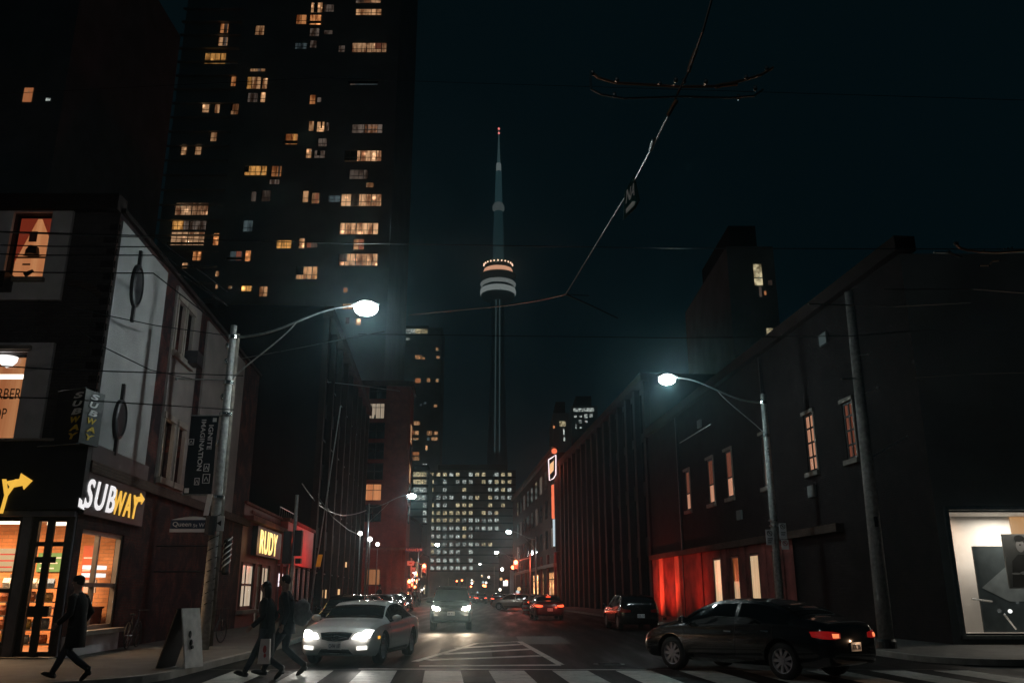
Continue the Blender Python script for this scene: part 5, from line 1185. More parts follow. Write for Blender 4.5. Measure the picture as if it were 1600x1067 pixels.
# bicycles locked by the wall
def wheel_ring(mb, c, r, yaw, t=.018):
    c = Vector(c); d = Vector((math.cos(yaw), math.sin(yaw), 0)); mb.tube([c + d * r * math.cos(k * math.pi / 12) + Vector((0, 0, r * math.sin(k * math.pi / 12))) for k in range(25)], t, 6)
def bicycle(loc, yaw, label):
    o = thing('bicycle', label, 'bicycle', loc, yaw, group='bicycles parked on the left pavement')
    f = Lo(); P = lambda x, z, y=0: (x, y, z)
    f.tube([P(-.38, .34), P(-.05, .32), P(.38, .78), P(-.12, .80), P(-.05, .32)], .017); f.tube([P(-.38, .34), P(-.12, .80)], .012); f.tube([P(.52, .34), P(.38, .80), P(.36, .95)], .017); f.build('bike_frame', 'bike_paint', o)
    for x in (-.38, .52): w_ = Lo(); wheel_ring(w_, (x, 0, .34), .33, 0); 
    for x in (-.38, .52):
        w_ = Lo(); wheel_ring(w_, (x, 0, .34), .33, 0); ob = w_.build('wheel', 'rubber', o)
        s_ = Lo()
        for k in range(8): a = k * math.pi / 4; s_.tube([(x, 0, .34), (x + .32 * math.cos(a), 0, .34 + .32 * math.sin(a))], .004, 4)
        s_.build('spokes', 'chrome', ob)
    f = Lo(); f.tube([P(.42, .98, -.26), P(.36, .97, 0), P(.42, .98, .26)], .013); f.build('handlebar', 'chrome', o)
    f = Lo(); f.ell((-.14, 0, .86), .13, .07, .035, 10, 5); f.build('saddle', 'rubber', o)
bicycle((-9.3, 25.2, .13), 1.75, 'dark bicycle locked behind the left lamp pole'); bicycle((-8.75, 26.4, .13), 1.45, 'second dark bicycle nearer the kerb, in front of the restaurant window')
bicycle((-10.2, 24.2, .13), 1.7, 'dark bicycle leaning at the brick wall behind the sandwich board')
# concrete pole on the right corner
cp = thing('concrete_pole', 'tall leaning looking bare concrete pole on the right street corner', 'pole', (10.05, 24.1, .13))
cp['label'] = 'tall bare concrete pole on the right street corner behind the black sedan'
pb_, pt2 = at(1386, 1012, 24.3), at(1326, 457, 24.3); xm = (pb_.x + pt2.x) / 2
f = MB(); f.tube([(pb_.x, 24.3, .13), (pb_.x * .5 + pt2.x * .5, 24.3, 5), (pt2.x, 24.3, pt2.z)], [.21, .165, .12], 18); f.build('shaft', 'concrete_pole', cp, smooth=True)
f = MB(); f.lathe([(.26, .13), (.26, .3), (.22, .36)], (pb_.x, 24.3, 0), 18); f.build('base_collar', 'black_metal', cp)
xat = lambda z: pb_.x + (pt2.x - pb_.x) * (z - .13) / (pt2.z - .13)
for i, (xa, ya, xb_, yb) in enumerate(((1350, 616, 1371, 606), (1344, 555, 1357, 553), (1369, 718, 1418, 682), (1331, 590, 1316, 592))):
    p, q = at(xa, ya, 24.2), at(xb_, yb, 24.0); p = Vector((xat(p.z), 24.25, p.z)); f = MB(); f.tube([p, q], .018, 6); f.ell(q, .04, .04, .04, 8, 5); f.build('bracket_arm', 'galvanised', cp)
f = MB(); z = at(1361, 815, 24.2).z; f.box((xat(z) - .05, 24.3 - .19, z - .14), (xat(z) + .05, 24.3 - .15, z + .14)); f.build('access_cover', 'black_metal', cp)
# parking signs on the right lamp pole
lp = lampR.location
def psign(x0, y0, x1, y1, label, lines, arrow=True):
    Yq = 33.8; a, c_ = at(x0, y1, Yq), at(x1, y0, Yq); w_ = at(x1, y1, Yq).x - a.x; o = thing('parking_sign', label, 'sign', (a.x, Yq, a.z), group='parking signs on the right lamp pole')
    f = MB(); f.box((a.x, Yq, a.z), (a.x + w_, Yq + .02, c_.z)); f.build('plate', 'sign_white', o); H_ = c_.z - a.z; cx_ = a.x + w_ / 2; r = w_ * .36
    f = MB(); f.lathe([(r, -.012), (r * .78, -.012), (r * .78, -.002), (r, -.002), (r, -.012)], (cx_, Yq, c_.z - w_ * .48), 20, 'y', caps=False); f.tube([(cx_ - r * .6, Yq - .012, c_.z - w_ * .48 + r * .6), (cx_ + r * .6, Yq - .012, c_.z - w_ * .48 - r * .6)], .012, 5); f.build('printed_ring', 'sign_red' if lines == 0 else 'sign_black', o)
    put_text('P', (cx_ - r * .3, Yq - .006, c_.z - w_ * .48 - r * .45), (1, 0, 0), (0, 0, 1), r * .6, r * .9, 'sign_black', o, extrude=.002)
    for k in range(lines): f = MB(); z = a.z + H_ * (.38 - .13 * k); f.box((a.x + w_ * .2, Yq - .005, z), (a.x + w_ * (.85 - .1 * k), Yq - .001, z + H_ * .06)); f.build('printed_line', 'sign_black', o)
    f = MB(); f.tube([(cx_, Yq + .02, (a.z + c_.z) / 2), (lp.x, 34, (a.z + c_.z) / 2)], .015, 5); f.build('bracket', 'steel', o)
psign(1198, 827, 1210, 851, 'left parking sign of three, with a ring and three lines of print', 3)
psign(1219, 817, 1230, 842, 'upper right parking sign of three, tallest plate', 2)
psign(1222, 843, 1233, 858, 'lower right parking sign of three, small plate', 0)
f = MB(); 
for z_ in (at(1215, 813, 34).z, at(1217, 821, 34).z): f.lathe([(.16, z_ - .03), (.18, z_ - .03), (.18, z_ + .03), (.16, z_ + .03)], (lp.x, 34, 0), 14)
f.build('sign_band', 'steel', lampR)
f = MB(); z_ = at(1203, 711, 34).z
for k in range(3): f.ell((lp.x - .02, 33.83, z_ + .12 * k), .035, .035, .035, 8, 5)
f.build('pole_bolt', 'steel', lampR)
# far signals
def far_signal(label, x, y, Y, polex, lab_side=1, power=60, armz=None):
    c = at(x, y, Y); o = thing('traffic_signal', label, 'traffic light', (at(polex, 930, Y).x, Y, .13), group='red traffic signals at the cross street')
    bx = at(polex, 930, Y).x; f = MB(); f.tube([(bx, Y, .13), (bx, Y, c.z + 1.0)], .09, 8); f.build('post', 'galvanised', o)
    f = MB(); f.tube([(bx, Y, c.z + .6), (c.x, Y, c.z + .2)], .05, 6); f.build('arm', 'galvanised', o)
    signal_head(o, (c.x, Y - .2, c.z - .35), -1, .52, 1.4, lit=0, far=True, mat='black_metal')
    if power: point_lamp(c + Vector((0, -.75, .02)), power, (1, .12, .06), .12)
    return o
far_signal('left hanging red traffic signal on its arm beyond the dark car', 663, 885, 104, 641, power=600)
far_signal('lower left red traffic signal on the kerb post', 640, 909, 102, 645, power=600)
far_signal('right red traffic signal in front of the red restaurant corner', 806, 879, 104, 829, power=1300)
far_signal('tiny red traffic signal far down the street, right of the approaching van', 722, 907, 235, 729, power=0)
far_signal('tiny red traffic signal far down the street, left of its twin', 714, 908, 236, 700, power=0)
o = thing('street_sign', 'small blue street name sign reading Richmond hung over the far crossing', 'sign', at(655, 858, 104))
a, c_ = at(633, 862, 103.8), at(661, 855, 103.8); f = MB(); f.box((a.x, 103.8, a.z), (c_.x, 103.85, c_.z)); f.build('plate', surf('sign_far_blue', (.05, .12, .25), .4), o)
put_text('Richmond St W', (a.x + .1, 103.79, a.z + .12), (1, 0, 0), (0, 0, 1), c_.x - a.x - .2, (c_.z - a.z) * .6, 'sign_white', o, extrude=.004)
for lab, x0, y0, x1, y1 in (('pink lit plate above the lower red signal on the left', 636, 876, 647, 883), ('small square plate lit red between the two left signals', 641, 886, 649, 894)):
    o = thing('traffic_sign', lab, 'sign', at(x0, y1, 103)); a, c_ = at(x0, y1, 103), at(x1, y0, 103); f = MB(); f.box((a.x, 103, a.z), (c_.x, 103.04, c_.z)); f.build('plate', 'sign_white', o)
    f = MB(); f.box((a.x + .25, 102.99, a.z + .2), (c_.x - .25, 102.995, c_.z - .2)); f.build('printed_mark', 'sign_red', o)
# pillar sign, barricades
o = thing('advertising_pillar', 'pale upright advertising pillar with a lit panel on the right beyond the crossing', 'sign', (at(803, 930, 98).x, 98, .13))
a, c_ = at(797, 930, 98), at(803, 890, 98); f = MB(); f.box((at(796.5, 930, 98).x, 98, .13), (at(803, 930, 98).x, 98.8, c_.z)); f.build('pillar', 'sign_white', o)
f = MB(); f.box((at(786, 915, 97).x, 97.8, at(790, 915, 98).z), (at(793.5, 908, 97).x, 97.9, at(790, 907, 98).z)); f.build('lit_panel', 'heart_lamp', o)
for k, x in enumerate((822, 834)):
    Yk = 70 + k; o = thing('traffic_barrel', ('left', 'right')[k] + ' orange and white striped construction barrel by the parked tan car', 'barrel', (at(x, 950, Yk).x, Yk, .13 if False else 0), group='striped construction barrels')
    f = Lo()
    f.lathe([(.3, 0), (.3, .06), (.25, .08), (.2, 1.0), (0, 1.05)], n=14); f.build('barrel', 'sign_red', o)
    for z in (.2, .5, .8): s_ = Lo(); s_.lathe([(.25 - .05 * z + .006, z), (.25 - .05 * (z + .14) + .006, z + .14)], n=14); s_.build('band', 'heart_lamp' if False else 'sign_white', o)
o = thing('glowing_box', 'small white plastic bag pile catching light on the kerb left of the parked car', 'bag', gnd(957, 985)) if False else None

# ================================================================ overhead lines
def wire(label, pts, r=.012, mt='wire', name='overhead_wire', sag=.0, group='overhead wires over the main street', n=12, cat='wire'):
    P = []
    for a, c_ in zip(pts[:-1], pts[1:]):
        a, c_ = Vector(a), Vector(c_)
        for i in range(n): t = i / n; P.append(a.lerp(c_, t) - Vector((0, 0, sag * 4 * t * (1 - t))))
    P.append(Vector(pts[-1])); f = MB(); f.tube(P, r, 5); return f.build(name, mt, None, origin=P[0], label=label, cat=cat, group=group)
# tram contact wires crossing overhead and their hangers
ZW = 6.0
jx = at(1065, 135, 6.9)
tw = thing('tram_wire_crossing', 'crossing of tram contact wires with curved hanger bars high in the upper right', 'tram wire', jx)
def w2(name, pts, r, mt): f = MB(); f.tube([Vector(p) for p in pts], r, 6); return f.build(name, mt, tw)
A = lambda x, y, Y=6.9: at(x, y, Y)
w2('hanger_bar', [A(923, 112), A(935, 122), A(962, 130), A(1000, 132), A(1065, 136), A(1120, 135), A(1165, 125), A(1190, 117), A(1208, 106)], .013, 'copper_wire')
w2('hanger_bar', [A(924, 140, 6.6), A(940, 148, 6.6), A(975, 154, 6.6), A(1065, 151, 6.6), A(1140, 153, 6.6), A(1178, 150, 6.6), A(1192, 140, 6.6)], .010, 'steel')
w2('end_link', [A(923, 112), A(923, 128, 6.75), A(924, 140, 6.6)], .010, 'steel')
for (x, y) in ((926, 114), (964, 125), (960, 149), (1031, 131), (1056, 125), (1069, 127), (1103, 128), (1166, 121), (1198, 107), (1180, 138), (1154, 152)): f = MB(); f.ell(A(x, y), .022, .022, .03, 8, 5); f.build('clamp', 'steel', tw)
w2('splice_bar', [A(1076, 112), A(1081, 95), A(1088, 78)], .022, 'copper_wire'); w2('splice_bar', [A(1044, 180, 7.1), A(1052, 165, 7.0), A(1057, 158, 7.0)], .022, 'copper_wire')
w2('bracket', [A(1118, 136), A(1130, 133), A(1152, 131)], .02, 'copper_wire')
w2('contact_wire', [A(1112, 0, 6.0), A(1098, 50, 6.2), A(1076, 112, 6.75), A(1062, 140), A(1044, 182, 7.2), A(1018, 232, 8.0)], .011, 'wire')
w2('contact_wire', [A(1018, 232, 8.0), A(985, 295, 9.2), A(940, 368, 10.8), A(884, 460, 13.2)], .011, 'wire')
w2('insulator', [A(1022, 218, 7.8), A(1017, 234, 8.0)], .025, 'steel')
w2('span_wire', [A(884, 460, 13.2), A(840, 470, 14.0), A(786, 478, 15.0), A(640, 492, 18)], .009, 'wire'); w2('span_wire', [A(884, 460, 13.2), A(925, 478, 13.6), A(965, 497, 14.2)], .012, 'wire'); w2('span_wire', [A(884, 460, 13.2), A(920, 462, 13.4)], .008, 'wire')
# diamond sign hung on the contact wire
ds = thing('hanging_sign', 'dark diamond shaped sign with the letters NA and an arrow hung on the tram wire', 'sign', at(985, 308, 9.0))
Yd = 9.0; q = [at(991, 272, Yd), at(1000, 312, Yd), at(994, 324, Yd + .0), at(974, 343, Yd - .1), at(976, 300, Yd - .1)]
f = MB(); f.ring_loft([[p + Vector((0, .03, 0)) for p in q], q][::1]); f.build('plate', surf('sign_bottle', (.04, .13, .13), .35), ds)
p0, px_, py_ = at(977.5, 319, Yd - .14), at(992, 304, Yd - .14), at(979.5, 299, Yd - .14)
put_text('NA', p0, (px_ - p0), (py_ - p0), (px_ - p0).length * .95, (py_ - p0).length * 1.1, 'sign_white', ds, extrude=.003, bold=.02)
q = [at(978, 334, Yd - .14), at(978, 327, Yd - .14), at(988, 315, Yd - .14), at(993, 315, Yd - .14), at(991, 321, Yd - .14)]; f = MB(); f.add(q, [(0, 1, 2, 3, 4)]); f.build('printed_arrow', 'sign_white', ds)
# second fitting at the right edge
t2_ = thing('tram_wire_fitting', 'curved tram wire fitting with a bright end knob at the right edge', 'tram wire', at(1530, 390, 11.5))
def w3(name, pts, r, mt): f = MB(); f.tube([Vector(p) for p in pts], r, 6); return f.build(name, mt, t2_)
B = lambda x, y, Y=11.5: at(x, y, Y)
w3('hanger_bar', [B(1492, 380), B(1500, 387), B(1512, 391), B(1530, 393.5), B(1556, 394.5), B(1600, 392), B(1680, 380)], .018, 'copper_wire')
f = MB(); f.ell(B(1494, 380), .04, .04, .035, 10, 6); f.ell(B(1482.5, 393.5), .035, .035, .03, 10, 6); f.build('end_knob', 'chrome', t2_)
w3('stay', [B(1459, 394.5), B(1482, 394.5), B(1504, 402)], .012, 'steel'); w3('lower_stay', [B(1530, 415), B(1545, 415), B(1551, 408), B(1562, 407)], .012, 'copper_wire')
for k, (x, y) in enumerate(((1530, 415), (1545.5, 415), (1562, 407), (1569, 389), (1575, 388), (1581, 387), (1537, 391))): f = MB(); f.ell(B(x, y), .018, .018, .018, 6, 4); f.build('clamp', 'chrome', t2_)
# long span wires along the main street
Wd = lambda x, y, Y: at(x, y, Y)
wire('faint overhead wire crossing the picture below the tower pod level, highest on the left', [Wd(-60, 361, 14), Wd(420, 378, 16), Wd(1040, 388, 16), Wd(1700, 390, 14)], .010, 'wire')
wire('thin high wire passing across the apartment tower above mid height', [Wd(-60, 150, 11), Wd(500, 122, 12), Wd(730, 130, 12), Wd(1700, 160, 11)], .004, 'wire_dark')
wire('wire dipping behind the right concrete pole at its middle', [Wd(560, 522, 18), Wd(1060, 528, 18), Wd(1330, 525, 18), Wd(1440, 516, 18), Wd(1700, 516, 16)], .010, 'wire')
wire('wire crossing just below the top of the right concrete pole', [Wd(1262, 475, 22), Wd(1328, 477, 23), Wd(1400, 479, 22), Wd(1517, 473, 20)], .017, 'wire')
wire('wire running in from the right edge at lower height', [Wd(1430, 590, 15), Wd(1520, 584, 14), Wd(1700, 580, 12)], .009, 'wire')
wire('short faint wire at right just under the tram wire fitting', [Wd(1380, 452, 15), Wd(1520, 452, 15), Wd(1600, 458, 14), Wd(1700, 470, 13)], .008, 'wire')
for i, (y0, y1, y2, lab) in enumerate(((363, 369, 366, 'dark cable uppermost over the lit window with the hat'), (384, 386, 387, 'dark cable second from top over the lit window with the hat'), (398, 399, 388, 'thin dark cable third from top over the lit window with the hat'), (425, 427, 427, 'dark cable lowest over the lit window with the hat'))):
    wire(lab, [Wd(-80, y0 - 3, 15), Wd(70, y0 + 1, 16), Wd(240, y1, 18), Wd(355, y2 + 90, 23)], .014, 'wire_dark', group='dark cables across the corner building')
for i, (p, q, s_, lab) in enumerate((((-60, 568), (85, 577), (380, 587), 'dark cable crossing the barber shop window near its top'), ((-60, 619), (80, 622), (365, 640), 'dark cable crossing the barber shop window at its middle'))):
    wire(lab, [Wd(*p, 15), Wd(*q, 17), Wd(*s_, 23)], .014, 'wire_dark', group='dark cables across the corner building')
wire('dark cable slanting down across the pale stucco panel', [Wd(60, 470, 18), Wd(163, 492, 20), Wd(245, 509, 22), Wd(360, 525, 25)], .013, 'wire_dark', group='dark cables across the corner building')
wire('dark cable slanting steeply across the pale stucco panel below the round ornament', [Wd(120, 515, 19), Wd(160, 541, 20), Wd(235, 578, 22), Wd(300, 592, 24.9)], .013, 'wire_dark', group='dark cables across the corner building')
wire('drooping cable looping from the left street wall to the far lamp pole', [Wd(472, 755, 55), Wd(500, 790, 60), Wd(535, 805, 66), Wd(572, 797, 75)], .035, 'wire', group='side street cables', sag=.1, n=6)
wire('second drooping cable falling toward the globe lamps', [Wd(497, 776, 58), Wd(520, 808, 60), Wd(545, 828, 66), Wd(563, 836, 70)], .03, 'wire', group='side street cables', n=6)
wire('short bright wire beside the near left lamp head', [Wd(378, 560, 24.5), Wd(440, 549, 23), Wd(572, 523, 17), Wd(600, 518, 16)], .011, 'wire', group='side street cables', n=6)
wire('faint wire slanting over the dark hall roofline', [Wd(505, 596, 60), Wd(560, 602, 75), Wd(625, 611, 90)], .03, 'wire', group='side street cables', n=6)
wire('faint slanting wire under the right lamp', [Wd(1062, 692, 30), Wd(1110, 663, 28)], .012, 'wire', group='side street cables', n=6)
# ================================================================ cars
def interp(tab, y):
    if y <= tab[0][0]: return tab[0][1]
    for i in range(len(tab) - 1):
        (a, va), (b, vb) = tab[i], tab[i + 1]
        if y <= b:
            t = (y - a) / (b - a)
            # monotone-ish hermite
            def sl(k):
                if k <= 0 or k >= len(tab) - 1: return None
                s1 = (tab[k][1] - tab[k - 1][1]) / (tab[k][0] - tab[k - 1][0]); s2 = (tab[k + 1][1] - tab[k][1]) / (tab[k + 1][0] - tab[k][0])
                return 0 if s1 * s2 <= 0 else 2 * s1 * s2 / (s1 + s2)
            d = (vb - va) / (b - a); m0 = sl(i); m1 = sl(i + 1); m0 = d if m0 is None else m0; m1 = d if m1 is None else m1; h = b - a
            return (2 * t ** 3 - 3 * t * t + 1) * va + (t ** 3 - 2 * t * t + t) * h * m0 + (-2 * t ** 3 + 3 * t * t) * vb + (t ** 3 - t * t) * h * m1
    return tab[-1][1]
SEDAN = dict(L=4.70, W=.90, zt=[(-2.35, .86), (-2.28, 1.0), (-2.05, 1.07), (-1.85, 1.11), (-1.2, 1.35), (-.5, 1.45), (.15, 1.44), (.6, 1.34), (1.3, 1.03), (1.7, .94), (2.15, .80), (2.30, .68), (2.35, .60)],
             zb=[(-2.35, .80), (-2.2, .93), (-1.2, .97), (.0, .93), (1.15, .90), (1.8, .83), (2.2, .70), (2.35, .56)], wt=[(-2.35, .80), (-1.7, .80), (-1.0, .70), (0, .68), (.5, .70), (1.2, .80), (2.35, .82)],
             rear=(-1.82, -1.22), front=(.52, 1.24), side=(-1.55, 1.02), pillars=(-.30,), ax=(1.42, -1.36), rw=.335, lo=.22, tw=.22)
COUPE = dict(SEDAN, L=4.72, W=.90, zt=[(-2.36, .82), (-2.28, .95), (-1.95, 1.02), (-1.7, 1.04), (-.9, 1.31), (-.3, 1.385), (.2, 1.37), (.6, 1.27), (1.15, .99), (1.7, .92), (2.1, .82), (2.28, .71), (2.36, .60)],
             zb=[(-2.36, .78), (-2.2, .90), (-1.2, .96), (.0, .90), (1.15, .87), (1.8, .82), (2.15, .72), (2.36, .56)], rear=(-1.66, -.95), front=(.55, 1.13), side=(-1.3, .92), pillars=(), ax=(1.45, -1.31), rw=.335, lo=.18)
SUV = dict(L=4.9, W=.92, zt=[(-2.45, 1.2), (-2.42, 1.45), (-2.2, 1.78), (-1.2, 1.86), (.0, 1.84), (.4, 1.74), (1.15, 1.22), (1.5, 1.16), (2.2, 1.06), (2.4, .95), (2.45, .84)],
           zb=[(-2.45, 1.08), (-1, 1.12), (1.1, 1.08), (2.0, 1.0), (2.35, .9), (2.45, .8)], wt=[(-2.45, .78), (-1, .74), (.4, .73), (1.2, .86), (2.45, .86)],
           rear=(-2.40, -2.22), front=(.5, 1.1), side=(-2.0, .95), pillars=(-1.05, -.05), ax=(1.5, -1.42), rw=.38, lo=.30, tw=.24)
HATCH = dict(SEDAN, L=4.3, W=.89, zt=[(-2.15, .95), (-2.1, 1.1), (-1.85, 1.3), (-1.4, 1.43), (-.4, 1.50), (.2, 1.48), (.55, 1.40), (1.2, 1.06), (1.6, .98), (2.0, .82), (2.15, .65)],
             zb=[(-2.15, .88), (-1.9, 1.0), (0, .95), (1.15, .91), (1.8, .82), (2.15, .58)], rear=(-1.98, -1.5), front=(.52, 1.15), side=(-1.6, .95), pillars=(-.35,), ax=(1.3, -1.25))
def car_surface(sp, NS=72):
    L = sp['L'] / 2; ys = []
    for i in range(NS + 1):
        t = i / NS; ys.append(-L + 2 * L * t)
    ys += [-L + .03, -L + .08, L - .03, L - .08]
    for k in ('rear', 'front', 'side'): ys += list(sp[k])
    for p in sp['pillars']: ys += [p - .05, p + .05]
    ys = sorted(set(round(y, 4) for y in ys)); out = [ys[0]]
    for y in ys[1:]:
        if y - out[-1] > .012: out.append(y)
        elif any(abs(y - q) < .0005 for k in ('rear', 'front', 'side') for q in sp[k]): out[-1] = y
    ys = out
    if ys[-1] < L: ys[-1] = L
    rings = []
    for y in ys:
        zt, zb = interp(sp['zt'], y), interp(sp['zb'], y); zt = max(zt, zb + .012); lo = sp['lo']
        df = L - abs(y); q = math.sqrt(max(0, 1 - max(0, (.34 - df) / .34) ** 2)) if df < .34 else 1
        plan = 1 - .085 * max(0, (abs(y) - L * .55) / (L * .45)) ** 2
        w = sp['W'] * plan * (.80 + .20 * q)
        lo2 = lo + (.10 * (1 - q)) + max(0, .04 * (abs(y) / L) ** 4); wt = w * interp(sp['wt'], y); cr = .045 * (1 if zt - zb > .15 else .6)
        P = [(0, lo2), (w * .55, lo2), (w * .88, lo2 + .005), (w * .955, lo2 + .07)]
        zs = lo2 + .07
        for k, (f_, g_) in enumerate(((.18, .985), (.40, 1.0), (.62, .998), (.78, .985), (.82, .968), (.92, .96), (1, .945))): P.append((w * g_, zs + (zb - zs) * f_))
        tw = w * .945; e = zt - cr
        if e < zb + .006: e = zb + (zt - zb) * .55
        for k, f_ in enumerate((.04, .30, .60, .88, 1.0)):
            bul = math.sin(f_ * math.pi) * .022 * min(1, (e - zb) / .3); P.append((tw + (wt - tw) * f_ + bul, zb + (e - zb) * f_))
        for f_ in (.92, .78, .55, .28): P.append((wt * f_, zt - (zt - e) * f_ ** 2.6))
        P.append((0, zt)); rings.append(P)
    return ys, rings
def split_mesh(me, spans):
    pass
CARCACHE = {}
def car_body_meshes(key, sp):
    if key in CARCACHE: return CARCACHE[key]
    ys, rings = car_surface(sp); n = len(rings[0]); V = []; F = []; MI = []
    N2 = 2 * n - 2
    for y, P in zip(ys, rings):
        for i in range(n): V.append((P[i][0], y, P[i][1]))
        for i in range(n - 2, 0, -1): V.append((-P[i][0], y, P[i][1]))
    for i in range(len(ys) - 1):
        ym = (ys[i] + ys[i + 1]) / 2
        for j in range(N2):
            a = i * N2 + j; b = i * N2 + (j + 1) % N2; F.append((a, b, b + N2, a + N2))
            jj = j if j < n - 1 else N2 - 1 - j; mi = 0
            if jj in (11, 12, 13) and sp['side'][0] < ym < sp['side'][1] and not any(abs(ym - p) < .05 for p in sp['pillars']): mi = 3
            if jj >= 15 and sp['front'][0] < ym < sp['front'][1]: mi = 1
            if jj >= 15 and sp['rear'][0] < ym < sp['rear'][1]: mi = 2
            MI.append(mi)
    F.append(tuple(range(N2))); MI.append(0); F.append(tuple((len(ys) - 1) * N2 + j for j in range(N2))[::-1]); MI.append(0)
    me = bpy.data.meshes.new('car'); me.from_pydata(V, [], F)
    for nm in ('plastic_black',) * 5: me.materials.append(MATS[nm])
    for p, m_ in zip(me.polygons, MI): p.material_index = m_
    bm = bmesh.new(); bm.from_mesh(me); bmesh.ops.recalc_face_normals(bm, faces=bm.faces); bm.to_mesh(me); bm.free()
    o = bpy.data.objects.new('tmp', me); COL.objects.link(o); cutters = []
    for ay in sp['ax']:
        for s_ in (-1, 1):
            c = MB(); r = sp['rw'] + .055; c.lathe([(r, -.34), (r, .34)], (s_ * (sp['W'] - .02), ay, sp['rw'] + .01), 36, 'x')
            cm = bpy.data.meshes.new('cut'); cm.from_pydata(c.v, [], c.f)
            bm = bmesh.new(); bm.from_mesh(cm); bmesh.ops.recalc_face_normals(bm, faces=bm.faces); bm.to_mesh(cm); bm.free()
            for nm in ('plastic_black',) * 5: cm.materials.append(MATS[nm])
            for p in cm.polygons: p.material_index = 4
            co = bpy.data.objects.new('cut', cm); COL.objects.link(co); cutters.append(co)
            md = o.modifiers.new('b', 'BOOLEAN'); md.object = co; md.operation = 'DIFFERENCE'; md.solver = 'EXACT'
    dg = bpy.context.evaluated_depsgraph_get(); dg.update(); ev = bpy.data.meshes.new_from_object(o.evaluated_get(dg))
    bpy.data.objects.remove(o)
    for c in cutters: bpy.data.objects.remove(c)
    vs = [v.co.copy() for v in ev.vertices]; groups = {}
    for p in ev.polygons:
        k = p.material_index
        if k == 3: k = 3 if p.center.x > 0 else 5
        groups.setdefault(k, []).append(tuple(p.vertices))
    bvh = BVHTree.FromPolygons(vs, [tuple(p.vertices) for p in ev.polygons])
    CARCACHE[key] = (vs, groups, bvh); bpy.data.meshes.remove(ev)
    return CARCACHE[key]
def sub_obj(name, vs, faces, mt, parent, smooth=True):
    used = sorted(set(i for f in faces for i in f)); mp = {v: k for k, v in enumerate(used)}
    me = bpy.data.meshes.new(name); me.from_pydata([vs[i] for i in used], [], [tuple(mp[i] for i in f) for f in faces]); me.uv_layers.new(name='UVMap')
    me.materials.append(MATS[mt]); 
    if smooth:
        me.shade_smooth()
        try: me.set_sharp_from_angle(angle=R(38))
        except Exception: pass
    o = bpy.data.objects.new(name, me); COL.objects.link(o); o.parent = parent; return o
def project(bvh, pt, axis):
    """axis: 'front' cast toward -y, 'rear' toward +y, 'left' x<0 side, 'right'"""
    a, b = pt
    if axis == 'front': o, d = Vector((a, 4, b)), Vector((0, -1, 0))
    elif axis == 'rear': o, d = Vector((a, -4, b)), Vector((0, 1, 0))
    elif axis == 'right': o, d = Vector((3, a, b)), Vector((-1, 0, 0))
    else: o, d = Vector((-3, a, b)), Vector((1, 0, 0))
    h = bvh.ray_cast(o, d)
    return (h[0], d) if h[0] is not None else (None, d)
def patch(name, bvh, lower, upper, axis, mt, parent, off=.008, nu=10, nv=5, wide=None):
    """a shaped panel lying on the body: lower and upper edge polylines in the projection plane"""
    def samp(pl, t):
        k = t * (len(pl) - 1); i = min(int(k), len(pl) - 2); u = k - i; return (pl[i][0] * (1 - u) + pl[i + 1][0] * u, pl[i][1] * (1 - u) + pl[i + 1][1] * u)
    G = []
    for j in range(nv + 1):
        row = []
        for i in range(nu + 1):
            a, b = samp(lower, i / nu), samp(upper, i / nu); v = j / nv; p = (a[0] * (1 - v) + b[0] * v, a[1] * (1 - v) + b[1] * v)
            h, d = project(bvh, p, axis)
            if h is None: row.append(None)
            else: row.append(h - d * off)
        G.append(row)
    lastp = None
    flat = [p for r in G for p in r if p is not None]
    if not flat: return None
    for r in G:
        for i, p in enumerate(r):
            if p is None:
                near = min((q for q in r if q is not None), key=lambda q: 0, default=flat[0]); r[i] = near.copy()
    b = Lo(); vs = [p for r in G for p in r]; n = nu + 1
    fs = [(j * n + i, j * n + i + 1, (j + 1) * n + i + 1, (j + 1) * n + i) for j in range(nv) for i in range(nu)]
    back = [p + d * (off + .012) for p in vs]; k = len(vs)
    edge = [i for i in range(n)] + [j * n + nu for j in range(1, nv + 1)] + [nv * n + i for i in range(nu - 1, -1, -1)] + [j * n for j in range(nv - 1, 0, -1)]
    sk = [(edge[i], edge[(i + 1) % len(edge)], k + edge[(i + 1) % len(edge)], k + edge[i]) for i in range(len(edge))]
    b.add(vs + back, fs + sk); return b.build(name, mt, parent)
def mir(pl): return [(-x, z) for x, z in pl]
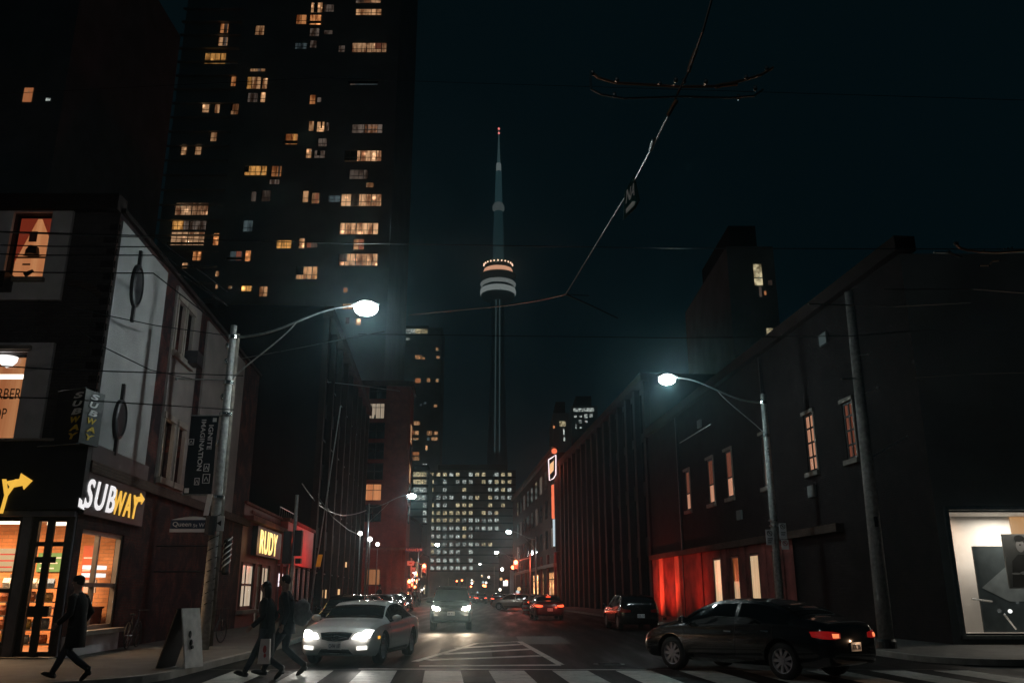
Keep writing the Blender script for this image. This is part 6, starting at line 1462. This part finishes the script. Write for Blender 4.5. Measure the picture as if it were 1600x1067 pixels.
def make_wheel(parent, x, y, r, side, spokes=7, tw=.22, rim='rim_silver', detail=True):
    c = (x, y, r); s_ = side; w_ = thing_part('wheel', parent)
    t = Lo(); t.lathe([(r * .66, -tw / 2 * .9), (r * .9, -tw / 2), (r * .985, -tw * .36), (r, -tw * .2), (r, tw * .2), (r * .985, tw * .36), (r * .9, tw / 2), (r * .66, tw / 2 * .9), (r * .64, 0), (r * .66, -tw / 2 * .9)], c, 28, 'x', caps=False)
    to = t.build('wheel', 'rubber', parent, smooth=True)
    if not detail: return to
    d = Lo(); e = s_ * tw * .36
    d.lathe([(r * .67, e + s_ * .02), (r * .63, e + s_ * .02), (r * .61, e - s_ * .05), (r * .58, e - s_ * .06)], c, 28, 'x', caps=False); d.build('rim', rim, to, smooth=True)
    sp_ = Lo()
    for k in range(spokes):
        a = 2 * math.pi * k / spokes; ca, sa = math.cos(a), math.sin(a)
        def P(rr, tt, dx): return (x + e + s_ * dx, y + rr * ca - tt * sa, r + rr * sa + tt * ca)
        wi, wo = r * .07, r * .10
        sp_.hexa([P(r * .1, -wi, -.03), P(r * .1, wi, -.03), P(r * .63, wo, -.03), P(r * .63, -wo, -.03), P(r * .1, -wi, .012), P(r * .1, wi, .012), P(r * .63, wo, .004), P(r * .63, -wo, .004)])
    sp_.lathe([(0, e + s_ * .02), (r * .16, e + s_ * .018), (r * .18, e - s_ * .02)], c, 16, 'x'); sp_.build('spokes', rim, to)
    h = Lo(); h.lathe([(r * .58, e - s_ * .055), (0, e - s_ * .055)], c, 20, 'x'); h.build('brake_disc', 'plastic_black', to)
    return to
def thing_part(*a): return None
def car(key, sp, label, loc, rz, paintm, front='sedan', lights=None, tails='tail_off', brake=False, group=None, plate=None, detail=True, rim='rim_silver', spokes=7, cat='car', head='lamp_off', name='parked_car', interior=True):
    vs, groups, bvh = car_body_meshes(key, sp); L = sp['L'] / 2; W_ = sp['W']
    o = thing(name, label, cat, loc, rz, group)
    sub_obj('body', vs, groups[0], paintm, o)
    if 4 in groups: sub_obj('wheel_arches', vs, groups[4], 'plastic_black', o)
    for k, nm in ((1, 'windscreen'), (2, 'rear_window'), (3, 'side_window'), (5, 'side_window')):
        if k in groups: sub_obj(nm, vs, groups[k], 'car_glass', o)
    for ay in sp['ax']:
        for s_ in (-1, 1): make_wheel(o, s_ * (W_ - sp['tw'] / 2 - .03), ay, sp['rw'], s_, spokes, sp['tw'], rim, detail)
    zf = interp(sp['zb'], L - .15)
    suv = key == 'suv'
    hz = .66 if not suv else .92
    for s_ in (-1, 1):
        m_ = (lambda p: p) if s_ > 0 else mir
        if front == 'coupe':
            patch('headlight', bvh, m_([(.515, .60), (.60, .575), (.76, .60)]), m_([(.60, .735), (.70, .765), (.80, .75)]), 'front', head, o, .012)
            patch('headlight', bvh, m_([(.375, .585), (.43, .575), (.49, .585)]), m_([(.435, .67), (.485, .70), (.545, .70)]), 'front', head, o, .012, 6, 4)
            patch('fog_lamp', bvh, m_([(.50, .345), (.72, .36)]), m_([(.50, .42), (.72, .435)]), 'front', 'foglamp_on' if head == 'headlamp_on' else 'lamp_off', o, .014, 6, 3)
            patch('indicator', bvh, m_([(1.78, .575), (1.95, .57)]) if False else ([(1.86, .565), (1.99, .565)]), [(1.86, .625), (1.99, .62)], 'right' if s_ > 0 else 'left', 'indicator_on', o, .01, 4, 2)
        else:
            patch('headlight', bvh, m_([(.46, hz - .06), (.62, hz - .08), (.78, hz - .03)]), m_([(.50, hz + .04), (.66, hz + .08), (.80, hz + .10)]), 'front', head, o, .012)
            patch('fog_lamp', bvh, m_([(.56, hz - .30), (.72, hz - .29)]), m_([(.56, hz - .24), (.72, hz - .23)]), 'front', 'lamp_off', o, .012, 5, 3)
        tz = .80 if not suv else 1.12
        if suv: patch('taillight', bvh, m_([(.76, .95), (.90, .95)]), m_([(.76, 1.38), (.90, 1.38)]), 'rear', tails, o, .012, 4, 8)
        else:
            patch('taillight', bvh, m_([(.44, tz - .045), (.62, tz - .06), (.80, tz - .05)]), m_([(.44, tz + .045), (.62, tz + .075), (.80, tz + .085)]), 'rear', tails, o, .012)
            patch('taillight', bvh, [(-L + .10, tz - .05), (-L + .30, tz - .02)], [(-L + .10, tz + .08), (-L + .36, tz + .07)], 'right' if s_ > 0 else 'left', tails, o, .010, 6, 4)
        if detail:
            sd = 'right' if s_ > 0 else 'left'
            dl = [sp['side'][1] + .02] + ([sp['pillars'][-1]] if sp['pillars'] else []) + [sp['side'][0] + (.35 if sp['pillars'] else .45)]
            for q in dl: patch('door_gap', bvh, [(q, .36), (q + .008, .36)], [(q, interp(sp['zb'], q) - .01), (q + .008, interp(sp['zb'], q) - .01)], sd, 'plastic_black', o, .002, 1, 8)
            for q in (dl[1:] if len(dl) > 1 else dl): patch('door_handle', bvh, [(q + .08, interp(sp['zb'], q) - .135), (q + .26, interp(sp['zb'], q) - .13)], [(q + .08, interp(sp['zb'], q) - .105), (q + .26, interp(sp['zb'], q) - .10)], sd, 'chrome' if paintm != 'paint_silver' else paintm, o, .03, 4, 2)
            patch('side_sill', bvh, [(-1.0, sp['lo'] + .075), (1.05, sp['lo'] + .075)], [(-1.0, sp['lo'] + .13), (1.05, sp['lo'] + .13)], sd, 'plastic_black', o, .004, 8, 2)
            mx, my, mz = s_ * (W_ + .09), sp['front'][1] - .28, interp(sp['zb'], .8) + .10
            m2 = Lo(); m2.ell((mx, my, mz), .115, .075, .075, 12, 8); mo = m2.build('wing_mirror', paintm, o, smooth=True)
            m2 = Lo(); m2.tube([(s_ * (W_ * .88), my - .02, mz - .06), (mx, my, mz - .02)], .022); m2.build('mirror_stalk', 'plastic_black', mo)
            m2 = Lo(); m2.box((mx - .085, my - .078, mz - .05), (mx + .085, my - .07, mz + .05)); m2.build('mirror_glass', 'chrome', mo)
    if front == 'coupe':
        patch('grille', bvh, [(-.31, .565), (-.16, .53), (0, .52), (.16, .53), (.31, .565)], [(-.37, .70), (-.2, .715), (0, .72), (.2, .715), (.37, .70)], 'front', 'plastic_black', o, .010, 12, 5)
        for z in (.575, .622, .668):
            x_ = .31 + (z - .575) * .35; patch('grille_bar', bvh, [(-x_, z), (x_, z)], [(-x_, z + .016), (x_, z + .016)], 'front', 'chrome', o, .022, 10, 1)
        st = project(bvh, (0, .62), 'front')[0] + Vector((0, .035, 0)); e = Lo(); e.lathe([(.085, .0), (.097, .006), (.097, .016), (.085, .016), (.085, 0)], st, 24, 'y', caps=False)
        for k in range(3): a = math.pi / 2 + k * 2 * math.pi / 3; e.tube([st + Vector((0, .008, 0)), st + Vector((.09 * math.cos(a), .008, .09 * math.sin(a)))], [.014, .004], 6)
        e.build('emblem', 'chrome', o)
        patch('lower_intake', bvh, [(-.40, .255), (0, .245), (.40, .255)], [(-.31, .36), (0, .365), (.31, .36)], 'front', 'plastic_black', o, .008, 10, 3)
    else:
        g0, g1 = (hz - .10, hz + .10)
        patch('grille', bvh, [(-.38, g0), (0, g0 - .03), (.38, g0)], [(-.42, g1 - .02), (0, g1), (.42, g1 - .02)], 'front', 'plastic_black', o, .010, 10, 4)
        for k in range(3): z = g0 + .03 + k * .06; patch('grille_bar', bvh, [(-.38, z), (.38, z)], [(-.38, z + .015), (.38, z + .015)], 'front', 'chrome', o, .02, 8, 1)
        patch('lower_intake', bvh, [(-.5, sp['lo'] + .11), (.5, sp['lo'] + .11)], [(-.45, sp['lo'] + .24), (.45, sp['lo'] + .24)], 'front', 'plastic_black', o, .008, 8, 3)
    for ax_, zc, txt in (('front', .43 if front == 'coupe' else hz - .2, plate[0] if plate else None), ('rear', .60 if not suv else .85, plate[1] if plate else None)):
        h, d = project(bvh, (0, zc), ax_); yy = h.y - d.y * .03; b = Lo(); b.box((-.155, min(yy, yy + d.y * .012), zc - .077), (.155, max(yy, yy + d.y * .012), zc + .077)); po_ = b.build('number_plate', 'sign_white', o)
        if txt:
            M_ = root_matrix(o); s_ = 1 if ax_ == 'rear' else -1
            p = M_ @ Vector((-.13 * s_, yy - d.y * .004, zc - .045)); xd = M_.to_3x3() @ Vector((s_, 0, 0)); put_text(txt, p, xd, (0, 0, 1), .26, .085, 'sign_blue', po_, extrude=.003, bold=.01)
    if key == 'sedan' and tails == 'tail_dim':
        for s_ in (-1, 1):
            a_, b_ = (.50, .66) if s_ < 0 else (.60, .74); patch('lit_bulb', bvh, [(s_ * a_, .765), (s_ * b_, .765)], [(s_ * a_, .835), (s_ * b_, .84)], 'rear', 'tail_core', o, .024, 4, 3)
        point_lamp(root_matrix(o) @ Vector((.05, -2.50, .72)), 1.2, (1, .6, .35), .02)
    if brake: 
        yb = sp['rear'][1] - .02; h = bvh.ray_cast(Vector((0, yb - .1, 3)), Vector((0, 0, -1)))[0]; b = Lo(); b.box((-.14, h.y - .03, h.z + .0), (.14, h.y + .0, h.z + .035)); b.build('brake_lamp', tails, o)
    if lights:
        M_ = root_matrix(o); d = M_.to_3x3() @ Vector((0, 1, -.055))
        for s_ in (-1, 1):
            h = project(bvh, (s_ * .64, hz), 'front')[0]; point_lamp(M_ @ (h + Vector((0, .10, 0))), lights[2], lights[1], .05); hw_ = M_ @ (h + Vector((0, .12, 0))); lights[3] and spot_lamp(hw_, Vector((0, 0, 1.3)) - hw_, lights[3] * (1 if s_ < 0 else .5), (1, .97, .92), lights[4], 1, .05); spot_lamp(M_ @ (h + Vector((0, .06, 0))), d, lights[0], lights[1], 70, .9, .05)  # point lamp and beam aimed at the viewpoint added per headlight for glare
    return o
# near cars
def axle_place(front_px, rear_px): pass
silver = car('coupe', COUPE, 'silver grey coupe with its headlights on, facing the crosswalk at the left', (-3.62, 22.3, 0), R(180 - 7), 'paint_silver', 'coupe', lights=(70, (1, .95, .86), 5, 0, 30), head='headlamp_on', plate=('CHW 187', None), name='sports_coupe', spokes=10)
suv = car('suv', SUV, 'dark sport utility vehicle with glaring headlights approaching behind the silver coupe', (-2.72, 40.1, 0), R(180 + 3.6), 'paint_charcoal', 'suv', lights=(330, (1, .76, .52), 60, 420, 9), head='headlamp_glare', plate=('BK 415', None), name='sport_utility_vehicle')
black = car('sedan', SEDAN, 'black sedan turning across the crosswalk at the right, tail lamp glowing red', (4.92, 18.55, 0), R(36.5), 'paint_black', 'sedan', tails='tail_dim', head='lamp_off', plate=(None, 'ATK 206'), name='sedan', spokes=9)
red = car('sedan', SEDAN, 'dark red car braking with three red lamps lit in the right lane', (2.1, 55, 0), R(3.5), 'paint_darkred', 'sedan', tails='brake_on', brake=True, name='braking_car', plate=(None, 'BDN 52'))
for s_ in (-1, 1): point_lamp((2.1 + s_ * .62, 52.2, .85), 11, (1, .1, .04), .05)
park = car('hatch', HATCH, 'unlit dark hatchback stopped at right by the brick building', (5.35, 40.6, 0), R(5), 'paint_black', 'suv', name='parked_car', plate=(None, 'CEL 33'))
behind = car('hatch', HATCH, 'black car parked at the left kerb behind the silver coupe', (-6.15, 33.5, 0), R(180 + 4), 'paint_black', 'suv', name='parked_car')
car('sedan', SEDAN, 'dark sedan parked just ahead of the other at the left kerb', (-6.7, 40.5, 0), R(184), 'paint_charcoal', 'sedan', name='parked_car', detail=False)
tan = car('hatch', HATCH, 'tan hatchback turning out of the cross street by the striped barrels', (at(805, 945, 84).x, 84, 0), R(68), 'paint_tan', 'sedan', name='hatchback', head='lamp_off')
# moving and parked cars further down the street
base_on = car('hatch', HATCH, 'small approaching car with lit headlights far down the street', (-2.4, 120, 0), R(183), 'paint_charcoal', 'sedan', head='headlamp_far', tails='tail_off', name='distant_car', detail=False, group='distant cars with headlights coming this way')
base_tail = car('hatch', HATCH, 'small car with red tail lamps far down the street', (-1.2, 112, 0), R(4), 'paint_blue', 'sedan', head='lamp_off', tails='tail_far', name='distant_car', detail=False, group='distant cars driving away with red tail lamps')
lab_on = ['approaching car with white headlights, %s' % s for s in ('first right of the tall vehicle', 'second in the far line', 'third in the far line', 'fourth in the far line', 'fifth in the far line', 'last of the far line')]
base_on['label'] = 'approaching far car with white headlights just past the crossing, nearest of its line'
base_tail['label'] = 'far car showing red tail lamps beyond the crossing, nearest of its line'
def cen(Y): return (lk(Y) + rk(Y)) / 2
base_on.location = (cen(118) - 1.5, 118, 0); base_tail.location = (cen(122) + 4.6, 122, 0)
for i, Y in enumerate((132, 150, 171, 196, 228)):
    c = copy_tree(base_on); c.location = (cen(Y) - 1.3, Y, 0); c['label'] = 'approaching far car with white headlights, number %s in its line counted from the crossing' % ('two', 'three', 'four', 'five', 'six')[i]
for i, Y in enumerate((136, 152, 168, 190, 215, 245)):
    c = copy_tree(base_tail); c.location = (cen(Y) + 3.1 + (i % 2) * .4, Y, 0); c['label'] = 'far car showing red tail lamps, number %s in its line counted from the crossing' % ('two', 'three', 'four', 'five', 'six', 'seven')[i]
for i, (Y, lab) in enumerate(((92, 'dark car parked at the right kerb just before the far crossing'), (112, 'dark car parked at the right kerb just past the far crossing'), (119, 'dark car parked at the right kerb, second past the far crossing'), (126, 'dark car parked at the right kerb, third past the far crossing'))):
    c = car('sedan', SEDAN, lab, (rk(Y) - 1.3, Y, 0), R(4), ('paint_black', 'paint_silver', 'paint_black', 'paint_charcoal')[i], 'sedan', name='parked_car', detail=False)
for i, (Y, lab) in enumerate(((50, 'dark car parked at the left kerb before the pilastered hall'), (64, 'dark car parked at the left kerb along the pilastered hall'), (80, 'dark car parked at the left kerb in front of the brick loft'))):
    c = car('hatch', HATCH, lab, (lk(Y) + 1.2, Y, 0), R(184), ('paint_charcoal', 'paint_black', 'paint_black')[i], 'sedan', name='parked_car', detail=False)
# added glowing globes standing in for the blurred lights at the far end
for i in range(46):
    rr_ = random.Random(i * 7 + 1); Y = rr_.uniform(130, 320); sd = rr_.choice((-1, 1)); x = (lk(Y) - 1.2) if sd < 0 else (rk(Y) + 1.2); z = rr_.uniform(1.6, 6.0)
    lc_ = rr_.choice((('bulb_warm', 'warm white'), ('signal_red_far', 'red'), ('neon_white', 'pinkish'), ('neon_amber', 'amber'), ('neon_cool', 'pale blue'), ('spark', 'cream')))
    o = thing('far_light', 'tiny %s globe standing in for a blurred light far down the street' % lc_[1], 'lantern', (x, Y, z), group='tiny %s stand-in lights far down the street' % lc_[1])
    f = Lo(); f.ell((0, 0, 0), .28, .2, .3, 8, 6); f.build('globe', lc_[0], o); f = Lo(); f.tube([(0, 0, .3), (sd * 1.5, 0, .45)], .04, 5); f.build('arm', 'black_metal', o)
# low far buildings along the street behind the stand-in lights
for i, (a, b, h_, sd, lab) in enumerate(((170, 228, 18, -1, 'dark far block on the left past the brick loft'), (232, 300, 13, -1, 'low dark block at the far left end of the street'), (173, 232, 15, 1, 'dark far block on the right past the restaurant'), (236, 310, 11, 1, 'low dark block at the far right end of the street'))):
    x = (lk(a) - 5.5) if sd < 0 else (rk(a) + 5.5); o = thing('row_building', lab, 'building', (x + sd * 8, (a + b) / 2, 0))
    f = MB(); f.box((x, a, 0), (x + sd * 16, b, h_)); f.build('wall', 'brick_dark', o)
    f = MB(); f.box((x - sd * .3, a, h_), (x + sd * 16, b, h_ + .5)); f.build('parapet', 'facade_dark', o)
    for k in range(6):
        for j in range(2):
            y0 = a + 3 + k * (b - a) / 6.5; p = MB(); p.box((x - sd * .03, y0, 1.2 + j * 5), (x - sd * .01, y0 + 3.5, 4 + j * 5)); p.build('window', 'office_warm' if (k + j + i) % 3 == 0 else 'dark_glass', o)
# ================================================================ people
def cloth_tube(mb, pts, n=12):
    """pts: (x, y, z, rx, ry)"""
    rings = []
    for (x, y, z, rx, ry) in pts: rings.append([Vector((x + rx * math.cos(2 * math.pi * k / n), y + ry * math.sin(2 * math.pi * k / n), z)) for k in range(n)])
    mb.ring_loft(rings)
def skinned(name, verts, edges, radii, mt, parent, root=0, sub=2):
    me = bpy.data.meshes.new(name); me.from_pydata([Vector(v) for v in verts], edges, [])
    o = bpy.data.objects.new(name, me); COL.objects.link(o)
    md = o.modifiers.new('skin', 'SKIN'); md.use_smooth_shade = True
    sv = me.skin_vertices[0].data
    for i, r in enumerate(radii): sv[i].radius = (r, r) if not isinstance(r, tuple) else r; sv[i].use_root = (i == root)
    o.modifiers.new('sub', 'SUBSURF').levels = sub
    dg = bpy.context.evaluated_depsgraph_get(); dg.update(); m2 = bpy.data.meshes.new_from_object(o.evaluated_get(dg)); bpy.data.objects.remove(o); bpy.data.meshes.remove(me)
    m2.name = name; m2.materials.clear(); m2.materials.append(MATS[mt]); m2.uv_layers.new(name='UVMap') if not m2.uv_layers else None; m2.shade_smooth()
    ob = bpy.data.objects.new(name, m2); COL.objects.link(ob); ob.parent = parent; return ob
def person(label, loc, rz, pose, coat='cloth_black', legs='denim_dark', scale=1.0, hair='short', coat_len=.86, group=None, shoes='leather_black', female=False, hat=False, headturn=0):
    o = thing('person', label, 'person', loc, rz, group); o.scale = (scale,) * 3
    o.matrix_basis = Matrix.Translation(Vector(loc)) @ Matrix.Rotation(rz, 4, 'Z') @ Matrix.Scale(scale, 4)
    k = .92 if female else 1
    hipz = pose.get('hip', .93); lean = pose.get('lean', .03); SH = .20 * k
    J = {}
    J['pel'] = (0, 0, hipz); J['abd'] = (0, .01, hipz + .15); J['che'] = (0, lean * .6, hipz + .36); J['nb'] = (0, lean, hipz + .53); J['nt'] = (0, lean + .02, hipz + .61); J['hd'] = (0, lean + .035, hipz + .69); J['ht'] = (0, lean + .03, hipz + .78)
    verts = [J['pel'], J['abd'], J['che'], J['nb'], J['nt'], J['hd'], J['ht']]; rad = [.115, .105, .125, .06, .052, .088, .075]; ed = [(0, 1), (1, 2), (2, 3), (3, 4), (4, 5), (5, 6)]
    for s_, nm in ((-1, 'L'), (1, 'R')):
        kn, an, to = pose['knee' + nm], pose['ankle' + nm], pose['toe' + nm]; el, wr = pose['elbow' + nm], pose['wrist' + nm]
        b = len(verts); verts += [(s_ * .09, 0, hipz - .04), kn, an, to]; rad += [.085, .052, .035, .028]; ed += [(0, b), (b, b + 1), (b + 1, b + 2), (b + 2, b + 3)]
        b = len(verts); verts += [(s_ * SH * .8, lean * .9, hipz + .49), (s_ * SH, lean * .9, hipz + .47), el, wr]; rad += [.055, .05, .038, .026]; ed += [(3, b), (b, b + 1), (b + 1, b + 2), (b + 2, b + 3)]
        # palm, five fingers
        W_ = Vector(wr); E = Vector(el); d = (W_ - E).normalized(); side = Vector((0, 1, 0)).cross(d).normalized() if abs(d.y) < .9 else Vector((1, 0, 0)); fw = d.cross(side).normalized()
        pm = len(verts); verts += [tuple(W_ + d * .07)]; rad += [(.034)]; ed += [(b + 3, pm)]
        for q, (of, ln) in enumerate(((-.027, .062), (-.009, .075), (.009, .072), (.026, .055))):
            f0 = W_ + d * .09 + fw * of; f1 = f0 + d * ln * .5 + side * .006; f2 = f0 + d * ln * .9 + side * .022 * (-s_)
            c = len(verts); verts += [tuple(f0), tuple(f1), tuple(f2)]; rad += [.0095, .009, .0075]; ed += [(pm, c), (c, c + 1), (c + 1, c + 2)]
        c = len(verts); t0 = W_ + d * .045 + fw * .035; t1 = t0 + (d * .7 + fw * .5).normalized() * .035; verts += [tuple(t0), tuple(t1)]; rad += [.012, .009]; ed += [(pm, c), (c, c + 1)]
    body = skinned('body', verts, ed, rad, 'skin', o)
    hx, hy, hz = 0, lean + .04, hipz + .745
    f = Lo(); f.ell((hx, hy, hz), .074, .092, .112, 18, 12); hd = f.build('head', 'skin', o, smooth=True)
    f = Lo(); f.tube([(0, hy + .086, hz + .02), (0, hy + .112, hz - .012), (0, hy + .092, hz - .022)], [.008, .014, .01], 6); f.build('nose', 'skin', hd, smooth=True)
    for s_ in (-1, 1):
        f = Lo(); f.ell((s_ * .030, hy + .083, hz + .012), .011, .008, .007, 8, 6); f.build('eye', 'sign_black', hd)
        f = Lo(); f.ell((s_ * .074, hy - .005, hz - .005), .010, .02, .03, 8, 6); f.build('ear', 'skin', hd)
    f = Lo(); f.ell((0, hy + .082, hz - .052), .022, .008, .005, 8, 5); f.build('mouth', 'sign_red', hd)
    f = Lo()
    f.ell((hx, hy - .018, hz + .024), .085, .096, .104, 16, 10)
    if hair == 'long': cloth_tube(f, [(0, hy - .03, hz + .04, .09, .085), (0, hy - .055, hz - .08, .095, .07), (0, hy - .06, hz - .22, .09, .055), (0, hy - .05, hz - .30, .05, .03)])
    if hair == 'bun': f.ell((0, hy - .13, hz + .05), .05, .05, .05)
    f.build('hair', 'hair_dark', o, smooth=True)
    if hat:
        f = Lo(); f.ell((0, hy - .005, hz + .055), .092, .105, .075, 16, 8); f.add([(.085 * math.cos(a), hy + .05 + .13 * math.sin(a), hz + .055) for a in [math.pi * i / 10 for i in range(11)]] + [(.085 * math.cos(a), hy + .05 + .12 * math.sin(a), hz + .045) for a in [math.pi * i / 10 for i in range(11)]], [tuple(range(11)), tuple(range(21, 10, -1))]); f.build('cap', 'cloth_black', o)
    # coat
    bot = hipz - (coat_len - .62); f = Lo(); w_ = 1 if not female else .93
    cloth_tube(f, [(0, .0, bot, .20 * w_, .16), (0, .0, hipz - .02, .19 * w_, .15), (0, .01, hipz + .14, .165 * w_, .135), (0, lean * .6, hipz + .34, .20 * w_, .15), (0, lean * .9, hipz + .45, .205 * w_, .135), (0, lean, hipz + .52, .13, .10), (0, lean + .01, hipz + .575, .075, .075)], 18)
    f.build('coat', coat, o, smooth=True)
    for s_, nm in ((-1, 'L'), (1, 'R')):
        el, wr = Vector(pose['elbow' + nm]), Vector(pose['wrist' + nm]); sh = Vector((s_ * SH * .93, lean * .9, hipz + .47))
        f = Lo(); f.tube([sh + Vector((-s_ * .05, 0, .02)), sh, sh.lerp(el, .5), el, el.lerp(wr, .5), wr], [.075, .078, .066, .06, .052, .045], 12); f.build('sleeve', coat, o, smooth=True)
        kn, an, to = Vector(pose['knee' + nm]), Vector(pose['ankle' + nm]), Vector(pose['toe' + nm]); hp = Vector((s_ * .085, 0, hipz))
        f = Lo(); f.tube([hp, hp.lerp(kn, .5), kn, kn.lerp(an, .5), an + Vector((0, 0, .03))], [.105, .09, .066, .06, .05], 14); f.build('trouser_leg', legs, o, smooth=True)
        f = Lo(); dd = (to - an); dd2 = Vector((dd.x, dd.y, dd.z)); hl = an - Vector((dd.x, dd.y, 0)).normalized() * .06
        f.tube([Vector((hl.x, hl.y, an.z - .045)), Vector((an.x, an.y, an.z - .03)), an.lerp(to, .55) + Vector((0, 0, -.015)), to + Vector((0, 0, -.0)), to + dd.normalized() * .06], [.036, .052, .048, .040, .018], 12); 
        f.tube([an + Vector((0, 0, -.03)), an + Vector((0, 0, .07))], [.05, .052], 12); f.build('shoe', shoes, o, smooth=True)
    return o
STRIDE = dict(hip=.90, lean=.05, kneeR=(.09, .22, .50), ankleR=(.09, .40, .10), toeR=(.10, .56, .10), kneeL=(-.09, .04, .47), ankleL=(-.09, -.36, .17), toeL=(-.09, -.27, .04),
              elbowR=(.27, -.06, 1.13), wristR=(.26, .08, .92), elbowL=(-.27, .0, 1.12), wristL=(-.25, .20, .95))
STRIDE2 = dict(hip=.91, lean=.05, kneeL=(-.09, .20, .50), ankleL=(-.09, .34, .10), toeL=(-.10, .50, .09), kneeR=(.09, .02, .47), ankleR=(.09, -.34, .16), toeR=(.09, -.25, .04),
               elbowL=(-.26, -.04, 1.13), wristL=(-.26, .02, .90), elbowR=(.27, -.02, 1.14), wristR=(.25, .18, 1.0))
def at_feet(x, y): p = gnd(x, y, 0.0); return (p.x, p.y, 0)
pA_ = person('person in a dark coat and cap walking left past the sandwich shop window', (at(128, 925, 15.5).x, 15.5, .13), R(84), STRIDE, scale=.97, hat=True, coat_len=.98)
pB_ = person('person in a long dark coat walking left over the crosswalk with a white shopping bag', (at(422, 925, 17.2).x, 17.2, 0), R(86), STRIDE, scale=1.0, hair='long', coat='cloth_black', coat_len=1.12, female=True)
pC_ = person('person with a grey backpack crossing just behind the long dark coat', (at(452, 925, 17.75).x, 17.75, 0), R(92), STRIDE2, scale=1.07, coat='cloth_navy', coat_len=.80)
bx_ = thing('backpack', 'pale grey backpack worn by the right hand one of the crossing couple', 'backpack', (pC_.location.x + .24, 17.75, 1.2))
f = Lo(); f.tube([(0, 0, -.26), (.02, 0, -.2), (.04, 0, -.05), (.035, 0, .12), (.0, 0, .22)], [.09, .15, .165, .15, .07], 14); f.build('bag_body', 'backpack_grey', bx_, smooth=True)
f = Lo(); f.tube([(.14, 0, -.16), (.17, 0, -.06), (.14, 0, .02)], [.07, .09, .06], 12); f.build('front_pocket', 'backpack_grey', bx_, smooth=True)
f = Lo(); f.tube([(-.02, -.12, .2), (-.28, -.14, .22), (-.4, -.13, .0), (-.2, -.12, -.22)], .018, 6); f.build('strap', 'leather_black', bx_)
sbag = thing('shopping_bag', 'white paper shopping bag with a red print carried low over the crosswalk', 'bag', (at(413, 1015, 17.0).x, 17.0, .28))
f = Lo(); f.hexa([(-.10, -.05, .0), (.12, -.05, .0), (.12, .05, .0), (-.10, .05, 0), (-.07, -.04, .44), (.10, -.04, .44), (.10, .04, .44), (-.07, .04, .44)]); f.build('paper', 'bag_white', sbag)
f = Lo(); f.ell((.02, -.05, .26), .035, .006, .07, 10, 6); f.ell((.03, -.052, .15), .025, .006, .04, 10, 6); f.build('printed_mark', 'sign_red', sbag)
f = Lo(); f.tube([(-.03, 0, .44), (-.01, 0, .58), (.03, 0, .60), (.05, 0, .44)], .006, 5); f.build('handle', 'rubber', sbag)
STAND = dict(hip=.93, lean=.02, kneeR=(.10, .03, .50), ankleR=(.10, .0, .09), toeR=(.12, .13, .04), kneeL=(-.10, .03, .50), ankleL=(-.10, .0, .09), toeL=(-.12, .13, .04), elbowR=(.27, -.03, 1.15), wristR=(.25, .10, .93), elbowL=(-.27, -.03, 1.15), wristL=(-.25, .10, .93))
for i, (x, Y, lab) in enumerate(((628, 72, 'small dark standing figure on the left pavement before the brick loft'), (655, 92, 'small dark figure waiting under the left red signals'), (648, 90, 'small figure beside the other waiting under the left red signals'), (592, 58, 'small dark figure on the left pavement behind the parked car'))):
    person(lab, (at(x, 930, Y).x, Y, .13), R(160 + 30 * i), STAND if i != 1 else STRIDE, scale=1.0 + .03 * i, coat=('cloth_navy', 'backpack_grey', 'cloth_black', 'cloth_black')[i])
# ================================================================ haze added for the glow round the lamps
f = MB(); f.box((-420, -70, -1.0), (420, 1010, 575)); hz_ = f.build('haze', 'wire', None, kind='stuff')
hm = bpy.data.materials.new('night_air'); hm.use_nodes = True; N = hm.node_tree.nodes; N.remove(N['Principled BSDF'])
pv = N.new('ShaderNodeVolumePrincipled'); pv.inputs['Density'].default_value = .00062; pv.inputs['Color'].default_value = (.58, .90, 1, 1); pv.inputs['Anisotropy'].default_value = .9
hm.node_tree.links.new(pv.outputs[0], N['Material Output'].inputs['Volume']); hz_.data.materials.clear(); hz_.data.materials.append(hm)
hz_.display_type = 'WIRE'
